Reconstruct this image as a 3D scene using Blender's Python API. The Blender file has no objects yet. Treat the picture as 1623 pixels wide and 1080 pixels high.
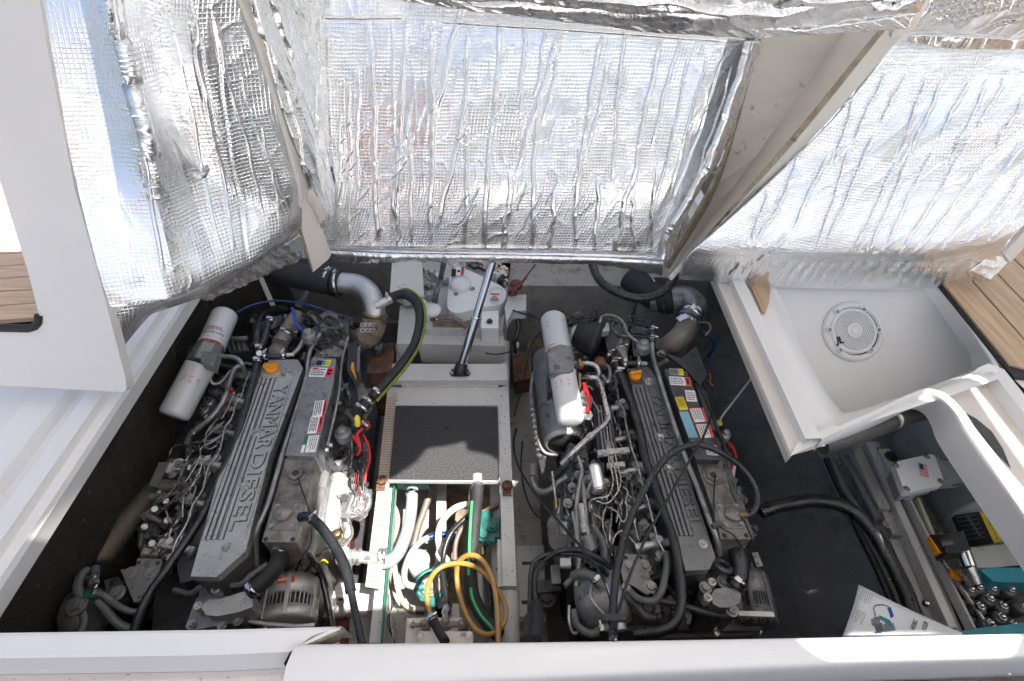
import bpy, bmesh, math, random
import numpy as np
from mathutils import Vector, Matrix
R = math.radians
random.seed(7)
scene = bpy.context.scene
COL = scene.collection
# ------------------------------------------------------------------ camera
F = 850.0 / 1623.0
CAMZ = 2.25
cam = bpy.data.objects.new('camera', bpy.data.cameras.new('camera'))
COL.objects.link(cam)
cam.location = (0, 0, CAMZ)
cam.rotation_euler = (R(45), 0, 0)
cam.data.sensor_width = 36
cam.data.lens = 36 * F
cam.data.clip_start = 0.02
cam.data.clip_end = 3000
scene.camera = cam
# ------------------------------------------------------------------ world and sun
SUN_EL, SUN_AZ = 66.0, 130.0      # compass style: 0 = +Y, 90 = +X
SV = Vector((math.sin(R(SUN_AZ)) * math.cos(R(SUN_EL)), math.cos(R(SUN_AZ)) * math.cos(R(SUN_EL)), math.sin(R(SUN_EL))))
w = bpy.data.worlds.new('World'); scene.world = w; w.use_nodes = True
nt = w.node_tree
bg = nt.nodes['Background']
sky = nt.nodes.new('ShaderNodeTexSky'); sky.sky_type = 'NISHITA'; sky.sun_disc = False
sky.sun_elevation = R(SUN_EL); sky.sun_rotation = R(SUN_AZ)
sky.dust_density = 5.0; sky.air_density = 0.9; sky.ozone_density = 0.4
nt.links.new(sky.outputs[0], bg.inputs[0]); bg.inputs[1].default_value = 0.09
sl = bpy.data.lights.new('sun', 'SUN'); so = bpy.data.objects.new('sun', sl); COL.objects.link(so)
sl.energy = 5.0; sl.angle = R(0.5); sl.color = (1.0, 0.96, 0.9)
so.rotation_euler = SV.to_track_quat('Z', 'Y').to_euler()
scene.view_settings.view_transform = 'Standard'; scene.view_settings.look = 'None'
scene.view_settings.gamma = 1; scene.view_settings.exposure = 1.45
# ------------------------------------------------------------------ placing helpers
C45 = math.sqrt(0.5)
def ray(x, y):
    u = (x - 811.5) / 850.0; v = -(y - 540.0) / 850.0
    return Vector((u, C45 + v * C45, -C45 + v * C45))
def P(x, y, z):                       # where the view ray through a photo pixel meets the height z
    d = ray(x, y); t = (z - CAMZ) / d.z
    return Vector((d.x * t, d.y * t, z))
def PY(x, y, Y):                      # ... meets the upright plane at distance Y
    d = ray(x, y); t = Y / d.y
    return Vector((d.x * t, Y, CAMZ + d.z * t))
def scl(x, y, z):                     # metres per photo pixel there
    return (P(x, y, z) - Vector((0, 0, CAMZ))).dot(Vector((0, C45, -C45))) / 850.0
def V(*a): return Vector(a)
X_, Y_, Z_ = V(1, 0, 0), V(0, 1, 0), V(0, 0, 1)
# ------------------------------------------------------------------ materials
def mat(name, col, rough=0.5, metal=0.0, var=0.0, vs=8.0, col2=None, bump=0.0, bs=60.0, spec=0.5, trans=0.0, coat=0.0, grime=0.0, gs=18.0, gcol=(0.03, 0.02, 0.012), speck=0.0, rv=0.0, emit=None):
    m = bpy.data.materials.new(name); m.use_nodes = True
    n = m.node_tree.nodes; l = m.node_tree.links; b = n['Principled BSDF']
    b.inputs['Base Color'].default_value = (*col, 1); b.inputs['Roughness'].default_value = rough
    b.inputs['Metallic'].default_value = metal
    b.inputs['Specular IOR Level'].default_value = spec
    if trans: b.inputs['Transmission Weight'].default_value = trans
    if coat: b.inputs['Coat Weight'].default_value = coat; b.inputs['Coat Roughness'].default_value = 0.15
    tc = n.new('ShaderNodeTexCoord')
    last = None
    def noise(s, d=6, r=0.6):
        t = n.new('ShaderNodeTexNoise'); t.inputs['Scale'].default_value = s; t.inputs['Detail'].default_value = d
        t.inputs['Roughness'].default_value = r; l.new(tc.outputs['Object'], t.inputs['Vector']); return t
    def ramp(src, a, c):
        r_ = n.new('ShaderNodeMapRange'); r_.inputs[1].default_value = a; r_.inputs[2].default_value = c
        l.new(src, r_.inputs[0]); return r_.outputs[0]
    def mix(fac, c1, c2):
        x = n.new('ShaderNodeMix'); x.data_type = 'RGBA'
        l.new(fac, x.inputs[0])
        if isinstance(c1, tuple): x.inputs[6].default_value = (*c1, 1)
        else: l.new(c1, x.inputs[6])
        if isinstance(c2, tuple): x.inputs[7].default_value = (*c2, 1)
        else: l.new(c2, x.inputs[7])
        return x.outputs[2]
    if var or col2:
        c2 = col2 or tuple(max(0, c * (1 - var)) for c in col)
        last = mix(ramp(noise(vs).outputs[0], 0.35, 0.65), col, c2)
    if grime:
        g = ramp(noise(gs, 8, 0.7).outputs[0], 0.62 - grime * 0.25, 0.72)
        last = mix(g, last if last else col, gcol)
    if speck:
        g = ramp(noise(110, 2, 0.5).outputs[0], 0.74 - speck * 0.1, 0.78 - speck * 0.1)
        last = mix(g, last if last else col, gcol)
    if last: l.new(last, b.inputs['Base Color'])
    if rv:
        q = n.new('ShaderNodeMapRange'); q.inputs[1].default_value = 0.3; q.inputs[2].default_value = 0.7
        q.inputs[3].default_value = max(0.03, rough - rv); q.inputs[4].default_value = min(1, rough + rv)
        l.new(noise(vs * 2.3).outputs[0], q.inputs[0]); l.new(q.outputs[0], b.inputs['Roughness'])
    if bump:
        bn = n.new('ShaderNodeBump'); bn.inputs['Strength'].default_value = bump; bn.inputs['Distance'].default_value = 0.004
        l.new(noise(bs, 4, 0.6).outputs[0], bn.inputs['Height']); l.new(bn.outputs[0], b.inputs['Normal'])
    if emit: b.inputs['Emission Color'].default_value = (*emit, 1); b.inputs['Emission Strength'].default_value = 1
    return m
M = {}
M['gel'] = mat('white gelcoat', (0.80, 0.79, 0.77), 0.30, var=0.04, vs=3, bump=0.03, bs=12, coat=0.2, rv=0.02)
M['gelcream'] = mat('cream gelcoat', (0.74, 0.68, 0.62), 0.4, var=0.08, vs=4, bump=0.05, bs=20)
M['geldirty'] = mat('dirty cream gelcoat', (0.76, 0.70, 0.64), 0.4, var=0.1, vs=5, bump=0.05, bs=20, speck=0.75, gcol=(0.10, 0.06, 0.04))
M['gelgrey'] = mat('non-slip grey gelcoat', (0.66, 0.655, 0.65), 0.42, var=0.05, vs=3, bump=0.12, bs=220)
M['rawply'] = mat('raw edge', (0.42, 0.36, 0.26), 0.8, var=0.4, vs=30, bump=0.5, bs=120, grime=0.3)
M['greyply'] = mat('painted ply', (0.66, 0.63, 0.58), 0.5, var=0.06, vs=5, bump=0.1, bs=60, grime=0.1)
M['iron'] = mat('grey engine paint', (0.26, 0.262, 0.265), 0.36, 0.3, var=0.35, vs=14, bump=0.35, bs=140, grime=0.32, gs=26, rv=0.12)
M['ironlt'] = mat('light engine paint', (0.46, 0.46, 0.45), 0.32, 0.4, var=0.22, vs=10, bump=0.5, bs=220, grime=0.12, gs=30, rv=0.1)
M['iron2'] = mat('dark cover paint', (0.20, 0.202, 0.205), 0.36, 0.35, var=0.25, vs=10, bump=0.5, bs=220, grime=0.15, gs=30, rv=0.1)
M['irondk'] = mat('dark engine paint', (0.095, 0.096, 0.10), 0.38, 0.3, var=0.4, vs=18, bump=0.5, bs=120, grime=0.3, gs=20)
M['irondirty'] = mat('stained engine paint', (0.30, 0.28, 0.26), 0.45, 0.3, var=0.45, vs=14, col2=(0.10, 0.085, 0.075), bump=0.5, bs=160, grime=0.45, gs=22, gcol=(0.055, 0.04, 0.03))
M['steel'] = mat('steel', (0.56, 0.55, 0.53), 0.28, 0.85, var=0.4, vs=30, bump=0.2, bs=100, rv=0.12)
M['chrome'] = mat('polished steel', (0.62, 0.61, 0.60), 0.12, 1.0, rv=0.05)
M['alu'] = mat('cast aluminium', (0.60, 0.595, 0.58), 0.42, 0.5, var=0.3, vs=16, bump=0.3, bs=160, grime=0.12)
M['pipe'] = mat('painted pipe', (0.34, 0.34, 0.335), 0.3, 0.6, var=0.35, vs=20, grime=0.2, bump=0.2)
M['brass'] = mat('brass', (0.36, 0.27, 0.15), 0.35, 0.9, var=0.3, vs=40)
M['rust'] = mat('rusty iron', (0.22, 0.10, 0.055), 0.8, 0.2, var=0.5, vs=25, col2=(0.07, 0.05, 0.045), bump=0.8, bs=90)
M['rubber'] = mat('black rubber', (0.018, 0.019, 0.021), 0.32, var=0.4, vs=15, bump=0.15, bs=80, spec=0.6, rv=0.1)
M['rubmatt'] = mat('matt black rubber', (0.028, 0.028, 0.03), 0.65, var=0.4, vs=15, bump=0.3, bs=90)
M['plasblk'] = mat('black plastic', (0.02, 0.02, 0.022), 0.4, bump=0.1)
M['cableblk'] = mat('black cable', (0.012, 0.012, 0.014), 0.35)
M['hosegrey'] = mat('grey hose', (0.13, 0.135, 0.14), 0.4, var=0.2, bump=0.2, bs=200)
M['hosewht'] = mat('white hose', (0.60, 0.59, 0.56), 0.35, var=0.08)
M['hosecrm'] = mat('cream hose', (0.56, 0.50, 0.36), 0.35, var=0.1)
M['hoseclr'] = mat('milky clear hose', (0.36, 0.42, 0.46), 0.12, var=0.25, vs=20, spec=0.8, coat=0.6)
M['hoseblue'] = mat('pale blue hose', (0.30, 0.55, 0.72), 0.15, spec=0.8, coat=0.6)
M['hoseamb'] = mat('amber fuel hose', (0.50, 0.27, 0.06), 0.18, var=0.15, vs=12, coat=0.6)
M['hosebrn'] = mat('brown hose', (0.20, 0.15, 0.12), 0.4, var=0.2)
M['teal'] = mat('teal bronze pump', (0.04, 0.21, 0.19), 0.45, 0.1, var=0.4, vs=30, bump=0.3, grime=0.2)
M['tealflat'] = mat('teal paint', (0.02, 0.22, 0.28), 0.4)
M['orange'] = mat('orange plastic', (0.86, 0.32, 0.02), 0.4, var=0.1, bump=0.1)
M['yellow'] = mat('yellow plastic', (0.75, 0.62, 0.04), 0.45)
M['ylwgreen'] = mat('yellow green stripe', (0.19, 0.21, 0.02), 0.5, var=0.3, vs=30)
M['red'] = mat('red plastic', (0.65, 0.02, 0.03), 0.35)
M['blue'] = mat('blue plastic', (0.02, 0.09, 0.42), 0.35)
M['bluedk'] = mat('dark blue hose', (0.01, 0.045, 0.16), 0.35)
M['green'] = mat('green tape', (0.06, 0.42, 0.14), 0.4)
M['greendk'] = mat('dark green', (0.01, 0.16, 0.09), 0.4)
M['white'] = mat('white paint', (0.78, 0.78, 0.77), 0.32, var=0.05, bump=0.06)
M['filter'] = mat('filter enamel', (0.60, 0.60, 0.60), 0.28, var=0.05, coat=0.4)
M['paper'] = mat('white paper', (0.78, 0.78, 0.78), 0.5)
M['ink'] = mat('black ink', (0.02, 0.02, 0.02), 0.6)
M['inkgrey'] = mat('grey ink', (0.22, 0.22, 0.23), 0.6)
M['inkred'] = mat('red ink', (0.62, 0.04, 0.05), 0.5)
M['lblred'] = mat('red print', (0.72, 0.08, 0.05), 0.45)
M['lblyel'] = mat('yellow print', (0.80, 0.60, 0.03), 0.45)
M['lblblue'] = mat('pale blue print', (0.20, 0.42, 0.50), 0.45)
M['framewht'] = mat('chalky white paint', (0.54, 0.54, 0.525), 0.5, var=0.12, vs=9, bump=0.15, bs=60, speck=0.6, gcol=(0.14, 0.08, 0.05))
M['bilge'] = mat('bilge gelcoat', (0.38, 0.37, 0.35), 0.5, var=0.2, vs=6, bump=0.2, bs=40, grime=0.35, gs=14, gcol=(0.16, 0.11, 0.07), speck=0.8)
M['bilgebrn'] = mat('stained bilge', (0.34, 0.26, 0.18), 0.7, var=0.5, vs=20, bump=0.5, bs=80, grime=0.6, gs=24, gcol=(0.08, 0.05, 0.03))
M['floor'] = mat('bay floor paint', (0.23, 0.215, 0.20), 0.55, var=0.3, vs=7, bump=0.2, bs=50, grime=0.2, gs=20)
M['redbr'] = mat('red brown primer', (0.16, 0.045, 0.035), 0.6, var=0.3, vs=10)
M['holedstrip'] = mat('perforated strip', (0.50, 0.42, 0.36), 0.55, var=0.15, vs=10, speck=0.3)
M['mahogany'] = mat('mahogany', (0.50, 0.19, 0.12), .4, var=.3, vs=3)
M['panelwht'] = mat('painted panel', (0.71, 0.69, 0.67), .35, var=.05, vs=3, bump=.04)
M['gelcoam'] = mat('cream coaming gelcoat', (0.76, 0.73, 0.70), 0.3, var=.05, vs=4, coat=.2, bump=.04, bs=20)
M['teak'] = mat('teak', (0.50, 0.33, 0.22), 0.6, bump=0.2, bs=90)
M['caulk'] = mat('black caulk', (0.015, 0.015, 0.016), 0.5)
M['rustiron'] = M['rust']
M['deckdark'] = mat('wet dark deck', (0.020, 0.026, 0.034), 0.6, spec=.2, var=0.3, vs=30, bump=0.3, bs=60)
M['foam'] = mat('grey duct foam', (0.13, 0.13, 0.12), 0.5, 0.3, var=0.3, vs=12, bump=0.6, bs=30, grime=0.1)
M['sea'] = mat('sea', (0.02, 0.05, 0.07), 0.1, bump=0.3, bs=1)
M['grille'] = mat('white speaker plastic', (0.66, 0.66, 0.66), 0.4)

def grainmat(name, c1, c2, axis=1):
    m = bpy.data.materials.new(name); m.use_nodes = True
    n = m.node_tree.nodes; l = m.node_tree.links; b = n['Principled BSDF']; b.inputs['Roughness'].default_value = 0.6
    tc = n.new('ShaderNodeTexCoord'); mp = n.new('ShaderNodeMapping'); l.new(tc.outputs['Object'], mp.inputs[0])
    s = [90, 90, 90]; s[axis] = 5; mp.inputs['Scale'].default_value = s
    t = n.new('ShaderNodeTexNoise'); t.inputs['Scale'].default_value = 1.0; t.inputs['Detail'].default_value = 8; l.new(mp.outputs[0], t.inputs[0])
    r = n.new('ShaderNodeValToRGB'); r.color_ramp.elements[0].position = 0.35; r.color_ramp.elements[1].position = 0.68
    r.color_ramp.elements[0].color = (*c1, 1); r.color_ramp.elements[1].color = (*c2, 1)
    l.new(t.outputs[0], r.inputs[0]); l.new(r.outputs[0], b.inputs['Base Color'])
    bp = n.new('ShaderNodeBump'); bp.inputs['Strength'].default_value = 0.25; bp.inputs['Distance'].default_value = 0.002
    l.new(t.outputs[0], bp.inputs['Height']); l.new(bp.outputs[0], b.inputs['Normal'])
    return m
M['teak'] = grainmat('teak grain', (0.60, 0.43, 0.28), (0.44, 0.30, 0.18), 1)
M['teakx'] = grainmat('teak grain across', (0.60, 0.45, 0.33), (0.44, 0.31, 0.21), 0)

# reflective foil facing with a woven scrim showing through; UV is in metres
def foilmat(name, tint=(0.90, 0.92, 0.94), rough=0.2, scrim=0.9, cr=0.5, sp=0.0105, metal=1.0):
    m = bpy.data.materials.new(name); m.use_nodes = True
    n = m.node_tree.nodes; l = m.node_tree.links; b = n['Principled BSDF']
    b.inputs['Base Color'].default_value = (*tint, 1); b.inputs['Metallic'].default_value = metal
    uv = n.new('ShaderNodeUVMap'); uv.uv_map = 'UVMap'
    sx = n.new('ShaderNodeSeparateXYZ'); l.new(uv.outputs[0], sx.inputs[0])
    def M1(op, a, b2=None, c=None):
        q = n.new('ShaderNodeMath'); q.operation = op
        for i, v in enumerate((a, b2, c)):
            if v is None: continue
            if isinstance(v, (int, float)): q.inputs[i].default_value = v
            else: l.new(v, q.inputs[i])
        return q.outputs[0]
    def noise(vec, s, d=4, r=0.6):
        t = n.new('ShaderNodeTexNoise'); t.inputs['Scale'].default_value = s; t.inputs['Detail'].default_value = d
        t.inputs['Roughness'].default_value = r; l.new(vec, t.inputs['Vector']); return t.outputs[0]
    jit = noise(uv.outputs[0], 9, 2)
    def line(co, p, w):
        a = M1('ADD', M1('MULTIPLY', co, 1.0 / p), M1('MULTIPLY', jit, 0.8))
        f = M1('ABSOLUTE', M1('SUBTRACT', M1('FRACT', a), 0.5))
        return M1('MULTIPLY_ADD', f, -1.0 / w, 1.0)
    lx = M1('MAXIMUM', line(sx.outputs[0], sp, 0.22), 0.0); ly = M1('MAXIMUM', line(sx.outputs[1], sp, 0.22), 0.0)
    grid = M1('MAXIMUM', lx, ly)
    mp = n.new('ShaderNodeMapping'); l.new(uv.outputs[0], mp.inputs[0]); mp.inputs['Scale'].default_value = (34, 11, 1)
    w1 = M1('MULTIPLY', noise(mp.outputs[0], 1.0, 6, 0.65), M1('MULTIPLY_ADD', noise(uv.outputs[0], 3, 2), 1.0, 0.35))
    w2 = noise(uv.outputs[0], 120, 3, 0.6)
    mask = M1('MAXIMUM', M1('MULTIPLY_ADD', noise(uv.outputs[0], 4, 3), 4.0, -1.55), 0.12)
    at = n.new('ShaderNodeAttribute'); at.attribute_name = 'pleat'; inv = M1('MULTIPLY_ADD', at.outputs['Fac'], -0.9, 1.0)
    h = M1('ADD', M1('MULTIPLY', M1('MULTIPLY', M1('MULTIPLY', grid, mask), inv), scrim), M1('ADD', M1('MULTIPLY', w1, 1.7 * cr), M1('MULTIPLY', w2, 0.9 * cr)))
    bp = n.new('ShaderNodeBump'); bp.inputs['Strength'].default_value = 0.75; bp.inputs['Distance'].default_value = 0.0016
    l.new(h, bp.inputs['Height']); l.new(bp.outputs[0], b.inputs['Normal'])
    rr = n.new('ShaderNodeMapRange'); l.new(noise(uv.outputs[0], 14, 5), rr.inputs[0]); rr.inputs[1].default_value = 0.3; rr.inputs[2].default_value = 0.7
    rr.inputs[3].default_value = rough * 0.6; rr.inputs[4].default_value = rough * 1.6; l.new(rr.outputs[0], b.inputs['Roughness'])
    return m
M['foil'] = foilmat('foil facing', (0.91, 0.92, 0.93), 0.18, 0.75, 0.28, metal=0.88)
M['foilsmooth'] = foilmat('smooth foil', (0.90, 0.90, 0.90), 0.24, 0.3, 0.5)
M['foiltape'] = foilmat('foil tape', (0.86, 0.89, 0.93), 0.34, 0.35, 0.8)

# ------------------------------------------------------------------ object helpers
def thing(name, label, cat, loc=(0, 0, 0), group=None):
    o = bpy.data.objects.new(name, None); COL.objects.link(o); o.location = loc
    o['label'] = label; o['category'] = cat
    if group: o['group'] = group
    o.empty_display_size = 0.1
    return o
def tag(o, label, cat, group=None):
    o['label'] = label; o['category'] = cat
    if group: o['group'] = group
    return o
def rootloc(p):
    while p is not None and p.parent is not None: p = p.parent
    return Vector(p.location) if p is not None else Vector((0, 0, 0))
def frame(ax, hint=None):
    ax = ax.normalized()
    h = hint if hint is not None else (Z_ if abs(ax.z) < 0.9 else X_)
    a = h.cross(ax)
    if a.length < 1e-6: a = Y_.cross(ax)
    a.normalize(); b = ax.cross(a).normalized()
    return a, b
def catmull(pts, n):
    pts = [Vector(p) for p in pts]
    if len(pts) < 3: return [pts[0].lerp(pts[-1], i / n) for i in range(n + 1)]
    q = [pts[0] * 2 - pts[1]] + pts + [pts[-1] * 2 - pts[-2]]
    out = []
    for i in range(1, len(q) - 2):
        a, b, c, d = q[i - 1], q[i], q[i + 1], q[i + 2]
        for k in range(n):
            t = k / n
            out.append(0.5 * ((2 * b) + (c - a) * t + (2 * a - 5 * b + 4 * c - d) * t * t + (3 * b - a - 3 * c + d) * t ** 3))
    out.append(pts[-1]); return out
class MB:
    def __init__(s): s.v = []; s.f = []; s.m = []; s.s = []
    def add(s, vs, fs, m=0, smooth=False):
        k = len(s.v); s.v += [tuple(v) for v in vs]
        for f in fs: s.f.append(tuple(i + k for i in f)); s.m.append(m); s.s.append(smooth)
        return s
    def box(s, c, sx, sy, sz, ax=None, ay=None, m=0):
        ax = (ax or X_).normalized(); ay = (ay or Y_); ay = (ay - ax * ay.dot(ax)).normalized(); az = ax.cross(ay); c = Vector(c)
        vs = [c + ax * (sx * i / 2) + ay * (sy * j / 2) + az * (sz * k / 2) for k in (-1, 1) for j in (-1, 1) for i in (-1, 1)]
        return s.add(vs, [(0, 2, 3, 1), (4, 5, 7, 6), (0, 1, 5, 4), (2, 6, 7, 3), (0, 4, 6, 2), (1, 3, 7, 5)], m)
    def beam(s, a, b, wd, ht, up=None, m=0):
        a, b = Vector(a), Vector(b); ax = (b - a); L = ax.length; up = up or Z_
        ay = up.cross(ax).normalized()
        return s.box((a + b) / 2, L, wd, ht, ax, ay, m)
    def prism(s, top, d, m=0, mt=None):
        top = [Vector(p) for p in top]; n = len(top)
        nrm = sum(((top[i]).cross(top[(i + 1) % n]) for i in range(n)), Vector())
        d = Vector(d) if not isinstance(d, (int, float)) else V(0, 0, -d)
        if nrm.dot(d) > 0: top = top[::-1]
        vs = top + [p + d for p in top]
        s.add(vs, [tuple(range(n))], mt if mt is not None else m)
        s.add(vs, [tuple(reversed(range(n, 2 * n)))] + [(i, i + n, (i + 1) % n + n, (i + 1) % n) for i in range(n)], m)
        return s
    def cyl(s, a, b, r0, r1=None, n=16, m=0, caps=True, smooth=True, rot=0.0):
        a, b = Vector(a), Vector(b); r1 = r0 if r1 is None else r1
        u, w_ = frame(b - a); vs = []
        for p, r in ((a, r0), (b, r1)):
            for i in range(n):
                t = 2 * math.pi * i / n + rot; vs.append(p + u * (r * math.cos(t)) + w_ * (r * math.sin(t)))
        s.add(vs, [(i, (i + 1) % n, (i + 1) % n + n, i + n) for i in range(n)], m, smooth)
        if caps: s.add(vs, [tuple(reversed(range(n))), tuple(range(n, 2 * n))], m)
        return s
    def lathe(s, a, ax, prof, n=20, m=0, smooth=True, hint=None):     # prof: (radius, height along axis)
        a = Vector(a); ax = Vector(ax).normalized(); u, w_ = frame(ax, hint); vs = []
        for r, h in prof:
            for i in range(n):
                t = 2 * math.pi * i / n; vs.append(a + ax * h + u * (r * math.cos(t)) + w_ * (r * math.sin(t)))
        fs = [(j * n + i, j * n + (i + 1) % n, (j + 1) * n + (i + 1) % n, (j + 1) * n + i) for j in range(len(prof) - 1) for i in range(n)]
        s.add(vs, fs, m, smooth)
        if prof[0][0] > 1e-5: s.add(vs[:n], [tuple(reversed(range(n)))], m)
        if prof[-1][0] > 1e-5: s.add(vs[-n:], [tuple(range(n))], m)
        return s
    def tube(s, path, r, n=10, m=0, rib=0.0, caps=True):
        path = [Vector(p) for p in path]; N = len(path)
        rr = r if callable(r) else (lambda t: r)
        t0 = (path[1] - path[0]).normalized(); u, w_ = frame(t0); vs = []
        for k in range(N):
            t = (path[min(k + 1, N - 1)] - path[max(k - 1, 0)])
            t = t.normalized() if t.length > 1e-9 else t0
            u = (u - t * u.dot(t)); u = u.normalized() if u.length > 1e-6 else frame(t)[0]; w_ = t.cross(u)
            q = rr(k / (N - 1)) * (1 + (rib if k % 2 else -rib))
            for i in range(n):
                a = 2 * math.pi * i / n; vs.append(path[k] + u * (q * math.cos(a)) + w_ * (q * math.sin(a)))
        s.add(vs, [(k * n + i, k * n + (i + 1) % n, (k + 1) * n + (i + 1) % n, (k + 1) * n + i) for k in range(N - 1) for i in range(n)], m, True)
        if caps: s.add(vs, [tuple(reversed(range(n))), tuple(range((N - 1) * n, N * n))], m)
        return s
    def ball(s, c, r, sc=(1, 1, 1), n=12, m=0, rot=None):
        c = Vector(c); vs = []; h = n // 2
        for j in range(1, h):
            for i in range(n):
                a = math.pi * j / h; b = 2 * math.pi * i / n
                p = V(math.sin(a) * math.cos(b) * sc[0], math.sin(a) * math.sin(b) * sc[1], math.cos(a) * sc[2]) * r
                vs.append(c + (rot @ p if rot else p))
        t = V(0, 0, r * sc[2]); t = rot @ t if rot else t
        vs += [c + t, c - t]; N = len(vs)
        fs = [(j * n + i, (j + 1) * n + i, (j + 1) * n + (i + 1) % n, j * n + (i + 1) % n) for j in range(h - 2) for i in range(n)]
        fs += [(N - 2, i, (i + 1) % n) for i in range(n)] + [(N - 1, (h - 2) * n + (i + 1) % n, (h - 2) * n + i) for i in range(n)]
        return s.add(vs, fs, m, True)
    def bolt(s, p, ax=None, r=0.009, h=None, m=0, washer=True):
        ax = (ax or Z_).normalized(); p = Vector(p); h = h or r * 0.9
        if washer: s.cyl(p, p + ax * (h * 0.3), r * 1.5, n=14, m=m)
        s.cyl(p, p + ax * h * 1.3, r, n=6, m=m, smooth=False)
        s.cyl(p + ax * h * 1.3, p + ax * h * 1.45, r * 0.5, n=8, m=m)
        return s
    def build(s, name, mats, parent=None, bevel=0.0, sub=0, seg=2, label=None):
        me = bpy.data.meshes.new(name); L = rootloc(parent)
        me.from_pydata([tuple(Vector(v) - L) for v in s.v], [], s.f)
        mats = mats if isinstance(mats, (list, tuple)) else [mats]
        for q in mats: me.materials.append(M[q] if isinstance(q, str) else q)
        me.polygons.foreach_set('material_index', s.m); me.polygons.foreach_set('use_smooth', s.s); me.update()
        o = bpy.data.objects.new(name, me); COL.objects.link(o)
        if parent is not None: o.parent = parent
        if bevel:
            b = o.modifiers.new('b', 'BEVEL'); b.width = bevel; b.segments = seg; b.limit_method = 'ANGLE'; b.angle_limit = R(38)
        if sub:
            b = o.modifiers.new('s', 'SUBSURF'); b.levels = sub; b.render_levels = sub
        if label: o['label'] = label
        return o
def struct(o): o['kind'] = 'structure'; return o
def px(pts, z=None):               # list of (x, y[, z]) photo positions to points
    return [P(p[0], p[1], p[2] if len(p) > 2 else z) for p in pts]
def hose(name, pts, r, material, parent=None, n=10, sm=8, rib=0.0, step=None, z=None):
    path = catmull(px(pts, z), sm)
    if step:                        # resample evenly so that the ribs are regular
        L = [0.0]
        for a, b in zip(path, path[1:]): L.append(L[-1] + (b - a).length)
        k = max(4, int(L[-1] / step)); out = []; j = 0
        for i in range(k + 1):
            d = L[-1] * i / k
            while j < len(L) - 2 and L[j + 1] < d: j += 1
            t = (d - L[j]) / max(1e-9, L[j + 1] - L[j]); out.append(path[j].lerp(path[j + 1], t))
        path = out
    return MB().tube(path, r, n, rib=rib).build(name, material, parent)
def clamp(a, b, r, parent, name='hose_clamp', w_=0.012):
    """stainless worm clamp round a hose at a, hose running towards b"""
    a, b = Vector(a), Vector(b); ax = (b - a).normalized(); m = MB()
    m.lathe(a - ax * w_ / 2, ax, [(r, 0), (r + 0.0015, 0), (r + 0.0015, w_), (r, w_)], 20)
    u = (Z_ - ax * ax.z); u = u.normalized() if u.length > 0.01 else X_
    side = ax.cross(u)
    c = a + u * (r + 0.004)
    m.box(c, w_ * 0.9, 0.016, 0.008, ax, side); m.cyl(c - side * 0.008, c - side * 0.018, 0.004, n=8)
    return m.build(name, 'chrome', parent)
_fc = {}
def text(name, s_, pos, xd, yd, size, material, parent, ext=0.001, bold=0.0, align='LEFT', sx=1.0):
    cu = bpy.data.curves.new('txt', 'FONT'); cu.body = s_; cu.size = size; cu.extrude = ext; cu.offset = bold; cu.resolution_u = 3
    cu.align_x = align
    t = bpy.data.objects.new('txt', cu); COL.objects.link(t)
    me = bpy.data.meshes.new_from_object(t)
    bpy.data.objects.remove(t); bpy.data.curves.remove(cu)
    xd = xd.normalized(); yd = (yd - xd * yd.dot(xd)).normalized(); zd = xd.cross(yd); L = rootloc(parent)
    mt = Matrix(((xd.x * sx, yd.x, zd.x, pos[0] - L.x), (xd.y * sx, yd.y, zd.y, pos[1] - L.y), (xd.z * sx, yd.z, zd.z, pos[2] - L.z), (0, 0, 0, 1)))
    me.transform(mt); me.materials.clear(); me.materials.append(M[material])
    o = bpy.data.objects.new(name, me); COL.objects.link(o); o.parent = parent
    return o
def loft(name, lines, material, parent=None, thick=0.0, smooth=False, sub=0, off=-1):
    n = len(lines[0]); vs = [p for ln in lines for p in ln]
    fs = [(j * n + i, j * n + i + 1, (j + 1) * n + i + 1, (j + 1) * n + i) for j in range(len(lines) - 1) for i in range(n - 1)]
    m = MB(); m.add(vs, fs, 0, smooth); o = m.build(name, material, parent)
    if thick:
        q = o.modifiers.new('t', 'SOLIDIFY'); q.thickness = thick; q.offset = off
    if sub:
        q = o.modifiers.new('s', 'SUBSURF'); q.levels = sub; q.render_levels = sub
    return o
# ================================================================== the setting
def sheet(name, pts, material, thick=0.0):
    m = MB(); m.add(pts, [tuple(range(len(pts)))]); o = m.build(name, material)
    if thick:
        q = o.modifiers.new('t', 'SOLIDIFY'); q.thickness = thick; q.offset = -1
    return struct(o)
def rect(x0, x1, y0, y1, z): return [V(x0, y0, z), V(x1, y0, z), V(x1, y1, z), V(x0, y1, z)]
sheet('sea', rect(-900, 900, -900, 900, -1.2), 'sea')
sheet('bay_floor', rect(-1.6, 2.6, 0.15, 2.5, 0.0), 'floor')
sheet('bilge_floor', [P(560, 620, .13), P(845, 620, .13), P(870, 1060, .13), P(520, 1060, .13)], 'bilge', 0.02)
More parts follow.
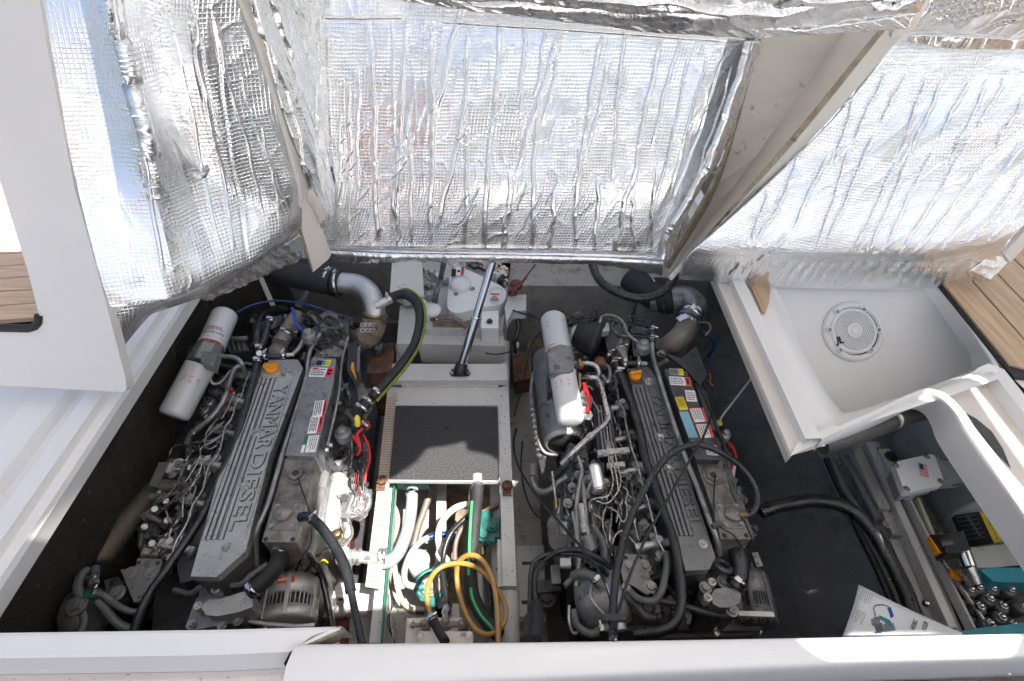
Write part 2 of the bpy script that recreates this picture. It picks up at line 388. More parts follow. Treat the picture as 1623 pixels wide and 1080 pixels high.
# dark lined hull sides
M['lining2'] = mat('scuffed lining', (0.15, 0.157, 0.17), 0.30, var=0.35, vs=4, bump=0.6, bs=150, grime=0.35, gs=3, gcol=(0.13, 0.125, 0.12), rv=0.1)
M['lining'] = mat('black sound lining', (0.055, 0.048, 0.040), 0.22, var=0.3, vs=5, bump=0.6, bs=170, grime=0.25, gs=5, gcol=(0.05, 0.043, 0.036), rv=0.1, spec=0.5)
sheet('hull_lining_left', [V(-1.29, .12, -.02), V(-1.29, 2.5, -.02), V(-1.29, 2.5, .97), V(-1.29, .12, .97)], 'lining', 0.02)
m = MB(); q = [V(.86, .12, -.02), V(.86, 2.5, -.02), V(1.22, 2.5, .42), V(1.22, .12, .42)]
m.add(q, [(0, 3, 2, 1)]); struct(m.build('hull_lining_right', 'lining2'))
m = MB(); q = [V(1.22, .12, .42), V(1.22, 2.5, .42), V(2.5, 2.5, .44), V(2.5, .12, .44)]
m.add(q, [(0, 3, 2, 1)]); struct(m.build('side_locker_floor', 'bilge'))
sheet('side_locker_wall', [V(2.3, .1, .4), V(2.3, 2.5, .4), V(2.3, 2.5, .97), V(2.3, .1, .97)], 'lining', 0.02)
sheet('far_bulkhead', [V(-1.6, 2.42, -.02), V(2.6, 2.42, -.02), V(2.6, 2.42, .98), V(-1.6, 2.42, .98)], 'bilge', 0.02)
sheet('near_bulkhead', [V(-1.6, .13, -.02), V(2.6, .13, -.02), V(2.6, .13, .9), V(-1.6, .13, .9)], 'redbr', 0.02)
sheet('dark_floor_left', rect(-1.285, -.95, .14, 2.4, .004), 'lining')  # dark sheet over the floor, blackening it beside the left engine
sheet('dark_floor_under', rect(-.95, -.52, .14, 2.4, .004), 'irondk')  # dark sheet over the floor, blackening it under the left engine
# deck seams on the linings (scratches and joints)
def lin2(x, y, off=.001):
    a_, b_, c_ = V(.86, 0, -.02), V(1.22, 0, .42), V(.86, 1, -.02); n_ = (b_ - a_).cross(c_ - a_).normalized()
    if n_.z < 0: n_ = -n_
    d = ray(x, y); return V(0, 0, CAMZ) + d * ((a_ + n_ * off - V(0, 0, CAMZ)).dot(n_) / d.dot(n_))
for a, b in (((1262, 745), (1316, 895)), ((1232, 850), (1296, 960)), ((1300, 735), (1322, 800)), ((1206, 880), (1240, 960)), ((1285, 925), (1390, 922)), ((1318, 830), (1370, 905))):
    struct(MB().beam(lin2(*a), lin2(*b), .0016, .0012).build('lining_seam', 'hosegrey'))
# ---- left rim of the bay: a stepped gelcoat gutter running fore and aft
def ln(a, b, z): return [P(a[0], a[1], z), P((a[0] + b[0]) / 2, (a[1] + b[1]) / 2, z), P(b[0], b[1], z)]
ZR = 1.0
def fa(X0, X1, z, y0=.1, y1=2.6): return [V(X0, y0, z), V((X0 + X1) / 2, (y0 + y1) / 2, z), V(X1, y1, z)]
eL = P(146, 700, ZR).x
struct(loft('left_bay_rim', [
    [V(eL - .22, y, .80) for y in (.1, 2.6)],
    [V(eL - .010, y, .93) for y in (.1, 2.6)], [V(eL, y, .985) for y in (.1, 2.6)], [V(eL - .004, y, 1.0) for y in (.1, 2.6)],
    [V(eL - .030, y, 1.004) for y in (.1, 2.6)],
    [V(eL - .034, y, 1.028) for y in (.1, 2.6)], [V(eL - .084, y, 1.03) for y in (.1, 2.6)],
    [V(eL - .09, y, .985) for y in (.1, 2.6)], [V(eL - .165, y, .972) for y in (.1, 2.6)],
    [V(eL - .18, y, 1.0) for y in (.1, 2.6)], [V(eL - .27, y, 1.005) for y in (.1, 2.6)],
    [V(eL - .30, y, .97) for y in (.1, 2.6)], [V(eL - 2.2, y, .965) for y in (.1, 2.6)]], 'gel'))
# ---- side deck seen through the window of the white lid: sunlit teak planks
ad = V(1, .12, 0).normalized()
for i in range(16):
    y = 1.35 + i * .082
    m = MB(); m.box(V(-2.15, y - .02, 1.0), 1.1, .076, .02, ad, m=0)
    o = m.build('deck_plank', 'teakx', bevel=.002); struct(o)
sheet('side_deck_left', rect(-2.9, -1.52, 1.2, 2.9, .98), 'caulk')
# ---- behind the camera: the sunlit after deck the foil looks out on
sheet('after_deck', rect(-3.4, 3.8, -5.5, -.35, .95), 'gelgrey')
for i in range(8):
    sheet('after_deck_plank', rect(-1.9 + i * .14, -1.9 + i * .14 + .13, -4.5, -1.4, .965), 'teakx')
sheet('reflected_brown_panel', [V(-1.95, -2.3, .95), V(-.95, -2.3, .95), V(-.95, -2.4, 2.0), V(-1.95, -2.4, 2.0)], 'mahogany', .04)  # unseen upright panel, added to give the foil red-brown reflections
sheet('reflected_dark_panel', [V(-2.9, -1.6, .96), V(-2.2, -1.6, .96), V(-2.2, -1.7, 1.9), V(-2.9, -1.7, 1.9)], 'deckdark', .04)  # unseen dark upright, added so the foil has something dark to reflect
sheet('sole_under_camera', rect(-3.2, 3.6, -.36, .3, .86), 'deckdark')
sheet('deck_beyond', rect(-3.4, 3.8, 2.45, 7, 1.0), 'gel')
sheet('far_right_deck', rect(2.85, 3.8, -.3, 7, 1.0), 'gel')
sheet('far_left_deck', rect(-3.6, -2.9, -.3, 7, .97), 'gel')

# ================================================================== rim of the bay, near side
# left length: a cream coaming with a sloping inner shelf and a dirty lower gutter
def frontrow(pts): return [P(x, y, z) for x, y, z in pts]
fc = thing('coaming', 'cream dirt-speckled coaming along the near left edge of the bay, with a raw cut end', 'coaming', P(250, 1020, 1.0))
def XY(x, dy, z): return V(x, dy, z)
yA = P(250, 999, 1.0).y
xe = [P(-140, 1003, 1).x, P(150, 1000, 1).x, P(350, 997, 1).x, P(540, 993, 1).x]
ys = [P(-140, 1005, 1).y, P(150, 1001, 1).y, P(350, 998, 1).y, P(538, 993, 1).y]
def fl(dy, z, cut=0.0): return [V(x - (cut if i == 3 else 0), y + dy, z) for i, (x, y) in enumerate(zip(xe, ys))]
loft('top_face', [fl(.012, .88), fl(.004, .985), fl(0, .998), fl(-.006, 1.0), fl(-.045, .985, .10), fl(-.058, .95, .12), fl(-.062, .93, .12)], 'gel', fc)
loft('gutter', [fl(-.0625, .931, .12), fl(-.068, .90, .12), fl(-.115, .885, .10), fl(-.13, .89, .10), fl(-.132, .87, .1)], 'geldirty', fc)
tip = MB(); tp = [P(538, 993, 1.0), P(533, 1003, .99), P(476, 1030, .985), P(468, 1028, .99), P(455, 1036, .97), P(500, 1012, .995)]
tip.prism([P(540, 992, 1.001), P(531, 1006, .99), P(500, 1020, .985), P(470, 1034, .98), P(462, 1031, .985), P(496, 1008, .998)], .05); tip.build('raw_edge', 'rawply', fc, bevel=.004)
tip = MB(); tip.prism([P(531, 1008, .93), P(531, 1022, .93), P(470, 1034, .93), P(496, 1018, .93)], .06); tip.build('flange_side', 'gel', fc, bevel=.004)
# teak strip at the very bottom
sheet('teak_sole_near', [P(150, 1077, .885), P(462, 1071, .885), P(462, 1100, .885), P(150, 1100, .885)], 'teakx')
struct(MB().box(P(310, 1074.5, .886), P(460, 1074, .89).x - P(150, 1074, .89).x, .006, .008, V(1, .03, 0)).build('caulk_line', 'caulk'))
# right length: rounded white coaming
wc = thing('coaming', 'long white rounded coaming across the near right edge, with sunlit patch and brown smear', 'coaming', P(1050, 1040, 1.0))
xs2 = [(468, 1021), (482, 1019.5), (800, 1018), (1100, 1013), (1400, 1008), (1800, 999)]
def wl(dy, z, e0=0.0, e1=0.0):
    out = []
    for i, (x, y) in enumerate(xs2):
        p = P(x, y, 1.0); out.append(V(p.x + (e0 if i == 0 else e1 if i == 1 else 0), p.y + dy * max(.42, .68 - .26 * p.x), z))
    return out
prof = [(.006, .86, .02, .02), (.003, .98, .010, .008), (0, .998, .006, 0), (-.010, 1.003, 0, 0), (-.05, .998, -.008, -.002), (-.085, .990, -.008, 0), (-.097, .982, .002, .004), (-.102, .955, .020, .015), (-.103, .90, .04, .03), (-.103, .83, .04, .03)]
loft('top_face', [wl(a, b, c, d) for a, b, c, d in prof], 'gel', wc, sub=2, smooth=True)
e = MB(); vs = [wl(a, b, c, d)[0] for a, b, c, d in prof]; e.add(vs, [tuple(range(len(vs)))]); e.build('end_cap', 'gel', wc)
sm = MB()
for k in range(26):
    x = 1226 + random.gauss(0, 2.6); y = 1024 + random.uniform(-7, 34) ; s_ = random.uniform(.6, 1.7)
    p = P(x, 1013 + (y - 1013), .998 - max(0, (y - 1030)) * .0013); sm.ball(p, .0012 * s_, (1, 1.6, .35), 6)
sm.build('brown_smear', 'rust', wc)
# drops of water and chips on the dark sole in front
for i, (x, y, r) in enumerate(((1303, 1073, 3.2), (1216, 1078, 2.2), (1600, 1068, 2))):
    p = P(x, y, .865)
    o = MB().ball(p, .0045 * r / 2.5, (1.3, 1, .3), 8).build('paint_chip', 'white')
    tag(o, ['largest white chip on the dark sole below the white coaming', 'small white chip left of the largest one on the dark sole', 'small white chip at the right end of the dark sole'][i], 'chip', 'white chips on the dark sole')

# ================================================================== speaker well and side locker opening on the right
eR = P(1253, 722, ZR).x     # inner edge of the bay on this side
ynear = P(1253, 722, ZR).y; yfar = 2.5
def fr(X, z, ya=None, yb=None): return [V(X, ya if ya is not None else ynear, z), V(X, yb if yb else yfar, z)]
wm = thing('moulding', 'white deck moulding round the recessed grey speaker well beside the engine bay', 'deck moulding', (eR, 1.2, 1.0))
loft('edge_lip', [fr(eR + .10, .86, ynear + .1), fr(eR + .004, .955, ynear + .004), fr(eR, .99), fr(eR + .003, 1.0), fr(eR + .040, 1.003, ynear + .02)], 'gelcream', wm)
y2 = P(1271, 695, 1.03).y
loft('raised_strip', [[V(eR + .040, y2, 1.003), V(eR + .040, yfar, 1.003)], [V(eR + .043, y2, 1.028), V(eR + .043, yfar, 1.028)], [V(eR + .085, y2, 1.03), V(eR + .085, yfar, 1.03)], [V(eR + .09, y2, 1.02), V(eR + .09, yfar, 1.02)], [V(eR + .092, y2, .965), V(eR + .092, yfar, .965)]], 'gel', wm)
# trough, well edge and well floor: four loops of eight corners
def loop(cs, z): return [P(x, y, z) for x, y in cs]
Wfl = [(1322, 688), (1240, 484), (1222, 448), (1222, 380), (1430, 380), (1462, 452), (1541, 566), (1545, 590)]
Wed = [(1304, 691), (1214, 492), (1198, 455), (1198, 380), (1450, 380), (1492, 455), (1570, 572), (1572, 598)]
Wou = [(1294, 697), (1196, 492), (1186, 455), (1186, 380), (1460, 380), (1503, 455), (1583, 578), (1588, 600)]
W0 = P(1300, 452, .97); Wd = (P(1300, 676, .65) - W0); Wd.x = 0; WN = X_.cross(-Wd).normalized()
if WN.z < 0: WN = -WN
def PW(x, y, off=0.0):
    d = ray(x, y); o_ = CAMP - WN * off; return CAMP + d * ((W0 + WN * off - CAMP).dot(WN) / d.dot(WN))
CAMP = V(0, 0, CAMZ)
def smoothloop(pts, it=3):
    for _ in range(it):
        o = []
        for i in range(len(pts)):
            a, b = pts[i], pts[(i + 1) % len(pts)]; o += [a.lerp(b, .25), a.lerp(b, .75)]
        pts = o
    return pts
def subdiv(cs, keep=.07):
    o = []; n = len(cs)
    for i in range(n):
        a, b, c = Vector(cs[i - 1]).to_3d(), Vector(cs[i]).to_3d(), Vector(cs[(i + 1) % n]).to_3d()
        o += [b.lerp(a, keep), b.lerp(c, keep)]
    return [(p.x, p.y) for p in o]
def wl2(cs, z): return smoothloop(loop(subdiv(cs), z), 2)
mbw = MB()
def wlp(cs, off=0.0): return smoothloop([PW(x, y, off) for x, y in subdiv(cs)], 2)
Fl = wlp(Wfl); n = len(Fl); A = wl2(Wed, .985); O1 = wl2(Wou, .984); cF = sum(Fl, Vector()) / n
def mixz(a, b, t, tz): p = a.lerp(b, t); return V(p.x, p.y, a.z + (b.z - a.z) * tz)
rings = [O1, A, [mixz(a, b, .22, .05) for a, b in zip(A, Fl)], [mixz(a, b, .5, .25) for a, b in zip(A, Fl)], [mixz(a, b, .75, .6) for a, b in zip(A, Fl)], [mixz(a, b, .93, .9) for a, b in zip(A, Fl)], [a.lerp(cF, .02) for a in Fl]]
vs = [p for r_ in rings for p in r_]
fs = [(j * n + i, j * n + (i + 1) % n, (j + 1) * n + (i + 1) % n, (j + 1) * n + i) for j in range(len(rings) - 1) for i in range(n)]
mbw.add(vs, fs, 0, True); mbw.build('well_rim', 'gel', wm)
fl_ = MB(); fl_.add(rings[-1], [tuple(range(n))]); fl_.build('well_floor', 'gelgrey', wm)
# trough between raised strip and well
loft('trough', [[V(eR + .092, y2 + .012, .966), V(eR + .092, yfar, .966)], [p for p in (V(P(1287, 690, .985).x + .03, y2 + .012, .975), V(P(1186, 455, .985).x + .01, yfar, .975))]], 'gelcream', wm)
# small teak pad beside the well
tpd = MB(); tpd.prism([P(1188, 448, 1.0), P(1222, 448, 1.0), P(1219, 480, 1.0), P(1214, 494, 1.0), P(1208, 494, 1.0)], .015)
tag(tpd.build('teak_pad', 'teak', bevel=.002), 'small pointed teak pad between the raised white strip and the speaker well', 'teak pad')
# deck right of the well, up to the teak
loft('deck_side', [[P(1503, 455, .984), P(1583, 578, .984), P(1700, 690, .984)], [V(2.9, P(1503, 455, .98).y, .984), V(2.9, P(1583, 578, .98).y, .984), V(2.9, .3, .984)]], 'gel', wm)
loft('deck_far_side', [[P(1503, 455, .9842), V(P(1503, 455, .98).x, 2.5, .9842)], [V(2.9, P(1503, 455, .98).y, .9842), V(2.9, 2.5, .9842)]], 'gel', wm)
# --- locker opening: coaming ring  (inner edge, top of its face, outer edge)
I0 = [(1253, 722), (1290, 712), (1380, 678), (1440, 650), (1462, 648), (1478, 656), (1490, 674), (1503, 705), (1563, 794), (1640, 905), (1700, 990)]
T0 = [(1256, 717), (1297, 696), (1374, 662), (1436, 632), (1464, 623), (1488, 630), (1512, 652), (1532, 682), (1571, 739), (1645, 847), (1705, 935)]
T1 = [(1266, 703), (1308, 682), (1385, 649), (1442, 624), (1468, 616), (1498, 624), (1526, 650), (1548, 682), (1588, 732), (1650, 805), (1720, 890)]
cur = lambda pts: catmull(pts, 5)
ZI = [.993, .975, .95, .935] + [.93] * 7; ci = cur([P(x, y, z) for (x, y), z in zip(I0, ZI)]); t0 = cur([P(x, y, 1.0) for x, y in T0]); t1 = cur([P(x, y, 1.0) for x, y in T1])
low = [V(p.x - .004, p.y + .016, p.z - .025) for p in ci]
LC = [low, ci, [mixz(a, b, .55, .80) for a, b in zip(ci, t0)], [mixz(a, b, .92, .99) for a, b in zip(ci, t0)], [a.lerp(b, .10) + V(0, 0, .003) for a, b in zip(t0, t1)], [a.lerp(b, .9) + V(0, 0, .003) for a, b in zip(t0, t1)], [V(p.x, p.y, .996) for p in t1], [V(p.x, p.y, max(.948, .993 - .045 * max(0, min(1, (k - 16) / 9)))) for k, p in enumerate(t1)]]
loft('locker_coaming', LC, 'gelcoam', wm, smooth=True)
t2 = [V(p.x, p.y, max(.949, .994 - .045 * max(0, min(1, (k - 16) / 9)))) for k, p in enumerate(t1)]
MB().prism(px([(1252, 723), (1262, 704), (1274, 694), (1300, 681), (1323, 673), (1334, 681), (1312, 692), (1288, 707)], 1.006), .012).build('flange_corner', 'gelcoam', wm, bevel=.008, seg=3)
# trough between the locker coaming and the deck edge strip
g1 = [P(x, y, z) for x, y, z in ((1298, 690, .992), (1400, 648, .990), (1470, 620, .985), (1540, 592, .965), (1560, 606, .95), (1600, 660, .95), (1650, 725, .95), (1720, 815, .95))]
g0 = [t2[5 * k] for k in (1, 2, 4, 5, 6, 8, 9, 10)]
loft('trough_floor', [g0, g1], 'gelcream', wm)
h1 = [V(p.x + .012, p.y + .006, .984) for p in g1[3:]]; h2 = [V(p.x + .05, p.y + .02, .990) for p in g1[3:]]
loft('bright_step', [g1[3:], h1, h2, [V(p.x, p.y, .982) for p in h2]], 'gel', wm)
arc = MB(); cs = [(1524, 651), (1548, 664), (1572, 684), (1590, 712), (1602, 742), (1590, 728), (1560, 694)]
arc.prism([P(x, y, .958) for x, y in cs], .002); arc.build('arched_recess', 'lining', wm)
# grey foil-wrapped duct under the near edge of the well
du = thing('duct', 'grey foil wrapped duct tucked under the near lip of the speaker well', 'duct', P(1380, 700, .84))
dp = catmull([P(1302, 706, .85), P(1340, 694, .85), (P(1400, 673, .85)), P(1448, 655, .85), P(1486, 654, .85), P(1510, 690, .82)], 8)
MB().tube(dp, .03, 14).build('duct_wrap', 'foam', du)
# --- teak deck planks on the right
tk = [[(1490, 452), (1606, 594), (1700, 594), (1640, 560), (1531, 434), (1490, 434)]]
def plank(a, b, c, d, name='deck_plank'):
    m = MB(); m.prism([a, b, c, d], .02); return struct(m.build(name, 'teak', bevel=.0015))
k1 = P(1490, 445, 1.004); k2 = P(1612, 594, 1.004); dirk = (k2 - k1).normalized(); per = V(-dirk.y, dirk.x, 0) * -1
if per.x < 0: per = -per
wp = abs((P(1531, 434, 1.004) - k1).dot(per)); 
for i in range(9):
    a = k1 + per * (wp * i + .004) - dirk * 1.2; b = k1 + per * (wp * (i + 1) - .004) - dirk * 1.2
    ex = .0 if i == 0 else .03
    ln_ = (k2 - k1).length + 1.2 + wp * i * .7
    plank(a, b, b + dirk * ln_, a + dirk * (ln_ - (wp * .35 if i == 0 else 0)))
ck = MB(); ck.prism([k1 - per * .006 - dirk * 1.2, k1 + per * wp * 9 - dirk * 1.2, k1 + per * wp * 9 + dirk * (ln_ + .0), k1 + per * (wp * .9) + dirk * ((k2 - k1).length + .012), k1 - per * .006 + dirk * ((k2 - k1).length + .004)], .012, 0)
for i_, p_ in enumerate(ck.v): ck.v[i_] = (p_[0], p_[1], p_[2] - .007)
struct(ck.build('deck_caulking', 'caulk'))
# ---- speaker
sc_ = PW(1351, 526, .0); RO = 48 * (sc_ - CAMP).dot(V(0, C45, -C45)) / 850
SX, SY, SZ = X_, WN.cross(X_).normalized(), WN
def S3(x, y, z): return sc_ + SX * x + SY * y + SZ * z
sp = thing('speaker', 'round white marine speaker with slotted grille set in the grey well floor', 'speaker', sc_)
MB().lathe(sc_, SZ, [(RO, 0), (RO, .006), (RO * .97, .012), (RO * .82, .020), (RO * .79, .008), (RO * .70, .008), (RO * .70, 0)], 56).build('outer_ring', 'grille', sp)
MB().lathe(S3(0, 0, .004), SZ, [(RO * .81, .004), (RO * .81, .0055)], 40).build('shadow_gap', 'plasblk', sp)
ox = -.07 * RO; oy = .0
MB().lathe(S3(ox, oy, .008), SZ, [(RO * .765, 0), (RO * .765, .012), (RO * .72, .017), (RO * .655, .017), (RO * .655, .006)], 56).build('inner_ring', 'grille', sp)
MB().lathe(S3(ox, oy, .008), SZ, [(RO * .66, 0), (RO * .66, .003)], 40).build('cone', 'plasblk', sp)
gd = (SX * -.42 + SY * .9).normalized(); gp = gd.cross(SZ)
for i in range(-9, 10):
    off = i * RO * .070; hl = math.sqrt(max(0, (RO * .665) ** 2 - off ** 2))
    if hl < RO * .1: continue
    MB().box(S3(ox, oy, .020) + gp * off, RO * .040, hl * 2, .006, gp, gd).build('grille_slat', 'grille', sp)
MB().lathe(S3(ox, oy, .018), SZ, [(RO * .25, 0), (RO * .25, .008), (RO * .185, .009), (RO * .175, .006), (RO * .14, .006), (RO * .13, .009), (0, .009)], 28).build('centre_cap', 'grille', sp)
for a in (62, 2, -52, 128, 178, -128):
    p = S3(ox + math.cos(R(a)) * RO * .80, oy + math.sin(R(a)) * RO * .80, 0)
    MB().lathe(p, SZ, [(RO * .10, .004), (RO * .10, .022), (RO * .085, .025), (0, .024)], 14).build('screw_boss', 'grille', sp)
    MB().lathe(p, SZ, [(RO * .055, .0235), (RO * .055, .0262), (0, .0262)], 10).build('screw', 'pipe', sp)
text('logo', 'JL', S3(ox - RO * .60, -RO * .42, .0245), (SX + SY * .1), SY, RO * .30, 'ink', sp, .0006, .0016)
# ================================================================== foil lined hatch lids
def proj(a):                      # numpy (n,3) points to photo pixels
    y = a[:, 1]; z = a[:, 2] - CAMZ
    dep = y * C45 - z * C45; up = y * C45 + z * C45
    return 811.5 + 850 * a[:, 0] / dep, 540 - 850 * up / dep
rng = np.random.RandomState(5)
def vnoise(x, y, seed):
    r = np.random.RandomState(seed); T = r.rand(256, 256)
    xi = np.floor(x).astype(int); yi = np.floor(y).astype(int); fx = x - xi; fy = y - yi
    fx = fx * fx * (3 - 2 * fx); fy = fy * fy * (3 - 2 * fy)
    g = lambda i, j: T[i % 256, j % 256]
    return (g(xi, yi) * (1 - fx) + g(xi + 1, yi) * fx) * (1 - fy) + (g(xi, yi + 1) * (1 - fx) + g(xi + 1, yi + 1) * fx) * fy
def polyat(pts, n):               # resample list of Vectors by arc length
    L = [0.0]
    for a, b in zip(pts, pts[1:]): L.append(L[-1] + (b - a).length)
    out = []
    for i in range(n):
        d = L[-1] * i / (n - 1); j = 0
        while j < len(L) - 2 and L[j + 1] < d: j += 1
        t = (d - L[j]) / max(1e-9, L[j + 1] - L[j]); out.append(pts[j].lerp(pts[j + 1], min(1, t)))
    return np.array([tuple(p) for p in out])
def foil(name, rows, nu, nv, parent, material='foil', ridges=(), amp=.004, crease=.002, seed=1, vscale=(7, 2.2), uvs=1.0, thick=.02, belly=0.0, fold=0.0, sag=0.0):
    """rows: list of polylines (world Vectors) from top to bottom; a smooth sheet through them, crumpled"""
    Rr = [polyat(r, nu) for r in rows]
    if len(rows) > 2:
        k = len(rows); q = [2 * Rr[0] - Rr[1]] + Rr + [2 * Rr[-1] - Rr[-2]]; G = []
        for j in range(nv):
            s = j / (nv - 1) * (k - 1); i = min(int(s), k - 2); t = s - i; a, b, c, d = q[i], q[i + 1], q[i + 2], q[i + 3]
            G.append(0.5 * ((2 * b) + (c - a) * t + (2 * a - 5 * b + 4 * c - d) * t * t + (3 * b - a - 3 * c + d) * t ** 3))
        G = np.array(G)
    else:
        t = np.linspace(0, 1, nv)[:, None, None]; G = Rr[0][None] * (1 - t) + Rr[1][None] * t
    du = np.gradient(G, axis=1); dv = np.gradient(G, axis=0)
    N = np.cross(dv, du); N /= np.linalg.norm(N, axis=2, keepdims=True) + 1e-9
    if N[..., 1].mean() > 0: N = -N
    W = np.cumsum(np.linalg.norm(du, axis=2), axis=1); H = np.cumsum(np.linalg.norm(dv, axis=2), axis=0)
    U = W; Vv = H
    px_, py_ = proj(G.reshape(-1, 3)); px_ = px_.reshape(nv, nu); py_ = py_.reshape(nv, nu)
    uu = np.linspace(0, 1, nu)[None, :]; vv = np.linspace(0, 1, nv)[:, None]
    h = np.zeros((nv, nu)); PL = np.zeros((nv, nu))
    # broad sagging, long vertical drapes, sharp crumples
    h += amp * 2.2 * (vnoise(U * vscale[0] * .5 + 3, Vv * vscale[1] * .5 + 9, seed) - .5)
    h += amp * 1.2 * (vnoise(U * vscale[0] * 2 + 33 + .8 * Vv, Vv * vscale[1] + 9, seed + 1) - .5)
    rd = 1 - np.abs(2 * vnoise(U * vscale[0] * 3.1 + 1.5 * Vv, Vv * vscale[1] * 1.6, seed + 2) - 1); h += crease * 1.1 * rd ** 4
    rd = 1 - np.abs(2 * vnoise(U * vscale[0] * 5 - 5 * Vv, Vv * 14 + U * 9, seed + 3) - 1); h += crease * .8 * rd ** 6
    rd = 1 - np.abs(2 * vnoise(U * 55, Vv * 30, seed + 4) - 1); h += crease * .28 * rd ** 3
    for rg in ridges:
        (x0, y0), (x1, y1), wd, ht = rg[:4]
        wob = rg[4] if len(rg) > 4 else 1.5
        dx, dy = x1 - x0, y1 - y0; L = math.hypot(dx, dy); t = ((px_ - x0) * dx + (py_ - y0) * dy) / (L * L)
        d = ((px_ - x0) * dy - (py_ - y0) * dx) / L + wob * np.sin(t * 9 + x0) + wob * .5 * np.sin(t * 23 + y0 * 3)
        ins = np.clip(t / .13, 0, 1) * np.clip((1 - t) / .13, 0, 1)
        if ht > 0: prf = np.clip((wd - np.abs(d)) / (wd * .45), 0, 1); prf = prf * prf * (3 - 2 * prf)
        else: prf = np.exp(-(d / wd) ** 2) - .55 * np.exp(-((d - wd * 2.2) / (wd * 1.4)) ** 2)
        h += ht * prf * ins * (1.7 if ht > 0 else 1.0)
        if ht > 0: PL = np.maximum(PL, prf * ins)
    G = G + N * h[..., None]
    if belly: G = G + N * (belly * (np.sin(np.pi * uu) * np.sin(np.pi * np.clip(vv, 0, 1))))[..., None]
    me = bpy.data.meshes.new(name); L_ = np.array(rootloc(parent)); vsn = (G.reshape(-1, 3) - L_)
    me.vertices.add(nu * nv); me.vertices.foreach_set('co', vsn.ravel())
    i, j = np.meshgrid(np.arange(nu - 1), np.arange(nv - 1)); a = (j * nu + i).ravel()
    q = np.stack([a, a + nu, a + nu + 1, a + 1], 1)
    nf = len(q); me.loops.add(nf * 4); me.polygons.add(nf)
    me.loops.foreach_set('vertex_index', q.ravel().astype(np.int32)); me.polygons.foreach_set('loop_start', (np.arange(nf) * 4).astype(np.int32))
    me.polygons.foreach_set('use_smooth', np.ones(nf, bool)); me.update(calc_edges=True)
    uv = me.uv_layers.new(name='UVMap'); uvc = np.stack([U.ravel(), Vv.ravel()], 1)[q.ravel()] * uvs
    uv.data.foreach_set('uv', uvc.ravel().astype(np.float32))
    me.materials.append(M[material]); at = me.attributes.new('pleat', 'FLOAT', 'POINT'); at.data.foreach_set('value', PL.ravel().astype(np.float32))
    o = bpy.data.objects.new(name, me); COL.objects.link(o); o.parent = parent
    if thick:
        s = o.modifiers.new('t', 'SOLIDIFY'); s.thickness = thick; s.offset = -1 if True else 1
    return o
def row(*a): return [PY(x, y, Y) for x, y, Y in a]
# ---------------------------------------------------------------- centre lid
cl = thing('engine_hatch', 'raised centre hatch lid lined with pleated silver foil, propped over the middle of the bay', 'hatch lid', PY(780, 415, 1.6))
rg = []
for x0, y0, x1, y1, wd, ht in ((586, 30, 600, 400, 4.2, .0030), (568, 100, 566, 300, 2.5, .002), (553, 120, 554, 400, 3.5, .0022), (620, 30, 632, 380, 3, .0022), (646, 30, 622, 370, 5, .0032), (622, 300, 636, 400, 4, .003),
        (685, 30, 684, 400, 4.5, .0032), (733, 2, 690, 180, 4.5, .0035), (742, 150, 692, 370, 4.5, .0034), (740, 50, 738, 400, 4, .0028), (794, 34, 764, 400, 4.5, .003), (648, 180, 655, 400, 3.5, .0026),
        (832, 38, 824, 200, 3.5, .0024), (888, 45, 816, 280, 4.5, .0032), (812, 270, 798, 400, 4.5, .003), (866, 42, 848, 160, 3, .0024), (852, 150, 842, 400, 4, .003), (892, 46, 862, 200, 3.5, .0026), (880, 300, 872, 400, 4, .003),
        (954, 52, 912, 300, 4.5, .0034), (920, 230, 910, 400, 4.5, .0034), (968, 92, 926, 260, 3.5, .003), (990, 30, 968, 300, 3.5, .003), (950, 280, 942, 400, 3.5, .003), (1046, 60, 1000, 300, 4.5, .0036), (998, 290, 972, 402, 4, .0034),
        (1002, 310, 1004, 395, 3, .002), (1078, 55, 1030, 240, 3.5, .003), (1100, 60, 1022, 400, 2.6, .0026), (1122, 80, 1060, 320, 2.4, .0028), (1150, 90, 1066, 330, 2.6, .003), (1164, 100, 1100, 300, 2.4, .003), (1178, 130, 1080, 340, 3.5, .005),
        (1148, 70, 1100, 220, 2, .002), (1040, 260, 1030, 400, 3, .0028), (540, 180, 538, 330, 3, .002)):
    rg.append(((x0, y0), (x1, y1), wd, ht, 1.6))
for k in range(26):       # short slanting crumples
    x = random.uniform(540, 880); y = random.uniform(200, 380); rg.append(((x, y), (x + random.uniform(12, 40), y - random.uniform(25, 70)), 1.3, .0016, 1))
rg.append(((500, 28), (650, 28), 3, .002, .4)); rg.append(((660, 30), (1190, 66), 4, .0025, .5)); rg.append(((520, 396), (1050, 405), 3, -.003, .6))
Yt, Yb = 1.76, 1.58
foil('foil_lining', [row((516, -45, Yt + .02), (760, -45, Yt + .02), (1010, -45, Yt + .02), (1190, -40, Yt + .02), (1232, -45, Yt + .08)),
     row((518, 60, Yt - .03), (760, 60, Yt - .03), (1000, 65, Yt - .03), (1150, 70, Yt - .02), (1198, 70, Yt + .04)),
     row((521, 230, 1.67), (700, 230, 1.66), (900, 232, 1.66), (1080, 236, 1.66), (1132, 236, 1.74)),
     row((530, 300, 1.64), (700, 302, 1.62), (900, 306, 1.62), (1050, 318, 1.62), (1104, 310, 1.68)),
     row((508, 396, Yb + .01), (640, 402, Yb), (800, 404, Yb), (960, 408, Yb), (1052, 414, Yb + .02))], 620, 400, cl, ridges=rg, amp=.0028, crease=.0012, seed=11, vscale=(6, 1.3))
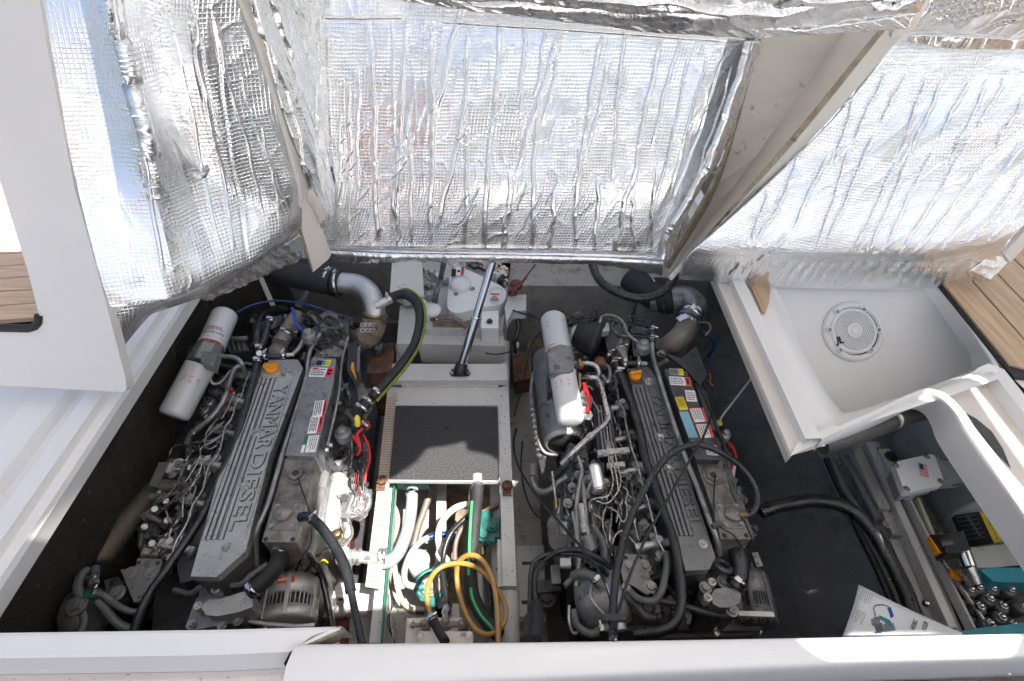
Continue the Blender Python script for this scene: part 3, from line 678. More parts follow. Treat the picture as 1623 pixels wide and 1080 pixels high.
foil('lower_hem', [row((508, 397, Yb - .002), (640, 403, Yb - .008), (800, 405, Yb - .008), (960, 409, Yb - .008), (1052, 415, Yb)), row((514, 402, Yb - .004), (600, 409, Yb - .012), (800, 411, Yb - .012), (960, 415, Yb - .012), (1052, 421, Yb)), row((514, 408, Yb + .03), (560, 417, Yb + .03), (660, 413, Yb + .03), (960, 419, Yb + .03), (1050, 436, Yb + .03))], 300, 14, cl, amp=.002, crease=.004, seed=3, thick=.004)
foil('left_return', [row((392, -40, 1.50), (450, -40, 1.62), (500, -40, 1.70), (519, -40, 1.76)), row((424, 80, 1.50), (470, 80, 1.60), (505, 80, 1.68), (520, 80, 1.74)),
     row((450, 180, 1.50), (485, 180, 1.56), (510, 180, 1.62), (521, 180, 1.685)), row((480, 260, 1.50), (500, 262, 1.54), (515, 264, 1.60), (524, 262, 1.655)), row((508, 335, 1.52), (513, 338, 1.54), (520, 338, 1.57), (531, 320, 1.62)),
     row((506, 362, 1.53), (508, 366, 1.54), (510, 372, 1.55), (512, 398, 1.57))], 160, 260, cl, 'foilsmooth',
     ridges=[((424, 0), (462, 100), 2.2, -.006, 1), ((504, 0), (500, 240), 1.6, -.003, 1), ((428, 60), (505, 330), 3, .004, 2.5)], amp=.004, crease=.003, seed=23)
foil('right_flap', [row((1190, 66, Yt - .05), (1206, 66, Yt + .03)), row((1128, 255, 1.64), (1150, 232, 1.74)), row((1062, 372, 1.59), (1100, 320, 1.70)), row((1054, 412, 1.575), (1062, 412, 1.62))], 50, 200, cl, 'foilsmooth', ridges=[], amp=.006, crease=.005, seed=29)
# cream flange and raw edges on the right of the centre lid
def ll(*a): return catmull(row(*a), 4)
loft('recess_gap', [ll((1200, 30, Yt + .02), (1150, 250, 1.72), (1054, 425, 1.60)), ll((1215, 30, Yt + .1), (1140, 290, 1.78), (1062, 425, 1.63))], 'rawply', cl, .01)
loft('recess_wall', [ll((1214, 30, Yt + .1), (1140, 290, 1.78), (1061, 428, 1.63)), ll((1352, 30, Yt + .1), (1196, 250, 1.76), (1060, 436, 1.62))], 'greyply', cl, .01)
loft('flange', [ll((1352, 30, Yt + .098), (1196, 250, 1.758), (1058, 438, 1.60)), ll((1412, 30, 1.66), (1240, 240, 1.60), (1060, 442, 1.53))], 'gelcream', cl, .012)
loft('raw_edge', [ll((1408, 30, 1.659), (1238, 238, 1.599), (1059, 442, 1.529)), ll((1418, 30, 1.655), (1248, 240, 1.592), (1064, 442, 1.525))], 'rawply', cl, .012)
loft('outer_edge', [ll((1418, 30, 1.654), (1248, 240, 1.590), (1064, 442, 1.523)), ll((1452, 30, 1.67), (1278, 230, 1.61), (1088, 415, 1.545), (1076, 432, 1.54))[:9], ], 'greyply', cl, .012)
# cream flange pieces between left and centre lids
lf = MB(); zz = row((380, -40, 1.49), (383, 0, 1.49), (412, 70, 1.49), (452, 200, 1.48), (478, 300, 1.47), (479, 330, 1.47))
z2 = row((392, -40, 1.52), (396, 0, 1.52), (427, 80, 1.52), (466, 235, 1.52), (490, 290, 1.52), (494, 305, 1.52))
loft('left_flange', [zz, z2], 'greyply', cl, .012)
wd_ = MB(); wd_.prism(row((479, 322, 1.46), (492, 342, 1.46), (508, 374, 1.46), (522, 410, 1.46), (497, 431, 1.46), (478, 364, 1.46)), V(0, .03, 0)); wd_.build('flange_corner', 'gelcream', cl, bevel=.002)
wd_ = MB(); wd_.prism(row((482, 302, 1.50), (494, 300, 1.50), (511, 338, 1.50), (513, 348, 1.50), (502, 362, 1.50), (487, 338, 1.50)), V(0, .03, 0)); wd_.build('flange_corner', 'gelcream', cl, bevel=.002)
wd_ = MB(); wd_.prism(row((472, 364, 1.475), (479, 364, 1.475), (498, 431, 1.475), (495, 432, 1.475)), V(0, .03, 0)); wd_.build('raw_edge', 'rawply', cl)

# ---------------------------------------------------------------- right lid
rl = thing('engine_hatch', 'raised right hatch lid, foil with slanting creases, above the speaker well', 'hatch lid', PY(1300, 450, 1.5))
rg = []
for x0, y0, x1, y1 in ((1404, 108, 1345, 230), (1345, 230, 1290, 400), (1352, 150, 1318, 262), (1436, 112, 1388, 200), (1388, 200, 1300, 400), (1468, 115, 1420, 250), (1420, 250, 1345, 410), (1496, 116, 1440, 240), (1440, 240, 1370, 410), (1536, 120, 1480, 225),
        (1480, 225, 1395, 400), (1592, 122, 1540, 210), (1540, 210, 1420, 410), (1623, 150, 1570, 240), (1570, 240, 1450, 400), (1640, 200, 1480, 410), (1640, 250, 1530, 390), (1270, 225, 1225, 340), (1257, 280, 1190, 390), (1310, 240, 1250, 370), (1250, 370, 1190, 420), (1215, 300, 1185, 385), (1640, 290, 1560, 390), (1565, 125, 1500, 260)):
    rg.append(((x0, y0), (x1, y1), 2.0, -.0045, 1.2))
for k in range(22):
    x = 1150 + k * 19 + random.uniform(-4, 4); rg.append(((x + 24, 412), (x - 10, 456), 3.0, -.0035, 1))
rg.append(((1400, 104), (1640, 118), 1.8, -.003, .4))
foil('foil_lining', [row((1440, -10, 1.70), (1520, -10, 1.71), (1640, -10, 1.72), (1760, -20, 1.72)), row((1420, 62, 1.67), (1500, 62, 1.68), (1640, 60, 1.69), (1760, 50, 1.69)), row((1330, 180, 1.62), (1450, 180, 1.61), (1600, 180, 1.61), (1730, 170, 1.61)),
     row((1215, 295, 1.56), (1350, 300, 1.55), (1530, 300, 1.55), (1690, 290, 1.56)), row((1120, 380, 1.49), (1300, 388, 1.47), (1480, 388, 1.47), (1610, 368, 1.51)), row((1092, 408, 1.49), (1280, 416, 1.475), (1460, 416, 1.475), (1590, 394, 1.515)), row((1080, 430, 1.51), (1280, 442, 1.49), (1460, 443, 1.49), (1582, 424, 1.525)),
     row((1076, 442, 1.545), (1280, 458, 1.535), (1440, 460, 1.535), (1570, 446, 1.56))], 560, 380, rl, ridges=rg, amp=.003, crease=.0009, seed=41, vscale=(4, 1.5))
foil('corner_flap', [row((1536, 430, 1.50), (1580, 398, 1.52), (1640, 340, 1.58)), row((1568, 445, 1.49), (1590, 425, 1.51), (1650, 350, 1.58))], 40, 24, rl, 'foilsmooth', amp=.002, crease=.003, seed=43, thick=.004)
loft('edge_board', [row((1582, 400, 1.53), (1640, 335, 1.59)), row((1592, 414, 1.53), (1655, 345, 1.59))], 'gelcream', rl, .02)

# ---------------------------------------------------------------- upper lid hanging in at the top of the picture
ul = thing('engine_hatch', 'foil skin of the upper hatch lid sagging along the top of the picture', 'hatch lid', PY(1100, 20, 1.45))
rg = [((700, 2), (1190, 30), 4, -.012, 3), ((900, -10), (1300, 20), 3, .010, 4), ((1000, -20), (1400, 0), 3, -.010, 4), ((1380, 10), (1470, -10), 3, .01, 2)]
foil('foil_lining', [row((430, -150, 1.32), (700, -150, 1.32), (1000, -150, 1.32), (1300, -150, 1.32), (1500, -150, 1.32)), row((480, -90, 1.40), (700, -80, 1.40), (1000, -70, 1.38), (1300, -70, 1.38), (1490, -90, 1.38)), row((560, -50, 1.46), (760, -30, 1.45), (1000, 0, 1.43), (1300, 5, 1.43), (1486, -30, 1.43)),
     row((620, -8, 1.50), (820, 18, 1.50), (1060, 45, 1.50), (1260, 50, 1.50), (1460, 18, 1.48))], 420, 150, ul, 'foilsmooth', ridges=rg, amp=.010, crease=.004, seed=51, vscale=(3, 6))
foil('hem_tape', [row((600, -16, 1.50), (820, 13, 1.498), (1060, 42, 1.498), (1260, 50, 1.495), (1450, 22, 1.478)), row((640, 0, 1.51), (820, 26, 1.51), (1060, 55, 1.51), (1200, 62, 1.51), (1440, 44, 1.49))], 260, 16, ul, 'foilsmooth', amp=.003, crease=.003, seed=52, thick=.006)
loft('outer_edge', [row((1412, 62, 1.50), (1450, 48, 1.495), (1490, -30, 1.48)), row((1420, 36, 1.49), (1440, 25, 1.485), (1462, -30, 1.47))], 'gelcream', ul, .02)
ur = thing('engine_hatch', 'foil panel with dark slanting creases at the top right corner', 'hatch lid', PY(1550, 30, 1.6))
rg = [((1480 + k * 17, -20), (1680 + k * 30, -60 + k * 2), 1.6, -.005, 1) for k in range(3)] + [((1470, 40 - 9 * k), (1640, 2 - 16 * k), 2.0, -.005, 1) for k in range(6)] + [((1540, 52), (1640, 22), 2, -.006, 1)]
foil('foil_lining', [row((1470, -90, 1.35), (1640, -90, 1.35), (1800, -90, 1.35)), row((1480, 0, 1.50), (1600, 0, 1.5), (1760, 0, 1.5)), row((1450, 46, 1.60), (1560, 56, 1.60), (1640, 62, 1.60), (1740, 66, 1.60))], 220, 120, ur, ridges=rg, amp=.006, crease=.002, seed=61)
foil('hem_tape', [row((1440, 56, 1.62), (1560, 60, 1.61), (1740, 70, 1.61)), row((1438, 66, 1.625), (1500, 78, 1.62), (1740, 80, 1.62))], 160, 14, rl, 'foilsmooth', amp=.004, crease=.004, seed=62, thick=.004)

# ---------------------------------------------------------------- left lid: white panel with window, foil lined flank
lw = thing('engine_hatch', 'raised left hatch lid, white panel with window opening and foil lined flank', 'hatch lid', P(200, 622, 1.1))
p0 = P(200, 622, 1.1); dU = V(0, .44, .84).normalized(); dH = V(1, .0, .02).normalized(); nP = dH.cross(dU)
def pl(x, y, off=0.0):
    d = ray(x, y); o = V(0, 0, CAMZ); q = p0 + nP * off
    t = (q - o).dot(nP) / d.dot(nP); return o + d * t
from mathutils.geometry import tessellate_polygon
outer = [(-520, 575), (0, 611), (195, 622), (200, 618), (199, 600), (168, 480), (138, 370), (118, 300), (95, 180), (72, 60), (54, -60), (-520, -60)]
hole = [(-400, 500), (0, 520), (45, 521), (55, 518), (61, 511), (62, 500), (44, 430), (4, 300), (-30, 200), (-60, 120), (-400, 100)]
pts2 = [pl(*p) for p in outer]; ph = [pl(*p) for p in hole]
allp = pts2 + ph; tris = tessellate_polygon([[ (p - p0).dot(dH) * X_ + (p - p0).dot(dU) * Y_ for p in pts2], [ (p - p0).dot(dH) * X_ + (p - p0).dot(dU) * Y_ for p in ph]])
mm = MB(); mm.add(allp, [tuple(t) for t in tris]); me = mm.build('white_panel', 'panelwht', lw)
bm = bmesh.new(); bm.from_mesh(me.data); bmesh.ops.recalc_face_normals(bm, faces=bm.faces); bm.normal_update()
f0 = next(iter(bm.faces))
if f0.normal.dot(nP) < 0: bmesh.ops.reverse_faces(bm, faces=bm.faces)
bm.to_mesh(me.data); bm.free()
q = me.modifiers.new('t', 'SOLIDIFY'); q.thickness = .03; q.offset = -1 if (V(0, 0, CAMZ) - p0).dot(nP) > 0 else 1
MB().tube([pl(x, y, .0) for x, y in hole[:6]], .011, 8).build('window_gasket', 'rubmatt', lw)
rg = [((300, -10), (372, 400), 3, .006, 2), ((330, 0), (392, 420), 2.5, -.003, 2), ((345, 60), (420, 340), 2.5, .003, 2), ((175, -20), (262, 440), 4, .004, 2), ((265, 0), (350, 400), 3, .003, 2), ((362, 80), (455, 350), 1.6, -.003, 2), ((415, 200), (452, 380), 2, .003, 2)]
foil('foil_lining', [row((52, -60, 1.42), (120, -60, 1.43), (172, -60, 1.38), (235, -60, 1.48), (300, -60, 1.44), (380, -60, 1.52)), row((76, 60, 1.36), (140, 60, 1.38), (192, 60, 1.33), (255, 60, 1.455), (312, 60, 1.43), (404, 60, 1.52)),
     row((102, 200, 1.27), (168, 200, 1.31), (228, 200, 1.28), (290, 200, 1.42), (345, 200, 1.43), (450, 200, 1.53)), row((128, 320, 1.18), (190, 325, 1.22), (250, 325, 1.24), (310, 325, 1.34), (375, 315, 1.42), (480, 300, 1.52)),
     row((160, 445, 1.09), (210, 450, 1.11), (262, 452, 1.14), (325, 435, 1.22), (390, 408, 1.34), (479, 352, 1.52)), row((180, 505, 1.06), (215, 492, 1.08), (265, 482, 1.12), (330, 462, 1.22), (385, 428, 1.34), (479, 364, 1.53)),
     row((193, 556, 1.07), (218, 525, 1.10), (240, 500, 1.14), (330, 468, 1.26), (385, 434, 1.38), (476, 376, 1.56))], 480, 420, lw, ridges=rg, amp=.0032, crease=.0009, seed=71, vscale=(3, .7))
foil('under_fold', [row((300, 470, 1.24), (350, 452, 1.30), (420, 405, 1.42), (476, 372, 1.54)), row((330, 480, 1.30), (380, 458, 1.36), (440, 428, 1.46), (484, 408, 1.58))], 120, 30, lw, 'foilsmooth', amp=.006, crease=.006, seed=75, thick=.004)
# ================================================================== shared small builders
def pxm(n, x, y, z): return n * scl(x, y, z)          # photo pixels to metres at that spot
def text_fit(name, s_, a, b, cap, material, parent, ext=.0012, bold=0.0, up=Z_):
    """lettering from a to b (world), cap height in metres, letters stand to the left of the reading direction"""
    xd = (b - a); yd = up.cross(xd).normalized(); sz = cap / .69
    o = text(name, s_, V(0, 0, 0), X_, Y_, sz, material, None, ext, bold)
    co = [v.co.copy() for v in o.data.vertices]; mn = min(c.x for c in co); mx = max(c.x for c in co); k = xd.length / (mx - mn)
    xd = xd.normalized(); zd = xd.cross(yd); L = rootloc(parent)
    for v, c in zip(o.data.vertices, co): v.co = a + xd * ((c.x - mn) * k) + yd * c.y + zd * c.z - L
    o.parent = parent; return o
def sticker(parent, x, y, z, wpx, hpx, d=(1, 0), rects=(), mats=('paper', 'inkred', 'ink', 'lblyel'), name='warning_label', bend=None):
    c = P(x, y, z); e = P(x + d[0] * 5, y + d[1] * 5, z); ax = (e - c).normalized()
    s_ = scl(x, y, z); f = P(x - d[1] * 5, y + d[0] * 5, z); 
    W = (P(x + d[0] * wpx / 2, y + d[1] * wpx / 2, z) - P(x - d[0] * wpx / 2, y - d[1] * wpx / 2, z)).length
    dn = (P(x - d[1] * hpx / 2, y + d[0] * hpx / 2, z) - P(x + d[1] * hpx / 2, y - d[0] * hpx / 2, z)); H = dn.length
    ay = Z_.cross(ax)
    m = MB(); m.box(c + Z_ * .0006, W, H, .0012, ax, ay, 0)
    for r_ in rects:
        x0, y0, x1, y1, k = r_
        m.box(c + ax * (W * ((x0 + x1) / 2 - .5)) + ay * (H * (.5 - (y0 + y1) / 2)) + Z_ * .0014, W * (x1 - x0), H * (y1 - y0), .0006, ax, ay, k)
    return m.build(name, list(mats), parent)
def lines(x0, y0, x1, y1, n, k=2, rag=.3, seed=1):
    r = random.Random(seed); out = []
    for i in range(n):
        yy = y0 + (y1 - y0) * (i + .5) / n; h = (y1 - y0) / n * .26
        xx = x0
        e = x1 - (x1 - x0) * rag * r.random()
        while xx < e:
            ww = (x1 - x0) * r.uniform(.08, .26); out.append((xx, yy - h, min(e, xx + ww), yy + h, k)); xx += ww + (x1 - x0) * .035
    return out
def valve_cover(eng, top, z, ribs, plate_text, bolts, material='ironlt', skirt='irondk'):
    vc = MB().prism(px(top, z), .035).build('valve_cover', material, eng, bevel=.006, seg=3)
    cx = sum(p[0] for p in top) / len(top); cy = sum(p[1] for p in top) / len(top)
    lowr = [P(x, y, z) for x, y in top]; c = sum(lowr, Vector()) / len(lowr)
    lo2 = [V(c.x + (p.x - c.x) * 1.02, c.y + (p.y - c.y) * 1.0, z - .034) for p in lowr]
    MB().prism(lo2, .12).build('cover_skirt', skirt, eng, bevel=.004)
    for (a, b, wpx) in ribs:
        A, B = P(*a, z), P(*b, z); m = MB(); m.beam(A + Z_ * .0012, B + Z_ * .0012, wpx * scl(*a, z), .0048)
        m.build('rib', material, vc, bevel=.0012)
        if wpx > 3: MB().beam(A + Z_ * .0003, B + Z_ * .0003, wpx * scl(*a, z) + .007, .0014).build('groove', 'irondk', vc)
    for s_, a, b, hp in plate_text:
        text_fit('lettering', s_, P(*a, z) + Z_ * .0015, P(*b, z) + Z_ * .0015, hp * scl(*a, z), material, vc, .0036, 0)
        ex = (P(*b, z) - P(*a, z)).normalized(); ey = Z_.cross(ex)
        for i, j in ((1, 1), (1, -1), (-1, 1), (-1, -1)):        # offset dark copies outline the cast letters
            o_ = ex * (.0018 * i) + ey * (.0018 * j) + Z_ * (.0002 + .00005 * (i + 2 * j))
            text_fit('letter_outline', s_, P(*a, z) + o_, P(*b, z) + o_, hp * scl(*a, z), 'irondk', vc, .0010, 0)
    for x, y in bolts:
        p = P(x, y, z); m = MB(); s_ = scl(x, y, z)
        m.lathe(p, Z_, [(8 * s_, 0), (8 * s_, .002), (6 * s_, .003), (5.6 * s_, .0015)], 20, 0)
        m.bolt(p + Z_ * .001, r=3.6 * s_, h=.006, m=0); m.build('cover_bolt', 'steel', eng)
    return vc
def oil_cap(eng, x, y, z, r):
    p = P(x, y, z); s_ = scl(x, y, z); r *= s_
    m = MB(); m.lathe(p, Z_, [(r * .95, 0), (r, .004), (r, .014), (r * .9, .018), (0, .018)], 24)
    m.box(p + Z_ * .023, r * 2.1, r * .5, .014, V(1, .25, 0), V(-.25, 1, 0)); m.box(p + Z_ * .019, r * .5, r * 1.1, .008, V(1, .25, 0), V(-.25, 1, 0))
    return m.build('oil_filler_cap', 'orange', eng, bevel=.002)
def radcap(eng, x, y, z, r, quad, qbolts):
    s_ = scl(x, y, z); p = P(x, y, z)
    MB().prism(px(quad, z), .008).build('filler_plate', 'irondirty', eng, bevel=.002)
    m = MB(); r *= s_; n = 40; vs = []
    prof = []
    for k, (rr, h) in enumerate(((1, .001), (1.02, .010), (.92, .014), (.55, .015), (.5, .019), (.2, .019))):
        for i in range(n):
            a = 2 * math.pi * i / n; ear = 1 + (.22 * max(0, math.cos(2 * a - .5)) ** 3 if k < 4 else 0)
            vs.append(p + V(math.cos(a), math.sin(a), 0) * (r * .85 * rr * ear) + Z_ * h)
    fs = [(j * n + i, j * n + (i + 1) % n, (j + 1) * n + (i + 1) % n, (j + 1) * n + i) for j in range(5) for i in range(n)]
    m.add(vs, fs, 0, True); m.add(vs[-n:], [tuple(range(n))]); m.ball(p + Z_ * .019, r * .17, (1, 1, .5), 8)
    m.build('pressure_cap', 'irondirty', eng)
    for bx, by in qbolts: MB().bolt(P(bx, by, z + .001), r=3.4 * s_, h=.006).build('bolt', 'pipe', eng)
def hexplug(eng, x, y, z, r, wire=None):
    s_ = scl(x, y, z); p = P(x, y, z); m = MB()
    m.lathe(p, Z_, [(r * 1.35 * s_, 0), (r * 1.35 * s_, .003)], 22); m.cyl(p, p + Z_ * .012, r * s_, n=6, smooth=False); m.cyl(p + Z_ * .012, p + Z_ * .0135, r * .45 * s_, n=10, m=1)
    m.build('sensor_plug', ['irondirty', 'ink'], eng)
def oilfilter(eng, a, b, z0, z1, rpx, top_print, seed):
    A, B = P(*a, z0), P(*b, z1); r = rpx * scl(*a, z0); ax = (B - A).normalized(); L = (B - A).length
    m = MB(); m.lathe(A, ax, [(0, 0), (r * .55, .001), (r * .86, .004), (r * .97, .012), (r, .02), (r, L - .012), (r * 1.02, L - .010), (r * 1.02, L)], 40)
    f = m.build('filter_canister', 'filter', eng)
    # print on the curved side that faces up and towards the viewer
    side = (CAMV - (A + B) / 2); side = (side - ax * side.dot(ax)).normalized(); per = ax.cross(side)
    rnd = random.Random(seed); pm = MB()
    def patch(u0, u1, t0, t1, k=0):
        n = 3; vs = []
        for i in range(n + 1):
            t = t0 + (t1 - t0) * i / n
            q = side * math.cos(t) + per * math.sin(t)
            vs += [A + ax * u0 + q * (r * 1.004), A + ax * u1 + q * (r * 1.004)]
        pm.add(vs, [(2 * i, 2 * i + 1, 2 * i + 3, 2 * i + 2) for i in range(n)], k, True)
    for u0, t0, k in top_print:
        if k == 'icon':
            for _ in range(7):
                a_, b_ = rnd.uniform(0, .9), rnd.uniform(0, .9); w1, w2 = rnd.uniform(.1, .5), rnd.uniform(.06, .28)
                patch(u0 + a_ * .012, u0 + a_ * .012 + .012 * w2, t0 + b_ * .26, t0 + b_ * .26 + .26 * w1 * .8)
    pm.build('printed_icons', 'inkred', f)
    return f, A, B, r, ax, side, per, L
CAMV = V(0, 0, CAMZ)
def curved_text(name, s_, A, ax, side, per, r, u, t0, t1, cap, material, parent, flip=1, bold=.0004):
    """lettering wrapped round a canister: runs round the axis from angle t0 to t1 at height u"""
    o = text(name, s_, V(0, 0, 0), X_, Y_, cap / .69, material, None, .0001, bold); L = rootloc(parent)
    xs = [v.co.x for v in o.data.vertices]; mn, mx = min(xs), max(xs)
    for v in o.data.vertices:
        t = t0 + (t1 - t0) * (v.co.x - mn) / (mx - mn); q = side * math.cos(t) + per * math.sin(t)
        v.co = A + ax * (u + flip * v.co.y) + q * (r * 1.006 + v.co.z) - L
    o.parent = parent; return o
def injector(eng, x, y, z, d=(.6, -.3), s=1.0, seed=0):
    """injector with its clamp nut, leak-off banjo and side pipe stub"""
    r = random.Random(seed); p = P(x, y, z); m = MB(); dd = V(d[0], d[1], .0).normalized()
    m.cyl(p - Z_ * .05, p, .013 * s); m.cyl(p, p + Z_ * .012, .015 * s, n=6, smooth=False); m.cyl(p + Z_ * .012, p + Z_ * .026, .009 * s); m.cyl(p + Z_ * .026, p + Z_ * .034, .011 * s, n=6, smooth=False)
    m.cyl(p + dd * .01 + Z_ * .002, p + dd * .052 * s + Z_ * -.006, .010 * s, .012 * s); m.cyl(p + dd * .052 * s - Z_ * .006, p + dd * .062 * s - Z_ * .009, .014 * s, n=6, smooth=False)
    q = p - dd * .03 + Z_ * -.004; m.box(q, .045, .022, .010, dd, Z_.cross(dd)); m.bolt(q - dd * .012 + Z_ * .005, r=.0075 * s)
    q = p + V(-dd.y, dd.x, 0) * .028 - Z_ * .012; m.bolt(q, r=.009); q = p - V(-dd.y, dd.x, 0) * .03 - Z_ * .016; m.bolt(q, r=.008)
    return m.build('injector', 'alu' if seed % 2 else 'pipe', eng)
def clutter(eng, poly, z, n, seed, mats=('irondk', 'irondk', 'pipe', 'irondirty', 'iron'), zr=.05, name='bolt_head'):
    """small castings, bolts and bosses standing on the flank of an engine"""
    r = random.Random(seed); xs = [p[0] for p in poly]; ys = [p[1] for p in poly]; made = 0; prot = []
    for k in range(5):
        m = MB()
        if k == 0: m.bolt(V(0, 0, 0), r=.009, h=.009)
        elif k == 1: m.lathe(V(0, 0, -.03), Z_, [(.016, 0), (.016, .03), (.012, .034), (.012, .036), (.006, .036)], 14)
        elif k == 2: m.box(V(0, 0, 0), .05, .024, .02); m.bolt(V(.014, 0, .01), r=.006); m.bolt(V(-.014, 0, .01), r=.006)
        elif k == 3: m.cyl(V(-.03, 0, 0), V(.03, 0, .006), .010); m.cyl(V(.02, 0, .005), V(.034, 0, .006), .013, n=6, smooth=False)
        else: m.cyl(V(0, 0, -.02), V(0, 0, .014), .007); m.cyl(V(0, 0, .014), V(0, 0, .022), .010, n=6, smooth=False); m.ball(V(.014, 0, 0), .010, n=8)
        prot.append(m)
    def inside(x, y):
        c = False; j = len(poly) - 1
        for i in range(len(poly)):
            (xi, yi), (xj, yj) = poly[i], poly[j]
            if (yi > y) != (yj > y) and x < (xj - xi) * (y - yi) / (yj - yi) + xi: c = not c
            j = i
        return c
    L = rootloc(eng); meshes = {}
    names = ('bolt', 'boss', 'clamp_bracket', 'pipe_union', 'fitting')
    while made < n:
        x, y = r.uniform(min(xs), max(xs)), r.uniform(min(ys), max(ys))
        if not inside(x, y): continue
        k = r.randrange(5); mm_ = r.choice(mats)
        if (k, mm_) not in meshes:
            o = prot[k].build(names[k], mm_); me = o.data; meshes[(k, mm_)] = me
            bpy.data.objects.remove(o)
        o = bpy.data.objects.new(names[k], meshes[(k, mm_)]); COL.objects.link(o); o.parent = eng
        o.location = P(x, y, z + r.uniform(-zr, zr * .4)) - L; sc = r.uniform(.7, 1.35); o.scale = (sc, sc, sc)
        o.rotation_euler = (r.uniform(-.5, .5), r.uniform(-.5, .5), r.uniform(0, 6.28)); made += 1
# prot meshes are built without a parent and then placed, so they must sit at the origin
def spaghetti(eng, a, b, width, z, n, seed, mats=('steel', 'pipe', 'steel', 'irondk'), r=(.0022, .0042)):
    """small pipes that wander along the flank of the engine from a to b (photo points)"""
    q = random.Random(seed); d = (b[0] - a[0], b[1] - a[1]); L = math.hypot(*d); d = (d[0] / L, d[1] / L); nn = (-d[1], d[0])
    for k in range(n):
        s0 = q.uniform(0, L * .8); s1 = min(L, s0 + q.uniform(30, 95)); m_ = q.randint(4, 6); off = q.uniform(-width, width); pts = []
        for i in range(m_):
            s_ = s0 + (s1 - s0) * i / (m_ - 1); off += q.uniform(-9, 9); o = max(-width, min(width, off))
            pts.append((a[0] + d[0] * s_ + nn[0] * o, a[1] + d[1] * s_ + nn[1] * o, z + q.uniform(-.03, .025) - (.04 if i in (0, m_ - 1) else 0)))
        hose('small_pipe', pts, q.uniform(*r), q.choice(mats), eng, 7, 6)
def plate(eng, pts, z, th, material, bolts=(), holes=(), name='bracket', bv=.002, br=.011):
    MB().prism(px(pts, z), th).build(name, material, eng, bevel=bv)
    for x, y in bolts: MB().bolt(P(x, y, z), r=br).build('bolt', 'pipe', eng)
    for x, y in holes: MB().lathe(P(x, y, z), Z_, [(.006, .0), (.006, .0008), (0, .0008)], 12).build('bolt_hole', 'ink', eng)
def alternator(eng, a, b, z, rpx, lab=None, seed=1, ang=0, mt='alu'):
    A, B = P(*a, z), P(*b, z); r = rpx * scl(*a, z); ax = (B - A).normalized(); L = (B - A).length
    m = MB(); m.lathe(A, ax, [(r * .3, 0), (r * .75, .004), (r * .94, .014), (r, .03), (r, L * .50), (r * .97, L * .505), (r * .93, L * .51)], 40)
    al = m.build('alternator', mt, eng)
    MB().lathe(A, ax, [(r * .86, L * .48), (r * .86, L * .76)], 30).build('winding', 'plasblk', al)
    MB().lathe(A, ax, [(r * .95, L * .74), (r * 1.0, L * .75), (r * 1.0, L * .96), (r * .9, L), (r * .2, L)], 40).build('drive_end', mt, al)
    u, w_ = frame(ax); g = MB()
    for i in range(40):
        t = 2 * math.pi * i / 40; q = u * math.cos(t) + w_ * math.sin(t); g.beam(A + ax * L * .49 + q * r * .955, A + ax * L * .77 + q * r * .955, .0022, .005, q)
    g.build('cooling_fins', mt, al)
    up = (CAMV - A); up = (up - ax * up.dot(ax)).normalized(); sd = ax.cross(up)
    for t in (-.9, .15, 1.0):
        q = up * math.cos(t) + sd * math.sin(t); MB().beam(A + ax * .02 + q * r * .99, A + ax * L * .98 + q * r * .99, .014, .010, q).build('housing_rib', mt, al, bevel=.003)
    if lab:
        q = up * math.cos(lab) + sd * math.sin(lab); c = A + ax * L * .28 + q * (r * 1.006); tt = ax.cross(q)
        k = MB(); k.box(c, .05, .020, .0016, tt, ax); k.box(c + q * .0012 + tt * .004, .036, .004, .0008, tt, ax, 1); k.box(c + q * .0012 - ax * .005, .03, .002, .0008, tt, ax, 1); k.build('maker_plate', ['lblred', 'paper'], al)
    for i in range(5):
        t = -1.0 + i * .5; q = up * math.cos(t) + sd * math.sin(t); MB().cyl(A + q * r * .5 - ax * .0, A + q * r * .5 - ax * .016, .005, n=8).build('terminal', 'brass', al)
    return al
def ringeye(eng, x, y, z, r, tilt=(0, .5, 1)):
    c = P(x, y, z); ax = Vector(tilt).normalized(); u, w_ = frame(ax); s_ = scl(x, y, z)
    pts = [c + (u * math.cos(t) + w_ * math.sin(t) * 1.15) * (r * s_) for t in [2 * math.pi * i / 24 for i in range(25)]]
    MB().tube(pts, .009, 8, caps=False).build('lifting_eye', 'irondk', eng)
def pcap(eng, x, y, z, r, material='pipe', n=2, name='vent_cap', ax=Z_):
    p = P(x, y, z); s_ = scl(x, y, z); r *= s_
    MB().lathe(p - ax * .03, ax, [(r, 0), (r, .028), (r * .95, .033), (r * .62, .034), (r * .60, .046), (r * .52, .050), (0, .051)], 28).build(name, material, eng)
def thermostat(eng, pts, z, th, ears, material='ironlt'):
    MB().prism(px(pts, z), th).build('thermostat_housing', material, eng, bevel=.009, seg=3)
    for x, y in ears:
        p = P(x, y, z - .004); s_ = scl(x, y, z); MB().lathe(p, Z_, [(7 * s_, -.03), (7 * s_, .004), (6 * s_, .006), (3.2 * s_, .006), (3.0 * s_, -.004), (0, -.004)], 20).build('bolt_boss', 'alu', eng)
def hclamps(hs, r, parent, z=None, w_=.013):
    for a, b in hs: clamp(P(*a), P(*b), r, parent, w_=w_)
# ================================================================== LEFT ENGINE
E = thing('marine_engine', 'left marine diesel engine with grey header tank and ribbed cover beside the left lining', 'engine', P(400, 800, 0))
zt = .75
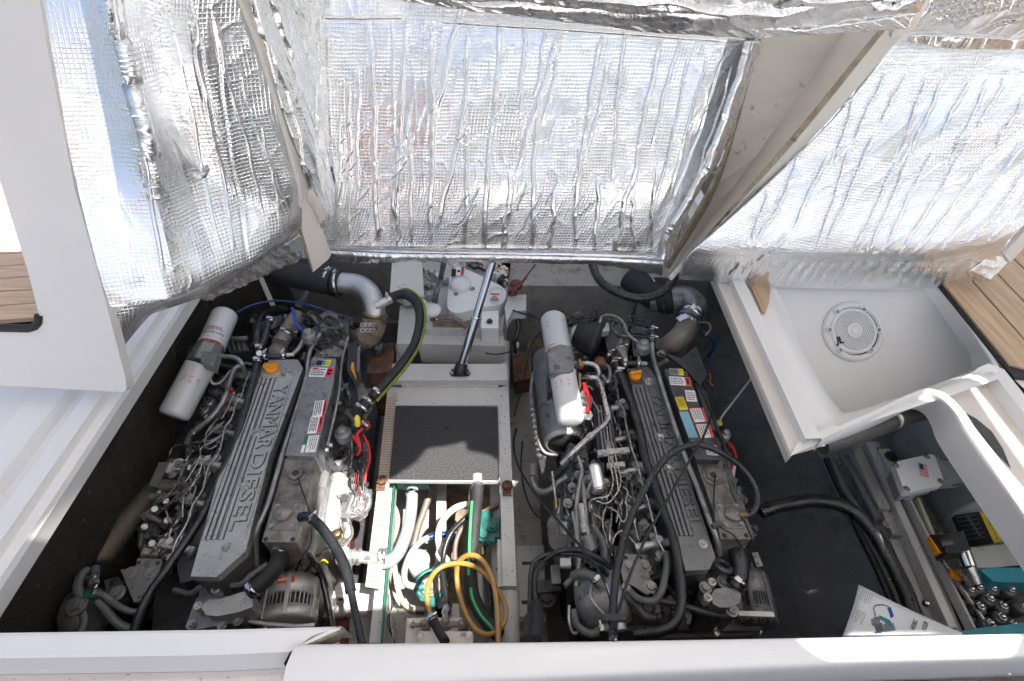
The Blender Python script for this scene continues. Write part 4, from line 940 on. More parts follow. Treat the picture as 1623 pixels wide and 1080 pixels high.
# block and head masses
def mass(name, poly, z, zb, material='irondk', bv=.01, eng=None): return MB().prism(px(poly, z), z - zb).build(name, material, eng, bevel=bv)
mass('engine_block', [(395, 600), (560, 600), (520, 900), (470, 985), (290, 985), (262, 930), (300, 800)], .50, .06, eng=E)
mass('cylinder_head', [(388, 585), (440, 575), (380, 900), (285, 925), (276, 870), (330, 740)], .63, .45, 'irondk', eng=E)
mass('injection_flank', [(330, 610), (385, 590), (275, 905), (232, 890), (225, 830), (262, 730)], .52, .12, 'irondk', eng=E)
mass('oil_pan', [(300, 640), (600, 640), (560, 980), (200, 980)], .22, .02, 'irondk', eng=E)
mass('gear_case', [(250, 900), (480, 900), (470, 1000), (240, 1000)], .48, .1, 'irondk', eng=E)
vct = [(426, 571), (472, 570), (480, 584), (428, 722), (399, 834), (390, 873), (343, 915), (302, 914), (345, 762), (402, 630)]
rb = []
tl = [(413, 600), (419.5, 600), (426, 600), (434, 600)]; bl_ = [(322, 856), (330, 856), (339.5, 856), (350, 856)]
for a, b in zip(tl, bl_): rb.append((a, b, 4.2))
rb.append(((462, 604), (391, 845), 1.6))
valve_cover(E, vct, zt, rb, [('YANMAR', (437, 612), (406, 712), 19), ('DIESEL', (403, 719), (364, 842), 20)], [(454, 592), (405, 686), (360, 868), (388, 770)])
oil_cap(E, 432, 586, zt, 10.5)
plate(E, [(418, 575), (447, 574), (443, 598), (411, 600)], zt + .003, .003, 'ironlt', name='cap_plate')
# heat exchanger / header tank
MB().prism(px([(496, 566), (533, 569), (528, 610), (500, 724), (452, 722), (488, 592)], .80), .20).build('header_tank', 'iron', E, bevel=.006, seg=3)
MB().prism(px([(452, 727), (500, 729), (492, 770), (470, 860), (415, 859), (432, 800)], .775), .22).build('tank_lower_section', 'irondirty', E, bevel=.004)
MB().prism(px([(500, 735), (522, 750), (508, 800), (494, 878), (472, 866), (487, 790)], .70), .18).build('tank_flank', 'iron', E, bevel=.004)
radcap(E, 449, 816, .778, 15, [(434, 800), (483, 799), (471, 841), (428, 840)], [(440, 804), (471, 803), (431, 835), (463, 835)])
for x, y in ((421, 855), (464, 855)): MB().lathe(P(x, y, .776), Z_, [(.0065, 0), (.0065, .0008), (0, .0008)], 12).build('bolt_hole', 'ink', E)
hexplug(E, 470, 753, .777, 12)
hose('sensor_wire', [(472, 758, .79), (478, 775, .80), (487, 800, .80), (494, 830, .79), (492, 862, .77), (478, 885, .74)], .0022, 'cableblk', E, 6)
MB().prism(px([(500, 560), (530, 548), (545, 556), (540, 566), (498, 566)], .78), .05).build('tank_end_cap', 'irondirty', E, bevel=.008)
# labels
sticker(E, 513, 576, .801, 22, 10, (1, .02), [(0, .1, .4, .9, 2), (.62, 0, 1, 1, 3)] + lines(.1, .2, .9, .8, 2, 2, .2, 3), ('lblblue', 'inkred', 'ink', 'lblyel'))
sticker(E, 509.5, 590.5, .801, 35, 14, (1, .03), lines(.04, .1, .68, .9, 4, 2, .2, 4) + [(.72, 0, 1, 1, 1), (.04, .04, .3, .2, 1)] + [(.78, .2, .94, .4, 0), (.78, .55, .94, .75, 0)])
sticker(E, 507, 648, .801, 26, 18, (-.17, .98), lines(.05, .35, .95, .95, 4, 2, .15, 5) + [(0, 0, 1, .22, 1), (.1, .06, .3, .16, 0), (.4, .06, .8, .16, 0)])
sticker(E, 500, 674, .801, 27, 18, (-.22, .97), lines(.05, .35, .95, .95, 5, 2, .15, 6) + [(0, 0, 1, .26, 1), (.1, .06, .5, .18, 0)])
sticker(E, 491.5, 704, .801, 27, 21, (-.24, .97), lines(.05, .05, .95, .62, 4, 2, .25, 7) + [(0, .72, .55, 1, 3), (.55, .7, 1, .8, 2)], ('paper', 'inkred', 'inkgrey', 'greendk'))
# long coolant pipe between cover and tank
hose('coolant_pipe', [(514, 505, .80), (508, 528, .80), (493, 553, .80), (488, 575, .79), (484, 605, .79), (450, 713, .79), (426, 795, .78), (408, 840, .75), (406, 870, .70), (407, 898, .66)], .0075, 'pipe', E, 12)
MB().beam(P(424, 832, .765), P(440, 834, .765), .012, .006).build('pipe_clip', 'steel', E)
pcap(E, 512, 520, .81, 9, 'irondk', name='pipe_elbow')
# big black breather hose beside the cover
hose('breather_hose', [(427, 505, .80), (420, 535, .80), (410, 560, .79), (408, 578, .78), (395, 628, .76), (380, 680, .75), (366, 720, .74), (350, 752, .74), (327, 806, .73), (303, 846, .72), (281, 878, .71), (258, 912, .70), (241, 935, .69), (225, 965, .68), (212, 1003, .66)], .0125, 'rubber', E, 14)
hose('tee_hose', [(412, 562, .80), (430, 565, .80), (454, 563, .79)], .010, 'rubber', E, 12)
MB().cyl(P(452, 563, .79), P(466, 562, .785), .0075).build('pipe_stub', 'alu', E)
hclamps([((411, 552, .795), (409, 560, .79)), ((408, 572, .785), (406, 580, .78)), ((421, 564, .80), (428, 565, .80)), ((428, 509, .80), (425, 516, .80)), ((450, 563, .795), (456, 563, .795))], .0135, E)
MB().cyl(P(412, 560, .78), P(411, 560, .815), .011, n=8).build('tee_fitting', 'alu', E)
# filters with their head
f1 = oilfilter(E, (358, 496), (335, 549), .80, .78, 19.5, [], 3)
f, A, B, r, ax, side, per, L = f1
curved_text('filter_lettering', 'YANMAR', A, ax, side, per, r, L - .012, 1.1, -.62, .020, 'inkred', f, 1, .0012)
curved_text('filter_lettering', 'GENUINE PARTS', A, ax, side, per, r, L - .038, 1.1, -.55, .010, 'inkgrey', f, 1)
curved_text('filter_lettering', '119593-35100', A, ax, side, per, r, L - .052, .95, -.35, .006, 'inkgrey', f, 1)
curved_text('filter_lettering', 'MARINE FILTER', A, ax, side, per, r, L - .062, .9, -.2, .007, 'inkred', f, 1)
oilfilter(E, (274, 662), (317, 581), .70, .77, 23.5, [(.125 + .014 * i - (.0), -.75 + .45 * j, 'icon') for i in (0, 1) for j in range(3)], 5)
MB().cyl(P(335, 548, .775), P(318, 579, .765), pxm(22, 325, 565, .77), n=8, smooth=False).build('filter_head', 'iron', E, bevel=.004)
MB().prism(px([(298, 548), (312, 548), (318, 585), (292, 580)], .76), .05).build('filter_head_lug', 'irondk', E, bevel=.006)
MB().prism(px([(322, 556), (345, 560), (338, 582), (318, 574)], .835), .04).build('filter_head_face', 'iron', E, bevel=.004)
MB().cyl(P(338, 564, .79), P(352, 565, .79), .012, n=6, smooth=False).build('union_nut', 'pipe', E)
hose('oil_pipe', [(350, 565, .79), (372, 567, .79), (383, 576, .78), (388, 590, .74)], .0085, 'pipe', E, 12)
hose('oil_pipe', [(340, 580, .76), (334, 595, .74), (337, 608, .72), (350, 606, .71), (366, 588, .72), (384, 577, .72), (400, 578, .72)], .006, 'pipe', E, 10)
hose('oil_pipe', [(345, 578, .74), (365, 582, .73), (385, 584, .72)], .0075, 'rubber', E, 10)
MB().prism(px([(352, 536), (385, 534), (396, 556), (366, 560)], .70), .12).build('intake_housing', 'irondk', E, bevel=.006)
for k in range(4): MB().beam(P(360 + 8 * k, 538, .703), P(364 + 8 * k, 556, .703), .004, .008).build('fin', 'iron', E)
MB().cyl(P(368, 537, .72), P(392, 537, .72), .010).build('cross_tube', 'pipe', E)
# main intake pipe
hose('fuel_feed_pipe', [(388, 579, .73), (374, 583, .73), (366, 600, .72), (358, 628, .72), (345, 650, .71), (328, 668, .69), (306, 686, .66), (296, 703, .63)], .0098, 'pipe', E, 12)
MB().cyl(P(308, 684, .665), P(303, 690, .655), .0125).build('pipe_collar', 'steel', E)
for i, (x, y) in enumerate(((339, 619), (331, 637), (324, 649))):
    p = P(x, y, .64); m = MB(); m.lathe(p - Z_ * .04, Z_, [(.022, 0), (.022, .04), (.014, .045)], 14); m.cyl(p, p + Z_ * .016, .013, n=6, smooth=False); m.cyl(p + Z_ * .016, p + Z_ * .017, .007, n=10, m=1); m.build('banjo_bolt', ['pipe', 'ink'], E)
# injectors and the leak-off pipe
inj = [(393, 598), (372, 634), (353, 684), (334, 735), (309, 796), (277, 865)]
for i, (x, y) in enumerate(inj): injector(E, x, y, .67, (.9, -.2), 1.0, i)
hose('leak_off_pipe', [(395, 590, .70), (388, 610, .71), (383, 628, .715), (374, 640, .71), (368, 662, .715), (357, 678, .71), (352, 700, .715), (345, 722, .71), (330, 742, .71), (322, 775, .71), (306, 800, .71), (296, 830, .705), (280, 858, .70), (271, 885, .68), (262, 905, .66)], .0036, 'steel', E, 8)
# high pressure pipes from the pump to the injectors
pump = (262, 768)
hp = [[(270, 765, .62), (296, 758, .66), (315, 745, .69), (332, 722, .70), (334, 735, .69)],
      [(266, 772, .62), (292, 776, .66), (312, 756, .69), (320, 735, .70), (318, 712, .70), (338, 700, .69), (353, 690, .69)],
      [(262, 778, .61), (246, 800, .62), (252, 806, .63), (284, 790, .67), (306, 768, .70), (312, 752, .70)],
      [(258, 782, .60), (243, 800, .60), (262, 803, .64), (288, 780, .68), (310, 770, .70), (303, 796, .70)],
      [(250, 806, .62), (262, 808, .66), (270, 828, .66), (288, 826, .66), (290, 800, .69)],
      [(236, 820, .58), (222, 845, .58), (222, 868, .58), (240, 884, .60)],
      [(240, 824, .60), (236, 840, .61), (250, 850, .63), (270, 845, .65), (286, 833, .66)],
      [(256, 850, .63), (246, 862, .62), (253, 874, .63), (268, 870, .66)],
      [(300, 768, .70), (284, 765, .69), (262, 790, .66), (246, 798, .64)], [(356, 668, .70), (330, 690, .70), (324, 705, .70), (332, 712, .70), (344, 706, .70)],
      [(345, 664, .69), (334, 676, .70), (326, 690, .69), (330, 700, .70), (352, 690, .70)], [(372, 622, .71), (362, 645, .71), (352, 664, .71)], [(304, 740, .68), (316, 724, .70), (312, 735, .70), (296, 762, .69)]]
for h_ in hp: hose('injection_pipe', h_, .0027, 'steel' if random.random() < .7 else 'pipe', E, 7)
plate(E, [(252, 733), (267, 732), (249, 772), (235, 770)], .68, .006, 'pipe', name='name_plate')
m = MB(); m.cyl(P(256, 768, .62), P(280, 768, .62), .020); m.cyl(P(280, 768, .62), P(285, 768, .62), .012); m.build('fuel_solenoid', 'pipe', E)
m = MB(); m.cyl(P(270, 742, .60), P(270, 742, .66), .018); m.cyl(P(284, 736, .60), P(284, 736, .67), .020, n=8); m.bolt(P(284, 736, .672), r=.010); m.bolt(P(274, 753, .66), r=.009); m.box(P(284, 745, .62), .07, .06, .05); m.build('injection_pump', 'iron', E, bevel=.003)
for i, (x, y) in enumerate(((300, 742), (302, 772), (262, 795), (264, 826), (244, 808), (228, 836), (240, 862))): MB().cyl(P(x, y, .58), P(x + 1, y - 1, .64), .010, n=6, smooth=False).build('pipe_nut', 'pipe', E)
hose('spring', [(244, 812, .60), (236, 840, .58), (232, 858, .57)], .010, 'irondk', E, 8, 6, .3, .004)
hose('oil_drain_pipe', [(268, 722, .56), (276, 708, .58), (300, 703, .60), (316, 700, .60)], .0035, 'steel', E, 7)
clutter(E, [(330, 690), (385, 600), (395, 630), (300, 900), (235, 900), (222, 840), (255, 760)], .60, 95, 11)
clutter(E, [(350, 600), (385, 585), (360, 680), (335, 690)], .64, 20, 12)
for i, (x0, y0, x1, y1) in enumerate(((350, 655, 346, 668), (332, 700, 326, 716), (316, 752, 309, 770), (289, 812, 282, 830))):
    MB().cyl(P(x0, y0, .66), P(x1, y1, .66), .016).build('injector_sleeve', 'irondk', E)
MB().box(P(366, 621, .70), .022, .022, .03, V(1, .2, 0)).build('connector_plug', 'red', E, bevel=.004)
hose('red_wire', [(364, 627, .70), (358, 640, .69), (360, 655, .66)], .003, 'red', E, 6)
spaghetti(E, (352, 640), (245, 885), 26, .66, 26, 81)
spaghetti(E, (470, 500), (540, 545), 30, .78, 8, 82, ('cableblk', 'pipe', 'irondk'))
spaghetti(E, (560, 610), (566, 780), 10, .72, 12, 83, ('cableblk', 'cableblk', 'rubber', 'pipe'), (.0018, .0032))
# front bracket, raw water pump and hoses at the near left corner
plate(E, [(218, 885), (255, 886), (257, 892), (250, 915), (237, 952), (212, 955), (191, 903), (214, 901)], .66, .012, 'iron', [(208, 908), (240, 908), (224, 943)], [(220, 892), (250, 893)], 'mounting_bracket', .003, .012)
MB().prism(px([(165, 920), (188, 914), (197, 935), (185, 958), (170, 950)], .64), .05).build('pump_bracket', 'irondk', E, bevel=.006)
MB().bolt(P(187, 941, .645), r=.015).build('bolt', 'pipe', E); MB().lathe(P(181, 923, .641), Z_, [(.012, 0), (.012, .001), (0, .001)], 14).build('bolt_hole', 'ink', E)
pa, pb = P(122, 980, .60), P(160, 968, .60)
MB().lathe(P(108, 982, .585), (P(165, 962, .60) - P(108, 982, .585)), [(.0, 0), (.05, .004), (.062, .02), (.066, .04), (.066, .075), (.05, .08)], 32).build('raw_water_pump', 'iron', E)
hose('pump_belt_guard', [(100, 985, .62), (104, 955, .64), (122, 938, .65), (150, 934, .65)], .010, 'irondk', E, 8)
hose('corrugated_hose', [(128, 950, .66), (124, 930, .67), (130, 912, .67), (140, 904, .66)], .013, 'hosegrey', E, 12, 8, .07, .005)
hose('short_hose', [(152, 900, .66), (150, 915, .67), (149, 928, .67)], .011, 'hosegrey', E, 12)
MB().cyl(P(149, 922, .67), P(149, 928, .67), .014, n=6, smooth=False).build('tee_fitting', 'steel', E)
MB().box(P(145, 943, .67), .03, .02, .02).build('tee_fitting', 'greendk', E, bevel=.004)
MB().bolt(P(124, 961, .67), r=.018).build('union_nut', 'pipe', E)
hose('coolant_hose', [(152, 941, .67), (165, 944, .67), (178, 954, .66), (195, 965, .66), (212, 970, .65), (228, 966, .64)], .0088, 'hosegrey', E, 12)
hose('coolant_hose', [(155, 953, .66), (170, 970, .65), (186, 988, .64), (206, 998, .63)], .0115, 'hosegrey', E, 12)
hose('coolant_hose', [(130, 966, .66), (134, 985, .65), (128, 1004, .64)], .010, 'hosegrey', E, 12)
hclamps([((148, 918, .67), (149, 924, .67)), ((152, 941, .67), (158, 942, .67))], .012, E, w_=.008)
# thermostat housing, elbow hose, alternator at the near end
thermostat(E, [(318, 961), (330, 951), (352, 949), (385, 938), (400, 940), (401, 962), (380, 970), (345, 977), (326, 975)], .66, .09, [(342, 935), (314, 961)])
MB().prism(px([(310, 950), (330, 930), (370, 930), (385, 985), (300, 1000), (297, 985)], .61), .2).build('timing_cover', 'iron', E, bevel=.006)
for x, y in ((367, 935), (324, 938), (303, 990), (377, 985), (352, 992)): MB().bolt(P(x, y, .615), r=.009).build('bolt', 'pipe', E)
hose('elbow_hose', [(444, 878, .70), (438, 896, .70), (425, 914, .69), (410, 927, .68), (396, 938, .67)], .0235, 'rubmatt', E, 18)
MB().cyl(P(446, 862, .70), P(444, 880, .70), .022).build('hose_neck', 'iron', E)
clamp(P(443, 876, .70), P(441, 884, .70), .024, E); clamp(P(402, 933, .675), P(396, 938, .672), .0245, E)
hose('corrugated_hose', [(276, 935, .62), (301, 941, .63), (318, 931, .65), (342, 925, .66), (378, 927, .67), (398, 912, .68), (424, 894, .68)], .0082, 'hosegrey', E, 10, 10, .08, .0045)
ringeye(E, 384, 899, .66, 11)
alternator(E, (466, 916), (454, 992), .50, 43, .25)
hose('belt_arm', [(395, 985, .58), (430, 990, .58), (470, 993, .58), (498, 991, .56)], .007, 'alu', E, 8)
m = MB(); 
for i in range(3): m.cyl(P(420 + 18 * i, 992, .55), P(420 + 18 * i, 1000, .55), .012, n=8)
m.build('adjuster_bolts', 'steel', E)
for pts in ([(455, 905, .6), (448, 890, .64), (430, 900, .62)], [(470, 905, .62), (480, 885, .66), (505, 880, .66), (520, 870, .62)], [(485, 905, .6), (500, 893, .63), (510, 905, .58), (520, 930, .5)], [(462, 900, .6), (470, 888, .64), (478, 896, .62)]):
    hose('alternator_wire', pts, .004, 'cableblk', E, 6)
hose('thin_blue_wire', [(395, 975, .60), (405, 965, .6), (420, 950, .56)], .002, 'blue', E, 6)
hose('bonded_wires', [(500, 898, .6), (512, 888, .62), (520, 892, .6)], .003, 'yellow', E, 6)
# far end: turbo, inlet pipe, caps and hoses
M['warmgrey'] = mat('warm grey casting', (0.30, 0.26, 0.22), .5, .2, var=.3, vs=12, bump=.4, grime=.3)
MB().cyl(P(472, 500, .72), P(443, 546, .72), .031, .032, n=28).build('charge_pipe', 'warmgrey', E)
MB().ball(P(440, 556, .705), .036, (1, 1, .8), 20).build('charge_pipe_dome', 'warmgrey', E)
clamp(P(452, 532, .72), P(448, 538, .72), .033, E)
hose('clamp_band', [(427, 532, .77), (440, 536, .77), (455, 540, .77)], .003, 'steel', E, 6)
hose('wide_black_hose', [(412, 562, .66), (407, 535, .70), (414, 506, .70), (432, 492, .68), (452, 492, .64)], .020, 'rubber', E, 14)
MB().lathe(P(428, 510, .70), V(-.4, .5, .8), [(.055, -.03), (.06, 0), (.052, .01), (.02, .012), (0, .012)], 30).build('turbo_housing', 'irondk', E)
pcap(E, 489, 530, .84, 11, 'iron'); hose('cap_outlet', [(482, 538, .80), (474, 552, .79), (466, 560, .78)], .009, 'pipe', E, 10)
MB().prism(px([(499, 507), (530, 500), (553, 512), (552, 552), (512, 556), (498, 530)], .74), .2).build('turbo_casting', 'irondk', E, bevel=.012, seg=3)
for x, y in ((520, 512), (540, 518), (520, 540), (542, 545), (530, 528)): MB().bolt(P(x, y, .745), r=.009).build('bolt', 'pipe', E)
MB().cyl(P(515, 500, .80), P(516, 512, .79), .02).build('hose_elbow', 'iron', E)
hose('short_hose', [(508, 505, .82), (520, 498, .82), (534, 504, .80)], .014, 'irondk', E, 12)
hose('blue_hose', [(463, 489, .78), (467, 500, .79), (468, 510, .80), (473, 518, .80), (480, 524, .81)], .0068, 'blue', E, 10)
clutter(E, [(400, 500), (560, 500), (560, 570), (500, 590), (470, 560), (400, 560)], .68, 34, 14, zr=.08)
hose('black_hose', [(395, 520, .62), (405, 505, .66), (425, 500, .66), (440, 492, .62)], .007, 'rubber', E, 8)
# right flank: cable ladder, relays, wires
hose('cable_rail', [(552, 535, .84), (547, 552, .83), (542, 576, .82), (538, 619, .81), (530, 660, .80), (519, 706, .79)], .0045, 'pipe', E, 8)
MB().prism(px([(524, 602), (541, 602), (534, 643), (519, 640)], .77), .06).build('junction_tray', 'irondk', E, bevel=.003)
MB().prism(px([(519, 650), (534, 655), (522, 698), (508, 690)], .76), .06).build('junction_tray', 'irondk', E, bevel=.003)
for x, y in ((539, 618), (536, 640), (522, 706), (516, 714)): MB().cyl(P(x, y, .79), P(x + 5, y - 1, .79), .007).build('rail_bracket', 'pipe', E)
MB().prism(px([(553, 545), (566, 540), (568, 590), (560, 605), (550, 585)], .84), .05).build('relay_box', 'plasblk', E, bevel=.004)
plate(E, [(567, 550), (571, 548), (570, 590), (565, 590)], .845, .004, 'hosegrey', name='relay_plate')
for k in range(3): hose('orange_wire', [(558 + k, 575, .86), (557 + k * 2, 585, .865), (562 + k, 595 + 3 * k, .85)], .0018, 'orange', E, 5)
for k in range(6):
    o = k * 2.2; hose('loom_wire', [(552 + o, 600, .80), (555 + o, 620 + o, .80), (560 + o, 645, .79), (566 + o * .6, 665 + o, .77), (568 + o * .4, 690, .74), (572, 715, .70)], .0026, 'cableblk', E, 5)
MB().prism(px([(560, 612), (575, 606), (585, 630), (572, 650), (562, 640)], .78), .07).build('hose_connector', 'iron', E, bevel=.006)
clamp(P(584, 634, .78), P(577, 643, .77), .024, E); clamp(P(576, 645, .77), P(570, 652, .76), .024, E)
MB().cyl(P(586, 632, .78), P(566, 656, .75), .0215).build('rubber_joint', 'rubmatt', E)
MB().lathe(P(567, 677, .78), P(566, 661, .80) - P(567, 677, .78), [(.006, 0), (.010, .006), (.010, .03), (.004, .04)], 10).build('yellow_plug', 'yellow', E)
hose('red_cable', [(560, 692, .77), (566, 700, .775), (571, 708, .77), (566, 690, .775), (574, 680, .77)], .0052, 'red', E, 8)
hose('red_cable', [(568, 694, .77), (571, 712, .765), (566, 722, .75)], .0045, 'red', E, 8)
hose('red_cable', [(576, 690, .72), (584, 708, .71), (586, 728, .70), (581, 745, .68), (578, 766, .66)], .0042, 'red', E, 8)
hose('red_wire', [(574, 674, .76), (582, 668, .76), (586, 676, .75), (580, 682, .75)], .002, 'red', E, 6)
MB().cyl(P(573, 668, .76), P(583, 676, .75), .005).build('crimp_sleeve', 'hosewht', E)
pcap(E, 543, 686, .76, 13, 'iron', name='filler_cap'); pcap(E, 573, 735, .70, 9, 'irondk', name='sensor_cap')
MB().lathe(P(518, 735, .60), Z_, [(.035, 0), (.035, .06), (.028, .066), (.012, .066), (.012, .06), (0, .06)], 24).build('idler_boss', 'irondk', E)
clutter(E, [(545, 700), (578, 700), (575, 790), (552, 790), (520, 745)], .62, 26, 15, zr=.05)
clutter(E, [(540, 600), (570, 640), (560, 700), (535, 680)], .70, 14, 16, zr=.04)
# silver cooler tube on the lit flank
MB().lathe(P(538, 752, .64), P(525, 838, .60) - P(538, 752, .64), [(.022, 0), (.029, .012), (.029, .05), (.031, .052), (.031, .06), (.029, .062), (.029, .17), (.022, .19)], 30).build('oil_cooler', 'alu', E)
MB().prism(px([(504, 742), (520, 758), (508, 808), (496, 880), (486, 860)], .66), .12).build('cooler_bracket', 'iron', E, bevel=.005)
for x, y in ((507, 790), (547, 790), (534, 846)): MB().lathe(P(x, y, .66), Z_, [(.013, -.03), (.013, .006), (.008, .008), (0, .008)], 14).build('drain_plug', 'brass' if x > 520 else 'alu', E)
M['crinkle'] = mat('crinkled foil tape', (.72, .72, .70), .25, .9, bump=1.0, bs=60)
for pts, rr in (([(556, 770, .64), (566, 782, .66), (572, 800, .66), (560, 812, .65), (548, 826, .63), (552, 846, .62), (543, 862, .60)], .017), ):
    hose('foil_wrapped_hose', pts, rr, 'crinkle', E, 12)
hose('foil_wrapped_loop', [(562, 776, .66), (575, 774, .68), (585, 786, .68), (583, 804, .68), (572, 814, .67), (552, 814, .66)], .009, 'crinkle', E, 10)
clutter(E, [(548, 770), (576, 775), (572, 812), (550, 806)], .67, 20, 17, ('alu', 'steel', 'pipe', 'irondk'), .02)
for k in range(5): hose('thin_wire', [(556 + 3 * k, 750, .70), (552 + 4 * k, 768, .70), (562 + 3 * k, 785, .70), (556 + 5 * k, 803, .69)], .0015, ['cableblk', 'steel', 'hosegrey', 'red', 'pipe'][k], E, 5)
MB().prism(px([(528, 862), (553, 868), (552, 898), (532, 894)], .60), .06).build('water_outlet', 'alu', E, bevel=.006)
# engine foot and mount in the light
plate(E, [(506, 925), (545, 925), (560, 960), (548, 975), (512, 980)], .34, .03, 'bilge', [(523, 958)], name='engine_foot', br=.02)
for k in range(4): MB().box(P(524, 930 + 7 * k, .36 - .01 * k), .10, .02, .02).build('mount_leaf', 'white', E, bevel=.004)

# ------------------------------------------------------------------ exhaust of the left engine
X = thing('exhaust_elbow', 'silver exhaust elbow with black rubber duct, left of the white generator', 'exhaust pipe', P(590, 500, .7))
MB().tube(catmull([P(405, 412, .80), P(455, 432, .80), (P(530, 449, .80))], 10), .058, 32).build('rubber_duct', 'rubmatt', X)
MB().tube(catmull([P(528, 447, .80), P(545, 449, .80), P(568, 452, .80), P(586, 466, .79), P(594, 490, .76), P(594, 502, .74)], 8), lambda t: .046 - .004 * t, 30).build('cast_elbow', mat('bright cast elbow', (.58, .58, .57), .38, .8, var=.15, bump=.4, bs=200), X)
clamp(P(523, 446, .80), P(531, 448, .80), .0595, X, w_=.016); clamp(P(535, 450, .80), P(541, 450, .80), .0595, X, w_=.012)
MB().lathe(P(532, 448, .80), P(546, 450, .80) - P(532, 448, .80), [(.057, 0), (.058, .012), (.054, .026), (.046, .028)], 30).build('rubber_cuff', 'rubmatt', X)
MB().lathe(P(594, 496, .745), P(593, 508, .72) - P(594, 496, .745), [(.049, 0), (.052, .004), (.052, .018), (.049, .022)], 30).build('clamp_band', 'brass', X)
MB().tube(catmull([P(594, 500, .73), P(592, 518, .70), P(582, 534, .66), P(566, 540, .62)], 8), .050, 26).build('lagged_elbow', mat('exhaust lagging', (.30, .25, .21), .8, 0, var=.5, vs=18, col2=(.14, .09, .06), bump=1.2, bs=45, grime=.3), X)
for k in range(6):
    c = P(576 + 7 * (k % 3), 515 + 9 * (k // 3), .765); MB().tube([c + V(math.cos(t) * .012, math.sin(t) * .010, .002 * math.sin(3 * t)) for t in [i * .5 for i in range(12)]], .0022, 5).build('lagging_wire', 'alu', X)
MB().cyl(P(594, 486, .79), P(620, 474, .80), .018, n=20).build('water_inlet', 'alu', X)
MB().prism(px([(592, 548), (625, 542), (622, 590), (580, 592)], .58), .3).build('exhaust_riser', 'rust', X, bevel=.01)
MB().lathe(P(600, 556, .60), Z_, [(.03, 0), (.028, .03), (.02, .04), (0, .04)], 16).build('riser_plug', 'irondk', X)
MB().tube(catmull([P(618, 473, .80), P(630, 468, .81), P(646, 469, .82), P(661, 482, .82), P(666, 508, .81), P(658, 544, .80), P(640, 574, .80), P(616, 602, .80), P(590, 630, .79)], 8), .0185, 18).build('cooling_hose', 'rubmatt', X)
MB().tube(catmull([P(622, 465, .815), P(646, 459, .825), P(669, 478, .828), P(674, 509, .825), P(665, 547, .815), P(645, 580, .81), P(622, 608, .81), P(597, 636, .80)], 8), .0055, 8).build('hose_stripe', 'ylwgreen', X)
clamp(P(617, 474, .80), P(624, 471, .805), .0195, X); clamp(P(597, 624, .79), P(591, 631, .79), .0195, X)

# ------------------------------------------------------------------ loose things round the left engine
o = hose('blue_line', [(340, 515, .74), (376, 495, .78), (402, 483, .78), (435, 477, .78), (463, 479, .78), (486, 483, .78), (522, 494, .76), (560, 506, .72)], .004, 'bluedk', None, 8); tag(o, 'thin dark blue line arching behind the left engine', 'hose')
o = hose('ribbed_hose', [(494, 440, .66), (487, 460, .66), (472, 488, .62)], .018, 'hosegrey', None, 16, 8, .04, .006); tag(o, 'short pale ribbed hose standing behind the left engine', 'hose')
o = MB().beam(P(413, 440, .62), P(434, 488, .55), .022, .02).build('support_post', 'greyply', None, bevel=.002); tag(o, 'pale wooden strut behind the left engine', 'strut')
o = hose('heater_hose', [(476, 820, .83), (486, 819, .84), (497, 824, .85), (517, 846, .86), (538, 879, .86), (550, 908, .86), (556, 938, .86)], .0135, 'rubber', None, 14); tag(o, 'thick black hose from the left engine pressure cap to the near coaming', 'hose')
h2 = hose('hose_tail', [(555, 930, .86), (562, 965, .87), (568, 992, .88), (574, 1022, .89)], .009, 'rubber', o, 12)
MB().cyl(P(474, 820, .825), P(482, 819, .835), .0075).build('hose_barb', 'brass', o)
clamp(P(496, 823, .85), P(500, 826, .85), .0142, o, w_=.004)
o = hose('oil_tube', [(509, 912, .5), (516, 940, .48), (528, 1000, .45)], .010, 'rubber', None, 10); tag(o, 'black tube dropping beside the left alternator', 'hose')
# ================================================================== RIGHT ENGINE
E = thing('marine_engine', 'right marine diesel engine with label-covered black tank, crossed by thin black cables', 'engine', P(1080, 800, 0))
zt = .75
mass('engine_block', [(930, 600), (1110, 600), (1200, 960), (1130, 985), (1000, 985), (930, 930), (905, 720)], .50, .06, eng=E)
mass('cylinder_head', [(985, 590), (1005, 585), (1085, 905), (1010, 925), (985, 880), (975, 740)], .63, .45, eng=E)
mass('injection_flank', [(930, 590), (985, 590), (1015, 900), (985, 930), (905, 920), (885, 800), (905, 720)], .52, .12, eng=E)
mass('oil_pan', [(880, 620), (1120, 620), (1210, 985), (910, 990)], .22, .02, eng=E)
mass('gear_case', [(960, 900), (1190, 905), (1210, 1000), (985, 1000)], .46, .1, eng=E)
vct = [(993, 585), (1026, 581), (1039, 597), (1080, 729), (1116, 828), (1134, 884), (1124, 903), (1087, 905), (1072, 854), (1032, 733), (1002, 612)]
rb = [((1004 + 6.3 * i, 616 - i), (1073 + 7.6 * i, 850), 4.4) for i in range(4)] + [((1050, 634), (1121, 850), 1.6)]
valve_cover(E, vct, zt, rb, [('YANMAR', (1032, 622), (1063, 735), 15), ('DIESEL', (1066, 742), (1095, 838), 16)], [(1029, 605), (1045, 693), (1060, 743), (1114, 862)], 'iron2')
oil_cap(E, 1006, 598, zt, 9.5)
plate(E, [(995, 588), (1013, 587), (1020, 608), (1000, 609)], zt + .003, .003, 'irondk', name='cap_plate')
MB().prism(px([(1053, 586), (1088, 588), (1094, 600), (1132, 704), (1143, 729), (1103, 729)], .80), .2).build('header_tank', 'irondk', E, bevel=.006, seg=3)
MB().prism(px([(1103, 732), (1144, 731), (1158, 779), (1191, 855), (1143, 855), (1130, 808)], .775), .22).build('tank_lower_section', 'irondirty', E, bevel=.004)
